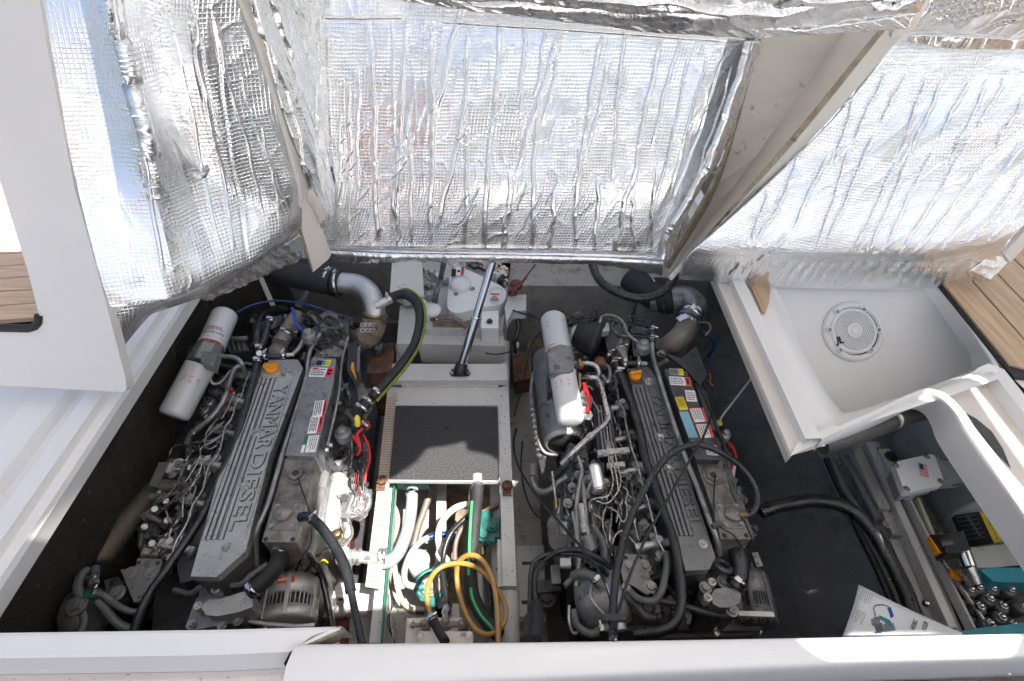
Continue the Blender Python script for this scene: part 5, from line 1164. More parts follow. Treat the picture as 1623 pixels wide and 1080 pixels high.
MB().prism(px([(1100, 600), (1122, 640), (1146, 720), (1176, 790), (1196, 860), (1160, 780), (1130, 700)], .66), .2).build('tank_flank', 'iron', E, bevel=.004)
radcap(E, 1162, 816, .778, 15, [(1134, 801), (1168, 800), (1179, 838), (1143, 837)], [(1140, 804), (1166, 803), (1149, 832), (1175, 832)])
for x, y in ((1148, 849), (1183, 849)): MB().lathe(P(x, y, .776), Z_, [(.0065, 0), (.0065, .0008), (0, .0008)], 12).build('bolt_hole', 'ink', E)
hexplug(E, 1129, 756, .777, 11)
hose('sensor_wire', [(1134, 755, .79), (1132, 775, .80), (1131, 800, .80), (1134, 826, .79), (1145, 838, .79), (1162, 848, .79), (1176, 868, .76)], .0025, 'cableblk', E, 6)
MB().box(P(1136, 832, .79), .03, .014, .012, V(1, .4, 0)).build('wire_clip', 'irondk', E)
lm = ('paper', 'lblred', 'ink', 'lblyel', 'inkgrey')
d = (.36, .93)
sticker(E, 1072, 590, .8015, 22, 10, (1, .05), [(.62, 0, 1, 1, 3), (0, 0, .6, 1, 4)] + lines(.05, .2, .95, .8, 3, 2, .3, 21), lm)
sticker(E, 1078, 604.5, .8015, 33, 13, (1, .06), [(.74, 0, 1, 1, 1), (.8, .2, .93, .42, 0), (.8, .55, .93, .78, 0)] + lines(.04, .1, .7, .9, 4, 4, .2, 22), lm)
sticker(E, 1095, 628, .8015, 16, 17, (1, .06), lines(.08, .1, .92, .9, 5, 4, .2, 23), lm)
sticker(E, 1080, 640, .8015, 22, 12, d, [(0, 0, 1, 1, 3)] + lines(.08, .1, .92, .9, 4, 2, .2, 24), lm)
sticker(E, 1091, 673, .8015, 44, 13, d, [(0, 0, 1, 1, 3)], ('paper', 'inkred', 'ink', 'lblblue'))
sticker(E, 1107, 658, .8015, 24, 20, d, [(0, 0, 1, .2, 1), (0, 0, .05, 1, 1), (0, .95, 1, 1, 1)] + lines(.1, .28, .92, .9, 4, 4, .2, 25), lm)
sticker(E, 1117, 683, .8015, 24, 20, d, [(0, 0, 1, .22, 1), (0, 0, .05, 1, 1), (0, .95, 1, 1, 1)] + lines(.1, .28, .92, .9, 4, 4, .2, 26), lm)
sticker(E, 1128, 714, .8015, 18, 15, (1, .08), lines(.08, .1, .92, .9, 5, 4, .2, 27), ('hosewht', 'inkred', 'ink', 'lblyel', 'inkgrey'))
hose('coolant_pipe', [(1034, 520, .80), (1034, 545, .80), (1035, 566, .79), (1044, 595, .79), (1052, 622, .785), (1083, 716, .785), (1108, 780, .78), (1124, 824, .78), (1136, 853, .76), (1140, 880, .72)], .0085, 'pipe', E, 12)
for x, y in ((1034, 526), (1034, 540)): clamp(P(x, y - 2, .80), P(x, y + 2, .80), .0125, E, w_=.008)
MB().cyl(P(1034, 518, .80), P(1034, 544, .80), .0115).build('rubber_joint', 'irondk', E)
hose('breather_hose', [(968, 560, .78), (974, 573, .78), (982, 592, .78), (997, 629, .77), (1012, 677, .76), (1024, 730, .76), (1034, 756, .76), (1050, 805, .75), (1066, 850, .75), (1075, 893, .74), (1080, 938, .73), (1078, 968, .72), (1066, 991, .71), (1040, 1002, .70), (1005, 1006, .68)], .0135, 'rubber', E, 16)
hose('tee_hose', [(985, 577, .79), (1000, 576, .79), (1014, 576, .79)], .010, 'rubber', E, 12)
MB().cyl(P(1012, 576, .79), P(1024, 577, .78), .008).build('pipe_stub', 'alu', E)
hclamps([((975, 574, .785), (978, 582, .785)), ((981, 590, .78), (984, 598, .78)), ((990, 577, .79), (995, 577, .79)), ((1012, 576, .79), (1017, 576, .79)), ((967, 563, .79), (972, 567, .79))], .0142, E)
# air box, filters
A, B = P(872, 566, .62), P(893, 696, .60); ax = B - A; L = ax.length; r = .078
MB().lathe(A, ax, [(0, -.004), (r * .9, 0), (r, .01), (r, L * .97), (r * .96, L), (r * .9, L + .004)], 36).build('air_box', 'iron', E)
MB().lathe(A + ax.normalized() * L, ax, [(r * .92, 0), (r * .94, .012), (r * .84, .022), (r * .80, .020)], 36).build('end_band', 'alu', E)
ec = MB(); ec.lathe(A + ax.normalized() * (L + .014), ax, [(r * .82, 0), (r * .80, .006), (0, .012)], 32); eco = ec.build('end_cap', 'plasblk', E)
hose('lid_rim', [(846, 655, .66), (850, 690, .64), (862, 716, .62), (884, 722, .60)], .006, 'iron', E, 8)
hose('lid_rim', [(846, 590, .62), (842, 620, .62), (844, 650, .64)], .008, 'iron', E, 8)
hose('rail_loop', [(842, 600, .60), (840, 566, .62), (848, 554, .64), (860, 560, .66)], .005, 'irondk', E, 8)
for i in range(9): MB().bolt(P(844 + i * 1.2, 650 + i * 9, .66), r=.005).build('rivet', 'steel', E)
f, A, B, r, ax, side, per, L = oilfilter(E, (876, 503), (886, 562), .84, .83, 20, [(.055, .35, 'icon'), (.075, .35, 'icon'), (.055, -.75, 'icon')], 8)
curved_text('filter_lettering', 'YANMAR', A, ax, side, per, r, L - .016, 1.15, .15, .016, 'inkred', f, 1, .0012)
oilfilter(E, (905, 671), (892, 592), .80, .83, 22, [(.135 - .017 * i, -.78 + .5 * j, 'icon') for i in (0, 1) for j in range(3)], 9)
MB().cyl(P(886, 561, .83), P(892, 592, .82), pxm(24.5, 890, 576, .82), n=8, smooth=False).build('filter_head', 'iron', E, bevel=.004)
MB().prism(px([(868, 560), (902, 556), (910, 584), (902, 590), (872, 592)], .878), .03).build('filter_head_face', 'iron', E, bevel=.006); MB().bolt(P(883, 580, .882), r=.008).build('bolt', 'pipe', E)
MB().prism(px([(866, 594), (876, 590), (876, 620), (868, 622)], .72), .06).build('filter_bracket', 'irondk', E, bevel=.004)
m = MB(); m.cyl(P(908, 577, .83), P(922, 578, .83), .012, n=6, smooth=False); m.build('union_nut', 'pipe', E); m = MB(); m.cyl(P(918, 572, .85), P(921, 583, .85), .010, n=6, smooth=False); m.build('union_nut', 'brass', E)
hose('oil_pipe', [(915, 578, .82), (930, 576, .83), (944, 580, .83), (949, 592, .81), (944, 602, .79)], .0092, 'steel', E, 12)
hose('oil_pipe', [(921, 597, .80), (935, 598, .82), (947, 601, .82), (954, 616, .82), (960, 640, .81), (965, 660, .80), (959, 672, .80), (945, 684, .80), (931, 696, .80), (908, 717, .79), (890, 736, .76)], .0086, 'steel', E, 14)
MB().cyl(P(938, 690, .80), P(931, 696, .80), .0115).build('pipe_collar', 'steel', E)
hose('small_pipe', [(940, 618, .78), (932, 612, .78), (932, 622, .78), (942, 640, .77), (950, 652, .77), (962, 654, .75)], .003, 'steel', E, 7)
MB().prism(px([(917, 590), (921, 592), (921, 612), (918, 616)], .84), .02).build('bright_lever', 'brass', E, bevel=.002)
hose('red_cable', [(925, 608, .80), (931, 622, .80), (934, 634, .79), (931, 655, .78)], .0068, 'red', E, 8)
hose('red_cable', [(930, 606, .79), (926, 615, .80), (929, 628, .79)], .004, 'red', E, 8)
for i, (x, y) in enumerate(((926, 627), (926, 652), (931, 658))): MB().cyl(P(x, y, .70), P(x, y, .77), .019, n=6, smooth=False).build('terminal_nut', 'steel', E)
MB().lathe(P(928, 632, .76), Z_, [(.024, -.05), (.026, 0), (.015, .006), (0, .006)], 18).build('sender_boss', 'alu', E)
# turbo air filter drum and castings
MB().lathe(P(914, 528, .74), P(944, 540, .74) - P(914, 528, .74), [(0, 0), (.05, .002), (.058, .01), (.062, .03), (.075, .085), (.078, .095), (.072, .102), (0, .104)], 36).build('air_filter_drum', 'rubmatt', E)
MB().lathe(P(908, 527, .745), P(944, 540, .74) - P(914, 528, .74), [(.035, 0), (.04, .006), (.04, .016), (.03, .02)], 26).build('filter_clamp', 'alu', E)
m = MB(); m.prism(px([(955, 520), (985, 512), (1000, 535), (992, 566), (966, 566)], .76), .2); m.build('turbo_casting', 'irondk', E, bevel=.014, seg=3)
m = MB(); m.prism(px([(1000, 520), (1030, 516), (1036, 560), (1004, 566)], .73), .2); m.build('turbo_casting', 'irondk', E, bevel=.014, seg=3)
m = MB(); m.prism(px([(985, 535), (993, 560), (988, 566), (976, 550)], .80), .05); m.build('outlet_neck', 'warmgrey', E, bevel=.006)
MB().cyl(P(987, 552, .79), P(990, 574, .78), .014).build('outlet_tube', 'warmgrey', E); clamp(P(986, 552, .79), P(987, 557, .79), .0155, E)
pcap(E, 1020, 547, .84, 11.5, 'iron')
hose('turbo_oil_hose', [(950, 512, .80), (955, 502, .82), (969, 500, .84), (984, 507, .85), (991, 518, .85), (994, 527, .85), (1003, 537, .85), (1012, 543, .84)], .0055, 'pipe', E, 10)
MB().cyl(P(990, 517, .85), P(993, 526, .85), .009, n=6, smooth=False).build('union_nut', 'pipe', E)
MB().prism(px([(952, 514), (965, 512), (966, 524), (955, 526)], .80), .03).build('hose_clip', 'alu', E, bevel=.003)
MB().lathe(P(951, 577, .76), P(951, 590, .76) - P(951, 577, .76), [(.02, -.02), (.024, 0), (.024, .015), (.018, .02)], 20).build('rusty_collar', 'rust', E)
hose('hose_bend', [(955, 596, .76), (962, 606, .76), (967, 596, .76), (966, 584, .76), (958, 578, .76)], .008, 'pipe', E, 10)
hose('cable_loop', [(870, 500, .78), (885, 492, .80), (900, 498, .80), (915, 505, .80), (928, 500, .80), (940, 508, .80)], .003, 'cableblk', E, 6)
for k in range(4): hose('loom_wire', [(905 + 6 * k, 500 + k, .78), (912 + 6 * k, 508 + 2 * k, .80), (902 + 8 * k, 515, .77)], .0025, 'cableblk', E, 5)
clutter(E, [(895, 495), (1040, 505), (1050, 590), (985, 590), (905, 560)], .66, 40, 31, zr=.08)
MB().prism(px([(1055, 560), (1080, 568), (1103, 549), (1122, 594), (1108, 611), (1092, 590)], .76), .012).build('heat_shield', 'irondk', E, bevel=.003)
hose('copper_wire', [(1124, 592, .74), (1127, 598, .74), (1125, 606, .72), (1130, 612, .7)], .0018, 'orange', E, 5)
# head, ribs, injectors
for k in range(4):
    MB().beam(P(946 + 5 * k, 644, .70), P(956 + 5 * k, 716, .70), .007, .02).build('intake_rib', 'iron', E, bevel=.002)
MB().prism(px([(940, 645), (968, 642), (978, 714), (948, 720)], .69), .1).build('intake_manifold', 'irondk', E, bevel=.004)
inj = [(972, 604), (985, 645), (998, 694), (1012, 745), (1029, 803), (1042, 862)]
for i, (x, y) in enumerate(inj): injector(E, x, y, .68, (-.95, -.15), 1.05, i)
hose('leak_off_pipe', [(975, 600, .715), (979, 620, .72), (981, 636, .72), (989, 650, .72), (992, 672, .72), (997, 692, .72), (1003, 715, .72), (1012, 740, .72), (1019, 770, .72), (1028, 796, .72), (1036, 830, .715), (1044, 858, .71), (1056, 880, .70)], .004, 'steel', E, 8)
hp = [[(962, 696, .70), (960, 705, .70), (966, 716, .70), (978, 718, .70), (990, 716, .69)],
      [(958, 640, .72), (962, 680, .72), (966, 720, .71), (976, 745, .70), (990, 750, .70), (1003, 748, .69)],
      [(962, 700, .71), (965, 730, .71), (972, 760, .70), (965, 785, .69), (945, 790, .68), (934, 796, .67), (936, 812, .66)],
      [(966, 700, .72), (971, 730, .71), (978, 760, .71), (978, 782, .69), (962, 798, .68), (945, 794, .68)],
      [(972, 705, .71), (978, 735, .71), (984, 760, .70), (980, 778, .70), (968, 795, .68)],
      [(988, 772, .69), (995, 780, .69), (992, 796, .69), (1000, 804, .69), (1014, 806, .69)],
      [(958, 812, .66), (962, 804, .67), (978, 812, .68), (985, 826, .68), (992, 824, .68), (994, 806, .68), (990, 796, .68)],
      [(930, 808, .67), (940, 814, .67), (952, 822, .66)], [(970, 862, .66), (976, 848, .67), (986, 842, .68), (996, 850, .68), (1010, 866, .68)],
      [(944, 742, .70), (938, 762, .69), (930, 778, .68), (928, 800, .67)], [(957, 810, .67), (955, 830, .66), (962, 860, .64), (970, 880, .63)], [(1003, 820, .68), (1008, 838, .67), (1012, 856, .67)]]
for h_ in hp: hose('injection_pipe', h_, .0029, 'steel', E, 7)
m = MB(); m.box(P(972, 717, .71), .11, .02, .016, V(1, .12, 0)); m.bolt(P(960, 719, .72), r=.007); m.bolt(P(988, 715, .72), r=.007); m.build('pipe_clamp', 'alu', E, bevel=.002)
m = MB(); m.box(P(976, 738, .70), .06, .018, .014, V(1, .1, 0)); m.bolt(P(976, 738, .706), r=.007); m.build('pipe_clamp', 'alu', E, bevel=.002)
# injection pump group
m = MB(); m.cyl(P(941, 741, .66), P(948, 775, .66), .026, n=20); m.cyl(P(946, 768, .66), P(948, 780, .66), .020); m.build('fuel_solenoid', 'alu', E)
MB().prism(px([(935, 740), (947, 738), (953, 770), (942, 773)], .72), .012).build('bright_tag', 'white', E, bevel=.002)
m = MB()
for k, (x, y) in enumerate(((920, 738), (931, 747), (912, 790), (926, 786), (898, 800), (936, 758), (958, 768), (930, 762), (905, 775), (915, 755))):
    m.cyl(P(x, y, .58), P(x + 2, y - 2, .66), .015, n=8 if k % 2 else 14); m.bolt(P(x + 2, y - 2, .662), r=.009)
m.build('pump_unions', 'pipe', E)
mass('injection_pump', [(895, 735), (955, 740), (965, 800), (940, 860), (890, 850), (880, 790)], .60, .3, 'iron', eng=E)
for p_ in ([(916, 723, .72), (922, 745, .70), (918, 770, .70), (914, 800, .69), (916, 840, .68), (918, 880, .67), (913, 930, .65)], [(922, 750, .69), (926, 790, .70), (930, 830, .70), (932, 848, .69)], [(908, 812, .68), (914, 850, .68), (912, 885, .66)]):
    hose('pump_rod', p_, .007, 'pipe', E, 10)
MB().cyl(P(921, 800, .70), P(927, 846, .69), .013).build('bright_sleeve', 'steel', E); MB().cyl(P(927, 848, .68), P(936, 872, .66), .024, n=14).build('canister', 'iron', E)
hose('corrugated_hose', [(938, 832, .68), (948, 846, .68), (956, 860, .68), (958, 880, .67), (956, 900, .65)], .010, 'hosegrey', E, 10, 8, .08, .005)
hose('lower_pipe', [(843, 740, .56), (845, 765, .57), (855, 779, .58), (870, 778, .6), (885, 765, .62), (900, 755, .64)], .011, 'pipe', E, 12)
hose('lower_pipe', [(872, 760, .58), (890, 745, .62), (905, 725, .66)], .014, 'irondk', E, 12)
MB().cyl(P(845, 738, .57), P(845, 756, .57), .015).build('pipe_joint', 'warmgrey', E)
MB().prism(px([(850, 712), (860, 722), (866, 724), (862, 748), (858, 750)], .66), .01).build('tab', 'iron', E, bevel=.002)
MB().cyl(P(875, 748, .64), P(882, 800, .62), .005).build('dipstick', 'steel', E); MB().cyl(P(881, 794, .63), P(882, 806, .62), .008).build('dipstick_handle', 'brass', E)
m = MB(); 
for x, y, q in ((885, 835, .05), (898, 850, .055), (886, 858, .045), (900, 832, .04), (880, 848, .035)): m.cyl(P(x, y, .52), P(x + 2, y - 2, .60), q * .8, n=18)
m.build('starter_motor', 'irondk', E, bevel=.006)
MB().cyl(P(896, 826, .62), P(896, 846, .60), .022).build('starter_solenoid', 'pipe', E)
hose('starter_lead', [(897, 820, .64), (912, 826, .66), (920, 845, .66), (918, 868, .66)], .008, 'pipe', E, 10)
clutter(E, [(905, 735), (990, 740), (1010, 880), (985, 930), (905, 925), (880, 800)], .60, 110, 33)
clutter(E, [(965, 610), (990, 640), (1035, 850), (1050, 900), (1010, 900), (985, 740)], .64, 46, 34, zr=.03)
clutter(E, [(895, 715), (935, 700), (950, 740), (905, 745)], .66, 12, 35)
spaghetti(E, (950, 640), (985, 905), 34, .67, 34, 84)
spaghetti(E, (905, 730), (915, 900), 18, .64, 12, 85)
spaghetti(E, (900, 510), (1040, 520), 16, .78, 10, 86, ('cableblk', 'pipe', 'irondk'))
spaghetti(E, (1112, 640), (1165, 790), 8, .68, 6, 87, ('cableblk', 'pipe'))
# front (near) end
plate(E, [(990, 878), (1019, 879), (1024, 895), (1037, 937), (1026, 943), (1002, 928), (988, 922), (984, 900)], .67, .012, 'iron', [(996, 898), (1022, 898), (1031, 931)], [(992, 884), (1016, 884)], 'mounting_bracket', .003, .012)
MB().lathe(P(921, 962, .585), P(945, 955, .60) - P(921, 962, .585), [(.03, -.01), (.066, 0), (.075, .012), (.078, .03), (.078, .11), (.068, .13), (.05, .135)], 36).build('raw_water_pump', 'iron', E)
hose('pump_band', [(938, 925, .67), (936, 945, .68), (946, 962, .68), (958, 975, .66)], .004, 'alu', E, 8)
hose('coolant_hose', [(909, 914, .69), (920, 909, .71), (933, 911, .71), (944, 919, .71), (953, 930, .70)], .0135, 'hosegrey', E, 12)
hose('coolant_hose', [(909, 967, .66), (911, 984, .66), (920, 997, .67), (936, 1005, .67), (950, 1000, .67), (964, 995, .67)], .0105, 'hosegrey', E, 12)
hose('small_pipe', [(902, 960, .66), (902, 985, .66), (908, 1003, .65), (916, 1003, .66)], .004, 'alu', E, 8)
hclamps([((945, 921, .71), (949, 925, .71)), ((952, 999, .67), (957, 998, .67))], .0145, E)
hose('braided_hose', [(1057, 876, .70), (1057, 895, .71), (1054, 915, .71), (1049, 936, .71), (1040, 950, .70), (1026, 953, .70), (1010, 948, .69), (995, 934, .68)], .0100, 'hosegrey', E, 12, 8, .04, .005)
hose('coolant_hose', [(990, 943, .67), (1006, 958, .66), (1022, 976, .65), (1036, 980, .64)], .0125, 'irondk', E, 12)
MB().cyl(P(985, 930, .68), P(997, 936, .68), .014, n=6, smooth=False).build('union_nut', 'pipe', E)
MB().cyl(P(978, 975, .66), P(984, 1000, .66), .016).build('drain_union', 'alu', E)
thermostat(E, [(1127, 944), (1133, 934), (1148, 931), (1166, 934), (1175, 942), (1172, 956), (1160, 963), (1140, 963), (1130, 957)], .68, .10, [(1128, 923), (1121, 948)], 'iron')
MB().prism(px([(1112, 915), (1170, 918), (1178, 965), (1150, 975), (1115, 970), (1106, 945)], .63), .2).build('timing_cover', 'irondk', E, bevel=.008)
for x, y in ((1146, 923), (1118, 932), (1160, 968)): MB().bolt(P(x, y, .66), r=.012).build('bolt', 'pipe', E)
MB().cyl(P(1166, 858, .70), P(1168, 874, .70), .024).build('hose_neck', 'irondk', E)
hose('elbow_hose', [(1167, 868, .70), (1170, 885, .70), (1172, 902, .69), (1170, 918, .68), (1163, 930, .67)], .0265, 'rubber', E, 18)
clamp(P(1168, 869, .70), P(1169, 875, .70), .0272, E, w_=.016); clamp(P(1168, 922, .675), P(1162, 930, .67), .0275, E, w_=.014)
ringeye(E, 1145, 897, .70, 12, (.4, .6, 1))
hose('corrugated_hose', [(1040, 952, .62), (1060, 955, .62), (1088, 962, .63), (1116, 970, .63), (1145, 976, .62), (1165, 974, .60)], .0095, 'irondk', E, 10, 10, .08, .005)
alternator(E, (1186, 906), (1204, 990), .48, 27, None, mt='iron')
plate(E, [(1170, 968), (1226, 970), (1228, 978), (1172, 976)], .60, .012, 'alu', name='adjuster_arm')
for k in range(5): MB().cyl(P(1172 + 12 * k, 978, .585), P(1172 + 12 * k, 984, .57), .008).build('terminal', 'steel', E)
plate(E, [(1122, 990), (1144, 988), (1142, 1000), (1128, 1000)], .45, .02, 'warmgrey', name='lug'); MB().cyl(P(1132, 1000, .46), P(1138, 1008, .46), .012).build('lug_bolt', 'steel', E)
MB().bolt(P(1194, 998, .40), r=.016).build('bright_bolt', 'chrome', E)
clutter(E, [(1000, 905), (1110, 910), (1110, 960), (1100, 985), (1000, 990)], .54, 40, 36)
clutter(E, [(1110, 640), (1150, 720), (1195, 850), (1200, 890), (1185, 860), (1140, 740)], .62, 26, 37, zr=.04)
hose('cable_rail', [(1112, 618, .74), (1128, 655, .73), (1150, 712, .72), (1162, 735, .70)], .006, 'irondk', E, 8)
pcap(E, 1150, 689, .66, 8, 'alu', name='sender_cap')
hose('red_cable', [(1155, 706, .66), (1163, 714, .66), (1166, 726, .65), (1160, 742, .63), (1154, 756, .62)], .0042, 'red', E, 8)
hose('red_cable', [(1152, 700, .65), (1160, 706, .65), (1166, 718, .64)], .003, 'red', E, 8)
MB().lathe(P(1139, 673, .68), Z_, [(.008, 0), (.012, .004), (.012, .01)], 12).build('yellow_sleeve', 'yellow', E)
# feet and mount on the centre side
plate(E, [(846, 920), (885, 918), (890, 936), (850, 940)], .40, .03, 'irondk', name='engine_foot'); MB().bolt(P(866, 949, .36), r=.02).build('mount_bolt', 'irondk', E)
MB().lathe(P(866, 950, .30), Z_, [(.045, 0), (.045, .02), (.03, .03), (0, .03)], 20).build('rubber_mount', 'irondk', E)
MB().box(P(881, 912, .5), .03, .06, .02).build('mount_plate', 'iron', E, bevel=.003)
MB().box(P(896, 893, .67), .032, .024, .02).build('white_connector', 'hosewht', E, bevel=.002)

# ------------------------------------------------------------------ exhaust of the right engine and ducts beyond it
X = thing('exhaust_elbow', 'dull grey exhaust elbow with a bright clamp behind the right engine', 'exhaust pipe', P(1085, 500, .7))
MB().tube(catmull([P(1030, 476, .72), P(1068, 474, .74), P(1088, 473, .75), P(1102, 488, .75), P(1092, 508, .73)], 8), .052, 30).build('cast_elbow', 'iron', X)
MB().lathe(P(1052, 476, .73), P(1066, 474, .74) - P(1052, 476, .73), [(.056, 0), (.064, .004), (.064, .03), (.058, .036)], 30).build('rubber_cuff', 'rubmatt', X)
MB().tube(catmull([P(1000, 440, .74), P(1030, 466, .73), P(1058, 476, .735)], 6), .060, 28).build('rubber_duct', 'rubmatt', X)
clamp(P(1097, 500, .742), P(1092, 507, .735), .055, X, w_=.03); clamp(P(1090, 512, .728), P(1087, 517, .722), .054, X, w_=.012)
MB().tube(catmull([P(1092, 508, .73), P(1084, 528, .70), P(1066, 545, .66), P(1052, 556, .62)], 8), .047, 28).build('lower_pipe', 'warmgrey', X)
MB().box(P(1082, 504, .80), .05, .03, .006, V(1, .4, .2)).build('clamp_tab', 'chrome', X, bevel=.002); MB().bolt(P(1048, 562, .68), r=.012).build('bolt', 'pipe', X)
hose('valve_lever', [(1106, 512, .76), (1122, 512, .78), (1126, 522, .78), (1118, 532, .76)], .005, 'brass', X, 8)
o = hose('blue_hose', [(1112, 526, .70), (1122, 530, .70), (1131, 538, .69), (1132, 550, .66), (1122, 566, .60)], .0085, 'bluedk', None, 12, 10, .12, .005); tag(o, 'blue spiral hose beside the right exhaust elbow', 'hose')
o = hose('vent_hose', [(936, 408, .92), (940, 424, .91), (952, 446, .90), (977, 463, .89), (1012, 473, .88), (1044, 467, .88), (1064, 448, .90), (1072, 425, .92)], .0165, 'rubber', None, 18, 12, .05, .006); tag(o, 'black ribbed hose looping below the centre hatch lid', 'hose')
o = hose('white_string', [(1196, 594, .80), (1180, 614, .74), (1160, 640, .70), (1146, 658, .69), (1139, 672, .69)], .0035, 'hosewht', None, 8); tag(o, 'thin whitish cord hanging down the right lining', 'cord')
o = hose('steel_rod', [(1034, 440, .78), (1037, 452, .78), (1030, 462, .76)], .007, 'steel', None, 10); tag(o, 'small steel stub behind the looping black hose', 'fitting')

# ------------------------------------------------------------------ loose cables across the right engine
cz = 0
o = hose('control_cable', [(972, 1014, 1.00), (971, 985, .96), (972, 955, .94), (976, 915, .92), (984, 876, .90), (992, 845, .88), (1002, 815, .88), (1017, 785, .88), (1037, 750, .88), (1056, 726, .88), (1078, 711, .88), (1102, 705, .88), (1120, 708, .88), (1140, 716, .88), (1160, 728, .86), (1176, 742, .84), (1190, 760, .82), (1199, 780, .80), (1200, 798, .79), (1193, 812, .78), (1182, 818, .78)], .0098, 'rubber', None, 12)
tag(o, 'thick black hose arching over the right engine to its pressure cap', 'hose')
MB().cyl(P(1172, 818, .79), P(1184, 817, .79), .009, n=6, smooth=False).build('hose_barb', 'brass', o)
o = hose('thin_cable', [(976, 1014, 1.0), (977, 990, .97), (982, 965, .95), (992, 930, .93), (1008, 888, .92), (1028, 845, .91), (1052, 802, .90), (1078, 756, .90), (1096, 724, .90), (1114, 694, .88), (1126, 660, .85), (1132, 625, .82), (1133, 590, .78)], .0036, 'cableblk', None, 8)
tag(o, 'thin black cable running straight up over the right engine lettering', 'cable')
o = hose('thin_cable', [(974, 1014, 1.0), (972, 985, .95), (968, 955, .92), (960, 925, .90), (944, 897, .86), (918, 864, .80), (895, 838, .74), (873, 812, .70), (850, 785, .66), (834, 762, .62), (820, 735, .58), (814, 705, .52), (818, 680, .45)], .0042, 'cableblk', None, 8)
tag(o, 'thin dark cable from the near coaming to the gap beside the mat', 'cable')
MB().box(P(973, 980, .965), .05, .014, .014).build('cable_tie', 'plasblk', o)
hose('blue_core', [(976, 1014, 1.003), (974, 985, .955), (969, 950, .925), (961, 925, .905)], .0022, 'hoseblue', o, 6)
o = hose('thin_cable', [(828, 700, .4), (826, 740, .45), (832, 780, .5), (846, 812, .52), (868, 828, .55), (884, 840, .56)], .0035, 'cableblk', None, 8); tag(o, 'short thin cable curling on the floor beside the right engine', 'cable')
o = hose('battery_cable', [(968, 900, .70), (948, 885, .74), (922, 873, .75), (900, 872, .74), (882, 876, .73), (862, 890, .71), (850, 905, .70), (847, 930, .70), (850, 960, .72), (851, 985, .76), (848, 1015, .82)], .0085, 'rubber', None, 10); tag(o, 'black battery cable with the thicker boot beside the right engine foot', 'cable')
MB().tube(catmull([P(851, 958, .73), P(852, 985, .77), P(849, 1016, .83)], 6), .0165, 14, rib=.04).build('boot', 'rubmatt', o)
MB().cyl(P(862, 890, .715), P(854, 902, .705), .0115).build('cable_sleeve', 'rubmatt', o)
o = hose('battery_cable', [(962, 912, .69), (945, 893, .73), (918, 880, .73), (895, 878, .73), (868, 879, .72), (848, 890, .71), (841, 910, .70), (840, 940, .71), (839, 975, .74), (836, 1015, .82)], .0068, 'rubber', None, 10); tag(o, 'thinner black battery cable nearest the centre frame', 'cable')
MB().tube(catmull([P(840, 980, .75), P(838, 1000, .79), P(834, 1018, .83)], 6), .0155, 14, rib=.04).build('boot', 'rubmatt', o)
# ================================================================== CENTRE: generator, frame, mat, plumbing
G = thing('generator', 'white diesel generator with smooth belt guard under the centre hatch lid', 'generator', P(720, 480, .6))
MB().prism(px([(622, 405), (668, 405), (672, 470), (640, 475), (618, 463)], .72), .04).build('side_panel', 'greyply', G, bevel=.004)
MB().prism(px([(668, 396), (812, 396), (803, 470), (800, 500), (660, 500)], .62), .25).build('generator_body', 'framewht', G, bevel=.01)
MB().prism(px([(634, 484), (660, 484), (656, 530), (650, 545), (629, 545)], .66), .10).build('tray_end', 'framewht', G, bevel=.004)
MB().prism(px([(668, 500), (760, 505), (800, 500), (797, 523), (674, 521)], .66), .05).build('tray', 'framewht', G, bevel=.004)
MB().prism(px([(666, 524), (798, 530), (800, 549), (662, 545)], .62), .12).build('tray_front', 'framewht', G, bevel=.005)
MB().prism(px([(686, 508), (760, 512), (760, 519), (686, 518)], .664), .004).build('stained_strip', 'bilgebrn', G)
MB().prism(px([(764, 494), (790, 492), (790, 521), (762, 520)], .70), .10).build('control_box', 'white', G, bevel=.004); MB().bolt(P(776, 510, .705), r=.009).build('bolt', 'irondk', G)
MB().prism(px([(716, 505), (758, 500), (760, 512), (718, 516)], .665), .004).build('kraft_panel', 'warmgrey', G)
bg_ = MB(); bg_.prism(smoothloop(px([(714, 430), (722, 423), (734, 424), (782, 447), (797, 455), (803, 464), (800, 478), (790, 484), (766, 486), (735, 495), (722, 497), (711, 492), (708, 482), (711, 455)], .72), 2), .08)
bgo = bg_.build('belt_guard', 'white', G, bevel=.014, seg=4)
MB().lathe(P(730, 455, .715), Z_, [(.05, 0), (.048, .018), (.042, .028), (.02, .030), (0, .030)], 32).build('guard_dome', 'white', G)
MB().lathe(P(786, 466, .71), Z_, [(.035, 0), (.032, .014), (0, .018)], 26).build('guard_dome', 'white', G)
for x, y in ((723, 466), (749, 458)): MB().bolt(P(x, y, .723), r=.007).build('bolt', 'steel', G)
sticker(G, 733, 430, .733, 5, 12, (1, 0), [(0, 0, 1, 1, 1)] + lines(.2, .1, .8, .9, 4, 0, .3, 41), lm); sticker(G, 719, 433, .733, 7, 12, (1, 0), [(0, 0, 1, 1, 2)] + lines(.2, .1, .8, .9, 4, 0, .3, 42), lm); sticker(G, 727, 431, .733, 7, 12, (1, 0), [(.2, .3, .8, .6, 2)], lm)
sticker(G, 784, 471.5, .733, 13, 12, (1, .05), [(0, 0, 1, .25, 1), (.3, .3, .6, .5, 1), (0, .62, 1, 1, 4)] + lines(.1, .4, .9, .6, 2, 2, .3, 43), lm)
sticker(G, 688, 441, .66, 10, 15, (1, -.3), [(0, 0, 1, 1, 4)] + lines(.1, .1, .9, .9, 5, 0, .2, 44), lm)
MB().prism(px([(684, 436), (698, 430), (700, 447), (686, 452)], .657), .05).build('plate_mount', 'white', G, bevel=.003)
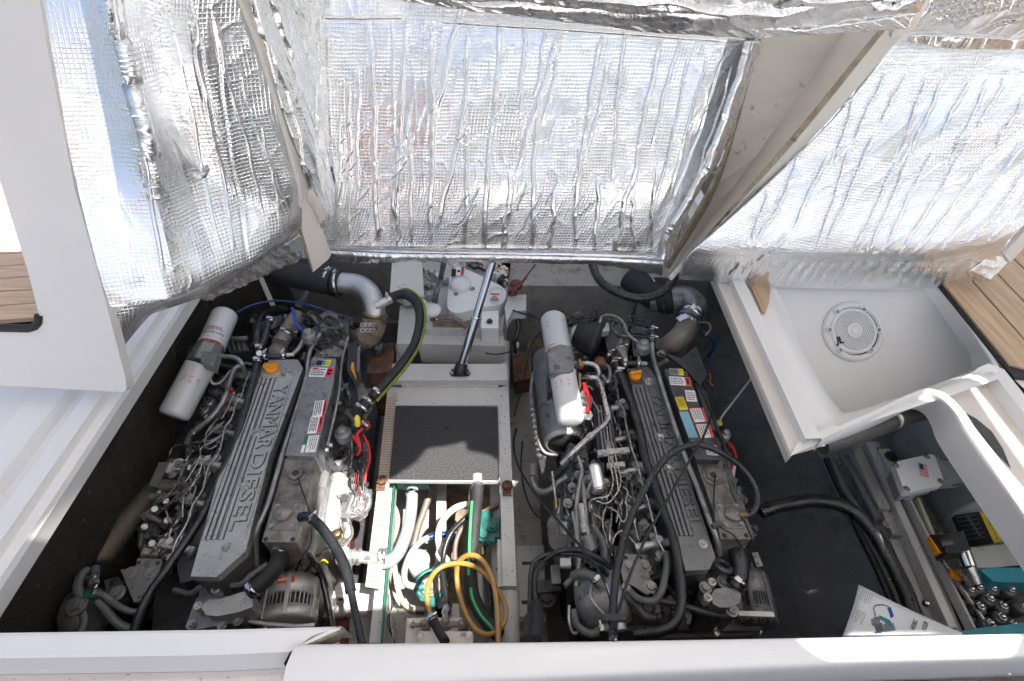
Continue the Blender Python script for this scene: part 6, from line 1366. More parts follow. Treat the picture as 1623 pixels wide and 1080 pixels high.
m = MB(); m.lathe(P(667, 433, .66), V(.2, -.3, 1), [(.018, 0), (.018, .02), (.015, .02), (0, .018)], 20); m.build('gauge', 'plasblk', G); MB().lathe(P(667, 433, .683), V(.2, -.3, 1), [(.013, 0), (0, .001)], 16).build('gauge_face', 'lblblue', G)
# white painted engine clutter of the generator
for k in MB, : pass
clutter(G, [(670, 408), (712, 405), (712, 440), (690, 470), (668, 470)], .62, 46, 51, ('white', 'framewht'), .05)
clutter(G, [(712, 405), (760, 405), (765, 430), (720, 424)], .64, 24, 52, ('white', 'framewht', 'irondk'), .05)
clutter(G, [(775, 420), (806, 425), (804, 452), (780, 445)], .70, 24, 53, ('white', 'framewht', 'plasblk'), .05)
hose('orange_lead', [(785, 424, .72), (795, 426, .73), (804, 432, .71)], .004, 'orange', G, 6); hose('black_lead', [(743, 421, .72), (752, 426, .73), (758, 424, .72), (770, 430, .72)], .006, 'plasblk', G, 8)
hose('raw_water_hose', [(706, 398, .90), (703, 420, .90), (698, 442, .72), (692, 462, .85), (689, 480, .66)], .0125, 'hosegrey', G, 14)
m = MB(); m.ball(P(684, 492, .74), .038, (1.1, 1, .7), 16); m.cyl(P(668, 480, .76), P(676, 488, .76), .02); m.ball(P(676, 500, .72), .024, n=12); m.build('raw_water_pump', 'white', G)
MB().cyl(P(683, 505, .71), P(690, 506, .71), .012).build('drain_stub', 'rust', G)
hose('drain_hose', [(690, 506, .71), (704, 504, .72), (718, 505, .72), (730, 511, .71), (740, 520, .69)], .0105, 'hosebrn', G, 14, 10, .03, .005); clamp(P(692, 506, .71), P(696, 505, .71), .0115, G)
m = MB(); m.cyl(P(740, 418, .70), P(762, 410, .70), .014); m.cyl(P(754, 414, .70), P(760, 412, .70), .02); m.build('copper_union', 'warmgrey', G)
# bracket right of the generator
o = MB(); o.prism(px([(807, 468), (834, 467), (834, 492), (812, 493), (803, 510), (800, 488)], .74), .05); tag(o.build('wiring_bracket', 'framewht', None, bevel=.003), 'small white metal box bracket beside the generator', 'bracket')
for i, (pts, rr, mt_, lb) in enumerate((
        ([(818, 500, .70), (822, 520, .66), (815, 545, .60), (818, 560, .5)], .010, 'rubber', 'thick black loom hanging beside the generator'),
        ([(834, 440, .80), (824, 452, .80), (815, 462, .80), (810, 470, .78)], .006, 'redbr', 'dark red cable behind the bracket'),
        ([(848, 420, .8), (836, 436, .80), (824, 450, .79), (816, 460, .78)], .004, 'redbr', 'thin dark red cable behind the bracket'),
        ([(812, 492, .74), (840, 500, .72), (866, 508, .72), (895, 500, .76)], .004, 'cableblk', 'thin cable from the white bracket to the right engine'),
        ([(835, 492, .74), (850, 502, .72), (868, 514, .7)], .004, 'cableblk', 'short cable under the white bracket'),
        ([(880, 512, .6), (860, 524, .55), (843, 545, .5), (835, 580, .45), (826, 620, .4), (815, 660, .38)], .003, 'cableblk', 'thin cable curving down the floor behind the round filters'),
        ([(770, 560, .60), (785, 562, .62), (800, 560, .62), (822, 553, .60)], .003, 'cableblk', 'thin cable across the frame post'))):
    tag(hose('cable', pts, rr, mt_, None, 8), lb, 'cable')
m = MB(); m.ball(P(818, 452, .78), .03, (1, 1, .8), 12); m.box(P(812, 462, .78), .04, .03, .03); tag(m.build('relay', 'redbr', None, bevel=.003), 'dark red terminal boot behind the white bracket', 'terminal')
o = MB().lathe(P(818, 545, .56), Z_, [(.012, -.06), (.014, 0), (0, .004)], 10).build('connector', 'hosewht'); tag(o, 'small white connector hanging beside the generator', 'connector')
# frame of painted aluminium
FR = thing('frame', 'white painted metal frame between the engines carrying the ram and mat', 'frame', P(710, 700, .3))
plate(FR, [(622, 577), (803, 577), (804, 603), (618, 603)], .60, .03, 'framewht', name='cross_beam')
plate(FR, [(640, 604), (790, 604), (790, 612), (636, 612)], .57, .10, 'framewht', name='step_beam')
plate(FR, [(615, 614), (805, 614), (807, 643), (628, 643), (613, 632)], .56, .03, 'framewht', name='top_plate', bv=.002)
plate(FR, [(789, 643), (807, 643), (819, 929), (797, 929)], .56, .05, 'framewht', name='right_rail')
plate(FR, [(616, 764), (627, 764), (621, 850), (612, 930), (606, 1019), (585, 1019), (598, 900)], .50, .04, 'framewht', name='left_rail')
ps = plate(FR, [(614, 620), (629, 622), (603, 934), (579, 930), (596, 790)], .565, .006, 'holedstrip', name='perforated_strip')
holes = MB()
n_ = 0
for j in range(74):
    v = j / 73; y = 632 + (926 - 632) * v ** 1.0; x0 = 614.5 + (581.5 - 614.5) * v; x1 = 628 + (603 - 628) * v
    if v > .55: x0 -= 1 * (1 - v)
    for i in range(5):
        u = (i + .5 + (.25 if j % 2 else -.25)) / 5; p = P(x0 + (x1 - x0) * u, y, .5665)
        holes.lathe(p, Z_, [(.0023, 0), (0, .0003)], 6, smooth=False)
ho = holes.build('perforations', 'rust', FR); ho['kind'] = 'stuff'
for x, y in ((605.6, 762), (804, 770)):
    p = P(x, y, .567); m = MB(); m.lathe(p, Z_, [(.020, 0), (.020, .003), (0, .003)], 20); m.box(p + V(0, -.025, .0015), .03, .03, .003); m.tube([p + V(.012 * math.cos(t), .016 * math.sin(t), .006) for t in [i * .35 for i in range(19)]], .0025, 6); m.ball(p + V(0, -.026, .004), .006, n=8)
    m.build('latch_plate', 'rust', FR)
for x, y in ((801, 712), (812, 905), (799, 672), (630, 634), (795, 628), (620, 724)): MB().ball(P(x, y, .562), .004, (1, 1, .5), 8).build('rivet', 'steel', FR)
for a, b in (((634, 548), (624, 640)), ((800, 545), (799, 640))): MB().cyl(P(*a, .50), P(*b, .50), .022).build('post', 'framewht', FR)
MB().cyl(P(808, 925, .50), P(808, 1040, .50), .030, n=24).build('lower_post', 'framewht', FR)
plate(FR, [(788, 855), (796, 855), (797, 930), (789, 930)], .54, .03, 'framewht', name='angle_piece')
plate(FR, [(777, 762), (792, 762), (794, 930), (786, 980), (780, 900)], .44, .03, 'framewht', name='inner_web')
plate(FR, [(693, 760), (707, 760), (706, 900), (700, 990), (688, 960)], .30, .04, 'framewht', name='centre_rail')
MB().beam(P(626, 764, .52), P(605, 1018, .52), .004, .02).build('green_edge', 'greendk', FR)
MB().beam(P(765, 815, .46), P(789, 801, .46), .012, .03).build('stay', 'bilgebrn', FR)
# mat on the frame
mt = MB(); mt.prism([P(628, 643.5, .575), P(788.5, 645.5, .575), P(790.5, 763.5, .575), P(616.5, 762, .575)], .012)
M['carpet'] = mat('charcoal carpet', (.078, .080, .084), .95, var=.6, vs=160, col2=(.030, .030, .032), bump=1.5, bs=300, speck=-.2, gcol=(.3, .3, .3))
mo = mt.build('floor_mat', 'carpet', None, bevel=.002); tag(mo, 'charcoal carpeted access panel with a thumb hole in the middle of the frame', 'mat')
m = MB(); m.lathe(P(708, 678, .5755), Z_, [(.010, 0), (.010, .0006), (0, .0006)], 20); m.build('thumb_hole', 'ink', mo)
MB().beam(P(617, 763.5, .572), P(790, 765, .572), .004, .016).build('light_edge', 'framewht', mo)
# gas strut / ram
RM = thing('lift_ram', 'polished lifting ram rising from the frame to the centre hatch lid', 'ram', P(728, 590, .6))
a, b = P(729, 588, .61), PY(791, 380, 1.74)
mid = a.lerp(b, .42)
MB().cyl(a, mid, .0185, n=24).build('ram_body', 'chrome', RM); MB().cyl(mid, b, .0155, n=24).build('ram_rod', 'chrome', RM)
ax = (b - a).normalized()
MB().lathe(mid - ax * .004, ax, [(.0205, 0), (.0225, .003), (.0205, .007)], 24).build('ram_ring', 'chrome', RM)
MB().lathe(a - ax * .015, ax, [(.026, 0), (.028, .01), (.024, .045), (.019, .05)], 24).build('ram_socket', 'plasblk', RM)
plate(RM, [(712, 592), (716, 585), (742, 585), (746, 592), (742, 596), (716, 596)], .607, .006, 'plasblk', [(715, 592), (743, 592)], name='foot_plate', br=.006)
# ---- plumbing in the lit bilge opening
def lone(name, pts, r, material, label, cat='hose', n=14, **k): o = hose(name, pts, r, material, None, n, **k); return tag(o, label, cat)
o = lone('suction_hose', [(654, 770, .50), (653, 795, .50), (650, 822, .50), (643, 850, .51), (632, 875, .52), (618, 890, .54), (604, 890, .55)], .0205, 'hoseclr', 'wide milky clear hose joining the left engine to the bilge pump', n=20)
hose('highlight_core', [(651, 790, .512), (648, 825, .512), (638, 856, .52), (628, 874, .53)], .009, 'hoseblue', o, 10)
MB().cyl(P(553, 880, .56), P(610, 888, .56), .0185, n=24).build('metal_tube', 'alu', o)
for x in (558, 566, 600, 607): MB().lathe(P(x, 882, .56), X_, [(.021, 0), (.026, .002), (.026, .010), (.021, .012)], 24).build('flange_clamp', 'crinkle', o)
clamp(P(653, 783, .50), P(653, 789, .50), .0215, o); MB().box(P(583, 884, .582), .02, .01, .004).build('slot_tag', 'steel', o)
m = MB(); m.cyl(P(654, 760, .50), P(654, 772, .50), .03); m.box(P(656, 764, .50), .12, .04, .05); tag(m.build('pump_head', 'teal', None, bevel=.008), 'teal bronze fitting under the near edge of the mat on the left', 'pump')
lone('vent_hose', [(610, 795, .44), (622, 800, .44), (630, 820, .42), (628, 850, .40), (625, 880, .38), (627, 912, .36), (634, 945, .34), (648, 964, .33), (664, 968, .32)], .0092, 'hosecrm', 'cream hose curving round the left of the bilge')
MB().cyl(P(660, 967, .33), P(674, 968, .33), .013).build('hose_end', 'irondk', bpy.data.objects['vent_hose'])
lone('corrugated_hose', [(686, 762, .36), (680, 785, .34), (672, 810, .32), (663, 835, .30), (656, 862, .28), (650, 880, .27)], .013, 'hosebrn', 'dark brown corrugated hose running down the brown bilge', rib=.1, step=.006)
lone('water_hose', [(716, 850, .40), (700, 847, .42), (685, 850, .42), (668, 858, .42), (656, 870, .41), (647, 885, .40), (641, 906, .40), (643, 924, .40), (658, 931, .40)], .0108, 'hoseclr', 'pale blue clear hose arching to the teal pump')
hose('blue_part', [(722, 851, .41), (706, 847.5, .4225), (690, 849, .423), (680, 852, .423)], .0110, 'bluedk', bpy.data.objects['water_hose'], 14)
lone('white_hose', [(760, 800, .50), (740, 800, .50), (721, 806, .49), (704, 822, .48), (695, 845, .46), (697, 868, .44), (706, 886, .43), (722, 897, .42)], .0118, 'hosewht', 'thick white hose in a half loop beside the green striped hose')
lone('black_hose', [(750, 812, .52), (733, 826, .52), (716, 844, .52), (706, 866, .51), (702, 890, .50), (703, 920, .50), (707, 945, .50), (708, 962, .50)], .0092, 'rubber', 'slim black hose running down to the middle valve')
lone('tan_hose', [(746, 824, .49), (732, 838, .50), (724, 855, .49), (721, 875, .48), (722, 895, .47), (728, 920, .44)], .0078, 'hosebrn', 'slim tan hose beside the slim black hose')
o = lone('striped_hose', [(757, 762, .56), (756, 785, .56), (753, 815, .56), (750, 850, .55), (746, 885, .54), (744, 915, .53), (748, 940, .53), (758, 965, .53), (772, 985, .54), (790, 1006, .56)], .0215, 'rubmatt', 'thick black hose with bright green printed stripe', n=20)
hose('green_stripe', [(748, 795, .588), (746, 825, .586), (744, 860, .580), (743, 912, .566)], .0052, 'green', o, 6); hose('green_stripe', [(746, 932, .562), (750, 952, .560), (762, 975, .562), (782, 998, .574)], .0052, 'green', o, 6)
a_, b_ = P(747, 800, .5945), P(744, 905, .573); 
text_fit('stripe_print', 'MARINE WET EXHAUST', a_, b_, .005, 'ink', o, .0002)
clamp(P(757, 772, .56), P(757, 777, .56), .0225, o)
MB().cyl(P(757, 755, .56), P(757, 772, .56), .022).build('hose_spigot', 'alu', o)
M['hoseamb'].node_tree.nodes['Principled BSDF'].inputs['Transmission Weight'].default_value = .15
lone('fuel_hose', [(688, 988, .62), (680, 968, .62), (677, 940, .62), (684, 915, .62), (700, 899, .62), (724, 893, .62), (746, 896, .62), (766, 908, .62), (783, 928, .62), (797, 950, .62), (802, 972, .62), (795, 994, .62), (775, 1006, .60), (755, 998, .58), (740, 976, .57), (730, 948, .57), (724, 915, .58), (727, 892, .61), (740, 881, .64), (756, 882, .65), (771, 897, .65), (782, 925, .65), (788, 960, .66), (790, 1020, .66)], .0078, 'hoseamb', 'amber fuel hose coiled in loops over the green striped hose', n=12)
o = bpy.data.objects['fuel_hose']; MB().tube(catmull([P(687, 984, .625), P(694, 998, .64), (P(706, 1018, .67))], 6), .0125, 12).build('rubber_tail', 'rubmatt', o); clamp(P(686, 984, .622), P(690, 990, .63), .013, o)
lone('thin_green_hose', [(716, 852, .5), (722, 838, .5), (736, 834, .5), (740, 860, .5), (736, 880, .48), (720, 888, .46)], .0022, 'greendk', 'thin green wire curling between the hoses', 'wire', 6)
lone('clear_drain', [(762, 905, .40), (764, 930, .40), (764, 960, .40), (770, 985, .40)], .012, 'hosewht', 'whitish hose end low beside the green striped hose')
lone('black_loop', [(768, 910, .45), (776, 940, .45), (778, 970, .46), (782, 1000, .5)], .010, 'rubber', 'black hose low beside the green striped hose on its right')
m = MB(); m.lathe(P(663, 893, .36), Z_, [(.034, -.06), (.036, 0), (.032, .006), (0, .006)], 30); m.lathe(P(663, 893, .30), Z_, [(.045, 0), (.045, .02), (.036, .03)], 24); tag(m.build('strainer', 'hosewht', None), 'round white topped strainer in the bilge between the hoses', 'strainer')
PU = thing('bilge_pump', 'teal bronze pump with a round ribbed face under the amber hose', 'pump', P(681, 928, .34))
c = P(683, 928, .37); axp = V(.1, -.35, 1).normalized()
MB().lathe(c, axp, [(.05, -.04), (.055, 0), (.050, .008), (.042, .010), (.040, .004), (0, .004)], 30).build('pump_body', 'teal', PU)
MB().lathe(c, axp, [(.036, .004), (.036, .010), (.028, .012), (.026, .006), (.016, .006), (.014, .014), (0, .015)], 26).build('pump_face', 'warmgrey', PU)
for k in range(6): t = k * 1.047; MB().bolt(c + V(math.cos(t) * .047, math.sin(t) * .047, .0), r=.007).build('bolt', 'teal', PU)
m = MB(); m.cyl(P(656, 931, .39), P(672, 930, .38), .014); m.build('pump_port', 'teal', PU); MB().cyl(P(690, 905, .39), P(700, 895, .40), .016).build('pump_port', 'teal', PU); MB().cyl(P(684, 950, .36), P(686, 965, .36), .018).build('pump_port', 'teal', PU)
m = MB(); m.box(P(772, 842, .46), .09, .07, .06); m.cyl(P(770, 815, .47), P(772, 845, .47), .026); m.cyl(P(762, 858, .47), P(785, 850, .47), .022); m.bolt(P(780, 835, .50), r=.012); m.bolt(P(766, 850, .49), r=.014); m.bolt(P(778, 858, .49), r=.01); tag(m.build('seacock', 'teal', None, bevel=.006), 'teal seacock body beside the frame on the right', 'valve')
MB().cyl(P(763, 862, .46), P(765, 880, .45), .014).build('bronze_nut', 'brass', bpy.data.objects['seacock'])
m = MB(); m.cyl(P(664, 915, .33), P(668, 922, .34), .02); 
# manifold and valves
MF = thing('fuel_manifold', 'cream block with three small valves at the near end of the bilge', 'manifold', P(700, 1000, .5))
plate(MF, [(645, 980), (733, 979), (735, 1030), (641, 1030)], .50, .06, 'gelcream', name='manifold_block', bv=.003)
plate(MF, [(668, 1001), (750, 1001), (750, 1035), (660, 1035)], .56, .05, 'gelcream', name='front_plate', bv=.003)
plate(MF, [(717, 957), (728, 957), (728, 982), (717, 982)], .46, .01, 'framewht', name='back_plate')
for x, y in ((668, 1007), (743, 1007), (650, 988)): MB().bolt(P(x, y, .561 if y > 1000 else .501), r=.007).build('bolt', 'steel', MF)
for x, y in ((673, 991), (706, 988), (732, 991)):
    m = MB(); p = P(x, y, .53); m.cyl(p - Z_ * .03, p + Z_ * .012, .014, n=8); m.cyl(p - X_ * .035, p + X_ * .035, .006); m.ball(p + Z_ * .012, .012, n=10); m.cyl(p - X_ * .04, p - X_ * .03, .010, n=6); m.build('valve', 'warmgrey', MF)
m = MB(); m.cyl(P(708, 962, .505), P(707, 985, .53), .011, n=6, smooth=False); m.cyl(P(708, 968, .51), P(708, 974, .515), .015, n=6, smooth=False); m.build('valve_stem', 'steel', MF)
sticker(MF, 735, 1006, .5615, 11, 5, (1, 0), [(.0, 0, 1, .1, 2), (0, .9, 1, 1, 2)] + lines(.1, .2, .9, .8, 2, 2, .2, 61), lm, 'small_label')
# bilge details: brown standing water stain, wires, stringer, mounting ledges
plate(None, [(632, 770), (708, 770), (706, 960), (655, 960), (630, 900)], .145, .01, 'bilgebrn', name='bilge_sump'); struct(bpy.data.objects['bilge_sump'])
plate(None, [(709, 770), (776, 770), (780, 960), (708, 960)], .16, .01, 'bilgebrn', name='bilge_sump_right'); struct(bpy.data.objects['bilge_sump_right'])
def stringer(nm, pts, z, zb, m_='bilge'): return struct(MB().prism(px(pts, z), z - zb).build(nm, m_, None, bevel=.006))
stringer('engine_bed', [(540, 600), (566, 600), (548, 1030), (505, 1030)], .30, .0, 'redbr')
stringer('stringer_foot', [(522, 925), (612, 925), (606, 968), (520, 968)], .32, .0, 'white')
stringer('bilge_ledge', [(600, 965), (650, 965), (645, 1040), (520, 1040), (525, 968)], .26, .0, 'bilge')
stringer('bilge_step', [(632, 965), (722, 965), (722, 1040), (625, 1040)], .30, .0, 'bilge')
stringer('engine_bed_right', [(818, 865), (862, 865), (865, 985), (820, 985)], .26, .0, 'framewht')
stringer('inner_stringer_left', [(606, 700), (618, 700), (596, 930), (580, 930)], .34, .0, 'redbr')
for i, (x, y, x1, y1) in enumerate(((596, 935, 590, 1000),)):
    o = MB().beam(P(x, y, .28), P(x1, y1, .28), .006, .02).build('steel_strip', 'steel'); tag(o, 'narrow metal strip on the ledge by the left engine foot', 'strip')
for k in range(3):
    o = lone('thin_wire', [(616, 930, .34), (618 + 3 * k, 955, .33), (620 - 3 * k, 985, .33), (624 + k, 1020, .33)], .0018, 'cableblk' if k else 'hosewht', ['white strand of the wire bundle hanging beside the manifold', 'black strand of the wire bundle beside the manifold', 'second black strand of the wire bundle beside the manifold'][k], 'wire', 6)
o = MB().prism(px([(818, 868), (852, 868), (856, 978), (824, 978)], .30), .01).build('floor_plate', 'framewht', None, bevel=.002); tag(o, 'painted plate with slots on the floor beside the frame', 'plate')
for x, y in ((836, 893), (836, 955)): MB().box(P(x, y, .3006), .04, .012, .001).build('slot', 'ink', o)
o = MB().prism(px([(812, 560), (838, 556), (842, 600), (815, 606)], .35), .1).build('battery_switch', 'rust', None, bevel=.01); tag(o, 'rusty casting low between the frame and the right engine', 'casting')
clutter(FR, [(600, 960), (612, 960), (612, 1015), (600, 1015)], .3, 2, 71, ('steel',))
# the tanks and clutter deep between bed and frame
o = MB().cyl(P(880, 455, .3), P(880, 520, .3), .09, n=24).build('hose_coupling', 'bluedk'); tag(o, 'dark blue coupling half hidden behind the upper round filter', 'coupling')
struct(MB().prism(px([(836, 500), (1020, 500), (1040, 560), (836, 560)], .25), .2).build('far_ledge', 'bilgebrn', None, bevel=.03))
struct(MB().prism([V(-.05, 2.0, .62), V(.62, 2.0, .62), V(.62, 2.42, .62), V(-.05, 2.42, .62)], .6).build('far_step', 'bilge', None, bevel=.03))
struct(MB().prism([V(.62, 1.9, .75), V(.9, 1.9, .75), V(.9, 2.42, .75), V(.62, 2.42, .75)], .7).build('far_post', 'bilge', None, bevel=.02))
# ================================================================== RIGHT LOCKER: motor, boxes, hoses, leaflet
def bar(name, a, b, z, wpx, h, material, label, cat='batten'):
    o = MB().beam(P(*a, z), P(*b, z), wpx * scl(*a, z), h).build(name, material, None, bevel=.003); return tag(o, label, cat)
struct(MB().prism(px([(1352, 700), (1392, 700), (1530, 1010), (1490, 1030), (1385, 800)], .50), .12).build('stringer_ledge', 'framewht', None, bevel=.004))
bar('batten', (1374, 706), (1504, 1000), .53, 11, .05, 'framewht', 'long white batten nearest the black hoses in the side locker')
bar('batten', (1352, 712), (1398, 812), .525, 16, .05, 'bilge', 'short pale batten near the top of the side locker')
bar('batten', (1392, 712), (1546, 1000), .515, 9, .03, 'warmgrey', 'brown tinted batten between the white ones', 'batten')
bar('batten', (1436, 792), (1540, 1000), .53, 4, .04, 'framewht', 'thin white rail beside the motor', 'rail')
bar('batten', (1452, 792), (1478, 855), .54, 5, .03, 'hosecrm', 'short cream tube leading from the junction box', 'tube')
o = MB(); o.prism(px([(1392, 712), (1410, 712), (1435, 780), (1428, 785)], .56), .02); tag(o.build('bracket', 'greyply', None, bevel=.002), 'grey angle bracket behind the junction box', 'bracket')
MB().bolt(P(1412, 724, .57), r=.014).build('bolt', 'irondk', bpy.data.objects['bracket'])
o = MB(); o.prism(px([(1398, 812), (1420, 812), (1436, 850), (1416, 848)], .53), .03); o.bolt(P(1406, 831, .532), r=.010); tag(o.build('hose_bracket', 'bilge', None, bevel=.003), 'pale bracket with a screw where the black hoses bend', 'bracket')
M['motor'] = mat('pale grey motor paint', (.36, .37, .36), .35, .1, var=.15, vs=5, bump=.15, bs=60, grime=.12)
MO = thing('electric_motor', 'pale grey electric motor with black and orange plate in the side locker', 'motor', P(1560, 820, .5))
A, B = P(1475, 690, .52), P(1640, 905, .52); ax = (B - A).normalized(); L = (B - A).length
MB().lathe(A, ax, [(.06, -.05), (.13, -.02), (.145, .0), (.145, L * .60), (.150, L * .605), (.150, L * .63), (.145, L * .635), (.14, L), (.1, L + .02)], 48).build('motor_shell', 'motor', MO)
u_, w_ = frame(ax)
up = (CAMV - (A + B) / 2); up = (up - ax * up.dot(ax)).normalized(); sd = ax.cross(up)
if sd.x < 0: sd = -sd
r = .145
def onm(x, y, off=.0):   # point on the motor shell seen at a photo pixel
    d = ray(x, y).normalized(); o_ = CAMV - A; dp = d - ax * d.dot(ax); op = o_ - ax * o_.dot(ax)
    a_ = dp.dot(dp); b_ = 2 * dp.dot(op); c_ = op.dot(op) - (r + off) ** 2; D = b_ * b_ - 4 * a_ * c_
    t = (-b_ - math.sqrt(D)) / (2 * a_) if D > 0 else -b_ / (2 * a_); return CAMV + d * t
def decal(name, quad, material, off=.002, nu=8, nv=4):
    q = [Vector((p[0], p[1], 0)) for p in quad]; m = MB(); vs = []
    for j in range(nv + 1):
        for i in range(nu + 1):
            u, v = i / nu, j / nv; p = q[0].lerp(q[1], u).lerp(q[3].lerp(q[2], u), v); vs.append(onm(p.x, p.y, off))
    m.add(vs, [(j * (nu + 1) + i, j * (nu + 1) + i + 1, (j + 1) * (nu + 1) + i + 1, (j + 1) * (nu + 1) + i) for j in range(nv) for i in range(nu)], 0, True); return m.build(name, material, MO)
decal('maker_plate', [(1507, 818), (1552, 811), (1586, 860), (1528, 867)], 'plasblk'); decal('plate_wing', [(1552, 811), (1564, 813), (1589, 858), (1576, 862)], 'lblyel', .003); decal('plate_wing', [(1563, 814), (1572, 826), (1588, 850), (1582, 858)], 'lblyel', .0029)
for k in range(6):
    x0 = 1514 + 3.2 * k; y0 = 820 + 7.0 * k; decal('plate_line', [(x0, y0), (x0 + 32, y0 - 4.5), (x0 + 32.6, y0 - 3.7), (x0 + .6, y0 + .9)], 'inkgrey', .0031, 4, 1)
decal('plate_line', [(1530, 817), (1534, 816), (1556, 850), (1552, 851)], 'hosegrey', .0033, 2, 4)
def mtext(s_, a, b, cap, material, off=.0035):
    A0, B0 = onm(*a, off), onm(*b, off); n_ = (CAMV - A0); n_ = (n_ - (B0 - A0).normalized() * n_.dot((B0 - A0).normalized())).normalized(); text_fit('motor_lettering', s_, A0, B0, cap, material, MO, .0003, .0002, up=n_)
mtext('RELIANCE', (1562, 817), (1581, 856), .011, 'ink'); mtext('FLUID COMPONENTS', (1573, 806), (1608, 864), .014, 'ink')
JB = thing('junction_box', 'white motor junction box with four screws and a small flag sticker', 'junction box', P(1455, 750, .65))
qb = [(1418, 736), (1424, 731), (1474, 720), (1481, 722), (1497, 764), (1492, 770), (1440, 781), (1433, 778)]
MB().prism(px(qb, .72), .03).build('box_lid', 'white', JB, bevel=.004); MB().prism([V(p.x, p.y, .69) for p in px([(1422, 738), (1476, 726), (1492, 764), (1436, 777)], .69)], .08).build('box_body', 'motor', JB, bevel=.004)
for x, y in ((1420, 738), (1469, 724), (1491, 763), (1437, 775)): MB().lathe(P(x, y, .7205), Z_, [(.010, 0), (.010, .001), (.006, .001), (.006, .003), (0, .003)], 14).build('lid_screw', 'warmgrey', JB)
fl = sticker(JB, 1464, 746, .7212, 14, 18, (1, .28), [(.05, .05 + .14 * k, .95, .05 + .14 * k + .07, 1) for k in range(7)] + [(.05, .05, .5, .45, 3)], ('paper', 'lblred', 'ink', 'blue'), 'flag_sticker')
MB().prism(px([(1476, 722), (1524, 735), (1536, 752), (1524, 766), (1494, 768)], .64), .04).build('box_neck', 'motor', JB, bevel=.01)
for p_ in ([(1490, 728, .66), (1520, 732, .665), (1530, 745, .665), (1534, 762, .665), (1510, 770, .66)],): hose('gasket_line', p_, .0022, 'irondk', JB, 6)
MB().cyl(P(1432, 785, .62), P(1444, 783, .64), .016).build('cable_gland', 'alu', JB)
PS = thing('pressure_switch', 'black pressure switch on a steel tube in front of the motor', 'switch', P(1510, 865, .66))
MB().prism(px([(1492, 846), (1528, 842), (1538, 872), (1500, 878)], .69), .06).build('switch_body', 'plasblk', PS, bevel=.006)
MB().cyl(P(1482, 862, .67), P(1500, 860, .67), .026, n=18).build('switch_head', 'plasblk', PS); MB().cyl(P(1488, 848, .67), P(1494, 852, .67), .012).build('red_ring', 'lblred', PS)
MB().cyl(P(1526, 874, .66), P(1536, 898, .65), .021, .019, n=20).build('steel_tube', 'chrome', PS); MB().cyl(P(1530, 898, .62), P(1545, 925, .60), .028, .020, n=20).build('reducer', 'steel', PS)
MB().box(P(1482, 866, .66), .02, .05, .02).build('orange_tape', 'orange', PS)
PH = thing('pump_head', 'teal and dark steel high pressure pump with bright bolts at the right edge', 'pump', P(1590, 950, .5))
MB().prism(px([(1538, 868), (1600, 862), (1625, 880), (1625, 900), (1550, 900)], .62), .06).build('mount_shelf', 'motor', PH, bevel=.006)
MB().prism(px([(1552, 902), (1640, 894), (1650, 925), (1575, 922)], .62), .10).build('teal_body', 'tealflat', PH, bevel=.006)
MB().prism(px([(1545, 925), (1650, 920), (1660, 1010), (1568, 1010), (1530, 950)], .52), .10).build('crankcase', 'irondk', PH, bevel=.01)
for k, (x, y) in enumerate(((1536, 936), (1549, 932), (1571, 934), (1551, 963), (1587, 962), (1567, 990), (1604, 992), (1600, 936), (1618, 962), (1566, 950), (1585, 980), (1560, 920))):
    m = MB(); p = P(x, y, .56); m.lathe(p, Z_, [(.020, -.04), (.022, 0), (.016, .006), (.013, .006)], 18); m.cyl(p, p + Z_ * .014, .011, n=6, smooth=False, m=1); m.ball(p + Z_ * .014, .009, n=10, m=1); m.build('crosshead_bolt', ['irondk', 'chrome'], PH)
bar('tube', (1478, 868), (1560, 985), .56, 5, .012, 'steel', 'steel tube running along the near edge of the motor', 'tube')
o = MB().box(P(1514, 912, .58), .028, .022, .014, V(1, -.6, 0)).build('orange_clip', 'orange'); tag(o, 'small orange clip on the steel tube by the motor', 'clip')
o = MB().prism([P(1495, 1006, .60), P(1640, 1003, .60), P(1640, 985, .60), P(1550, 996, .60)], .02).build('teal_tray', 'tealflat', None, bevel=.002); tag(o, 'teal drip tray edge under the pump by the near coaming', 'tray')
# hoses in the locker and on the lining
tag(hose('corrugated_hose', [(1205, 812, .55), (1228, 804, .56), (1252, 799, .58), (1282, 794, .60), (1312, 796, .62), (1340, 804, .63), (1364, 820, .63), (1384, 843, .62), (1402, 872, .61), (1422, 910, .60), (1440, 950, .60), (1452, 1000, .60)], .0225, 'rubber', None, 20, 10, .05, .0065), 'wide black corrugated hose crossing from the right engine and turning down the locker', 'hose')
tag(hose('corrugated_hose', [(1310, 728, .46), (1324, 760, .47), (1344, 802, .48), (1364, 848, .48), (1388, 896, .48), (1412, 950, .48), (1430, 1000, .48)], .0125, 'rubber', None, 14, 10, .06, .006), 'narrower black corrugated hose lying on the lining left of the wide one', 'hose')
tag(hose('spiral_hose', [(1318, 728, .48), (1328, 752, .49), (1342, 782, .50), (1360, 806, .50), (1380, 840, .50)], .0125, 'hosegrey', None, 14, 10, .06, .006), 'grey spiral hose coming from under the speaker well, left of the battens', 'hose')
tag(hose('spiral_hose', [(1334, 724, .52), (1344, 736, .52), (1360, 766, .53), (1376, 796, .53), (1392, 826, .53)], .0135, 'hosegrey', None, 14, 10, .06, .006), 'grey spiral hose with pale band right beside the battens', 'hose')
tag(hose('pipe', [(1346, 722, .51), (1362, 740, .51), (1382, 785, .51), (1402, 830, .51)], .0085, 'pipe', None, 12), 'smooth grey pipe between spiral hoses and battens', 'pipe')
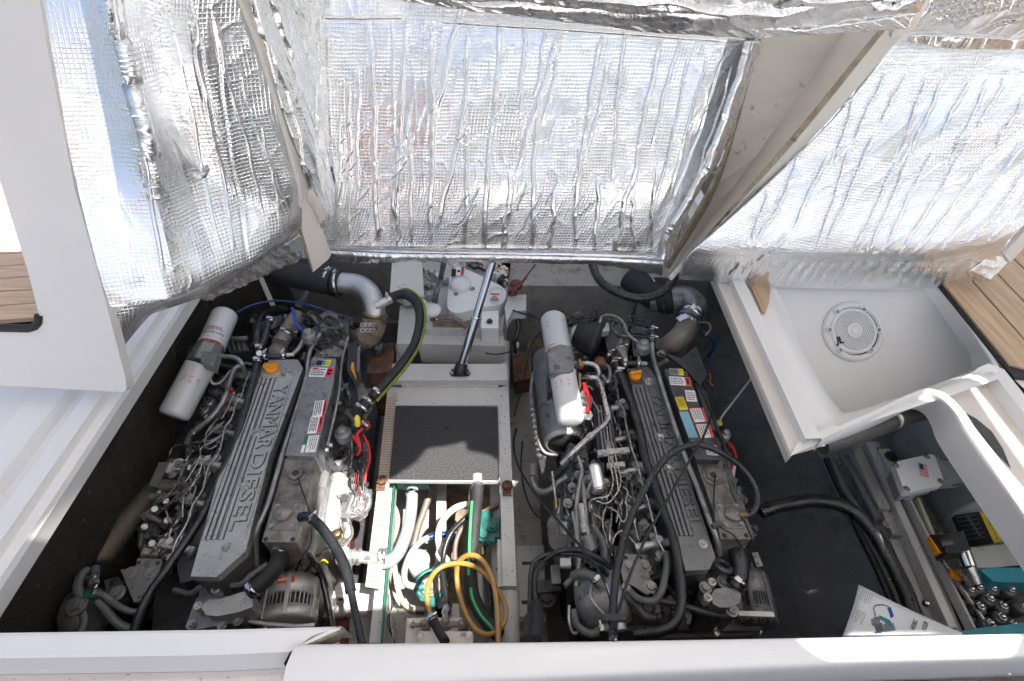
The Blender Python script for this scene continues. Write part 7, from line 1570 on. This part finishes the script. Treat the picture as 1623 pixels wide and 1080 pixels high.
tag(hose('corrugated_hose', [(1390, 845, .52), (1412, 880, .52), (1432, 930, .52), (1444, 975, .52), (1452, 1010, .52)], .015, 'rubber', None, 14, 10, .06, .006), 'lower black corrugated hose partly under the wide one', 'hose')
o = MB().cyl(P(1404, 918, .47), P(1414, 918, .47), .006).build('pin', 'steel'); tag(o, 'small steel pin between the black hoses', 'pin')
o = MB().ball(P(1468, 957, .55), .012, n=10).build('knob', 'chrome'); tag(o, 'shiny round knob beside the leaflet and batten', 'knob')
# seams and scuffs on the dark lining
for i, (a, b) in enumerate((((1258, 830), (1310, 960)), ((1300, 735), (1330, 790)), ((1180, 640), (1210, 700)))): pass
# leaflet standing against the near coaming
LF = thing('leaflet', 'white printed leaflet with a blue machine drawing, tucked behind the near coaming', 'leaflet', P(1420, 1000, .8))
qa = [P(1361, 927, .72), P(1440, 966, .78), P(1520, 1002, .86)]; qb_ = [P(1335, 1010, .74), P(1430, 1016, .80), P(1524, 1014, .87)]
la, lb2 = catmull(qa, 6), catmull(qb_, 6)
rows_ = [[a_.lerp(b_, k / 6) + Z_ * (.010 * math.sin(math.pi * k / 6)) for a_, b_ in zip(la, lb2)] for k in range(7)]
loft('sheet', rows_, 'paper', LF, .0008, True)
def lp(x, y, off=.0016):
    best = None; d = ray(x, y)
    for j in range(6):
        for i in range(12):
            a_, b_, c_, d_ = rows_[j][i], rows_[j][i + 1], rows_[j + 1][i + 1], rows_[j + 1][i]
            n_ = (b_ - a_).cross(d_ - a_); 
            if n_.z < 0: n_ = -n_
            t = (a_ - CAMV).dot(n_) / d.dot(n_); p = CAMV + d * t; cc = (a_ + b_ + c_ + d_) / 4; k = (p - cc).length
            if best is None or k < best[0]: best = (k, p + n_.normalized() * off)
    return best[1]
def lquad(m, pts, k=0):
    vs = [lp(x, y) for x, y in pts]; m.add(vs, [tuple(range(len(vs)))], k)
m = MB(); rnd = random.Random(4)
for bx, by, n_, L_ in ((1367, 937, 6, 17), (1356, 966, 6, 18)):
    for k in range(n_):
        x = bx + k * 3.1; y = by + k * 1.4; x2 = x - L_ * .30 - rnd.uniform(0, 2); y2 = y + L_ * rnd.uniform(.8, 1.1)
        for s_ in range(4):
            u0 = s_ / 4; u1 = u0 + .19; lquad(m, [(x + (x2 - x) * u0, y + (y2 - y) * u0), (x + (x2 - x) * u0 + 1.1, y + (y2 - y) * u0), (x + (x2 - x) * u1 + 1.1, y + (y2 - y) * u1), (x + (x2 - x) * u1, y + (y2 - y) * u1)], 0)
dr = ((1, [(1394, 976), (1411, 984), (1408, 990), (1392, 981)]), (2, [(1406, 964), (1412, 963), (1417, 978), (1412, 981)]), (0, [(1380, 982), (1394, 980), (1396, 990), (1382, 993)]), (3, [(1384, 980), (1392, 978), (1394, 984), (1386, 986)]), (3, [(1384, 990), (1398, 988), (1402, 1002), (1390, 1004)]), (0, [(1400, 990), (1416, 988), (1420, 1000), (1402, 1003)]), (2, [(1386, 1002), (1396, 1001), (1398, 1004), (1387, 1005)]), (1, [(1402, 986), (1412, 985), (1414, 994), (1406, 995)]))
for k, q in dr: lquad(m, q, k)
m.tube([lp(x, y, .003) for x, y in ((1388, 978), (1385, 966), (1388, 961), (1400, 960), (1409, 963))], .0012, 5, 3)
m.build('printing', ['inkgrey', 'tealflat', 'blue', 'hosegrey'], LF)
for s_, a_, b_, c_ in (('WORKS', (1450, 1001), (1455, 986), .010), ('YOUR', (1468, 1003), (1472, 989), .010)):
    text_fit('printing_lettering', s_, lp(*a_, .002), lp(*b_, .002), c_, 'ink', LF, .0003)
# ================================================================== unseen panel added overhead to throw shade, its holes shaped for sun patches
def onroof(p): return p + SV * ((ZA - p.z) / SV.z)
ZA = 3.0
def PX(x, y, X):
    d = ray(x, y); t = X / d.x; return V(X, d.y * t, CAMZ + d.z * t)
patches = [
    [P(x, y, .52) for x, y in ((503, 748), (530, 742), (562, 772), (616, 764), (655, 738), (672, 717), (705, 713), (731, 706), (734, 721), (765, 727), (783, 738), (784, 752), (778, 800), (770, 850), (735, 900), (705, 958), (600, 962), (524, 962), (505, 860))],
    [P(x, y, .82) for x, y in ((884, 650), (908, 640), (917, 604), (928, 600), (937, 640), (938, 668), (915, 700), (888, 700))],
    [P(x, y, 1.0) for x, y in ((1258, 1009), (1280, 1024), (1300, 1036), (1322, 1044), (1611, 1040), (1612, 1000))],
    [P(x, y, 1.003) for x, y in ((1464, 624), (1468, 614), (1500, 622), (1530, 650), (1552, 682), (1592, 732), (1654, 805), (1724, 890), (1705, 935), (1645, 849), (1571, 741), (1532, 684), (1512, 654), (1488, 632))],
    [P(x, y, .985) for x, y in ((1528, 588), (1540, 580), (1556, 596), (1600, 650), (1650, 712), (1720, 800), (1720, 830), (1645, 730), (1598, 666), (1556, 606), (1540, 596))],
    [PX(x, y, -1.29) for x, y in ((176, 836), (250, 752), (232, 800), (172, 884), (132, 888))],
    [P(x, y, .69) for x, y in ((936, 738), (950, 736), (956, 772), (942, 776))],
]
ro = [V(-1.25, -1.3, ZA), V(3.6, -1.3, ZA), V(3.6, 3.6, ZA), V(-1.25, 3.6, ZA)]
hl = [[onroof(p) for p in q] for q in patches]
from mathutils.geometry import delaunay_2d_cdt
vv = []; ee = []
for lp_ in [ro] + hl:
    k0 = len(vv); vv += [Vector((p.x, p.y)) for p in lp_]; ee += [(k0 + i, k0 + (i + 1) % len(lp_)) for i in range(len(lp_))]
ov, oe, of = delaunay_2d_cdt(vv, ee, [], 0, 1e-5)[:3]
def inpoly(p, q):
    c = False; j = len(q) - 1
    for i in range(len(q)):
        if (q[i].y > p.y) != (q[j].y > p.y) and p.x < (q[j].x - q[i].x) * (p.y - q[i].y) / (q[j].y - q[i].y) + q[i].x: c = not c
        j = i
    return c
keep = []
for f in of:
    c = sum((ov[i] for i in f), Vector((0, 0))) / len(f)
    if not any(inpoly(c, q) for q in hl): keep.append(tuple(f))
mm = MB(); mm.add([V(v.x, v.y, ZA) for v in ov], keep); aw = mm.build('shade_panel', 'gel')
bm = bmesh.new(); bm.from_mesh(aw.data); bmesh.ops.recalc_face_normals(bm, faces=bm.faces); bm.to_mesh(aw.data); bm.free()
q = aw.modifiers.new('t', 'SOLIDIFY'); q.thickness = .012; struct(aw)
for x in (-1.2, 3.4):
    for y in ((-1.2,) if x < 0 else (-1.2, 3.4)): struct(MB().cyl(V(x, y, .9), V(x, y, ZA), .025).build('shade_panel_post', 'chrome'))  # uprights for the added overhead shade panel
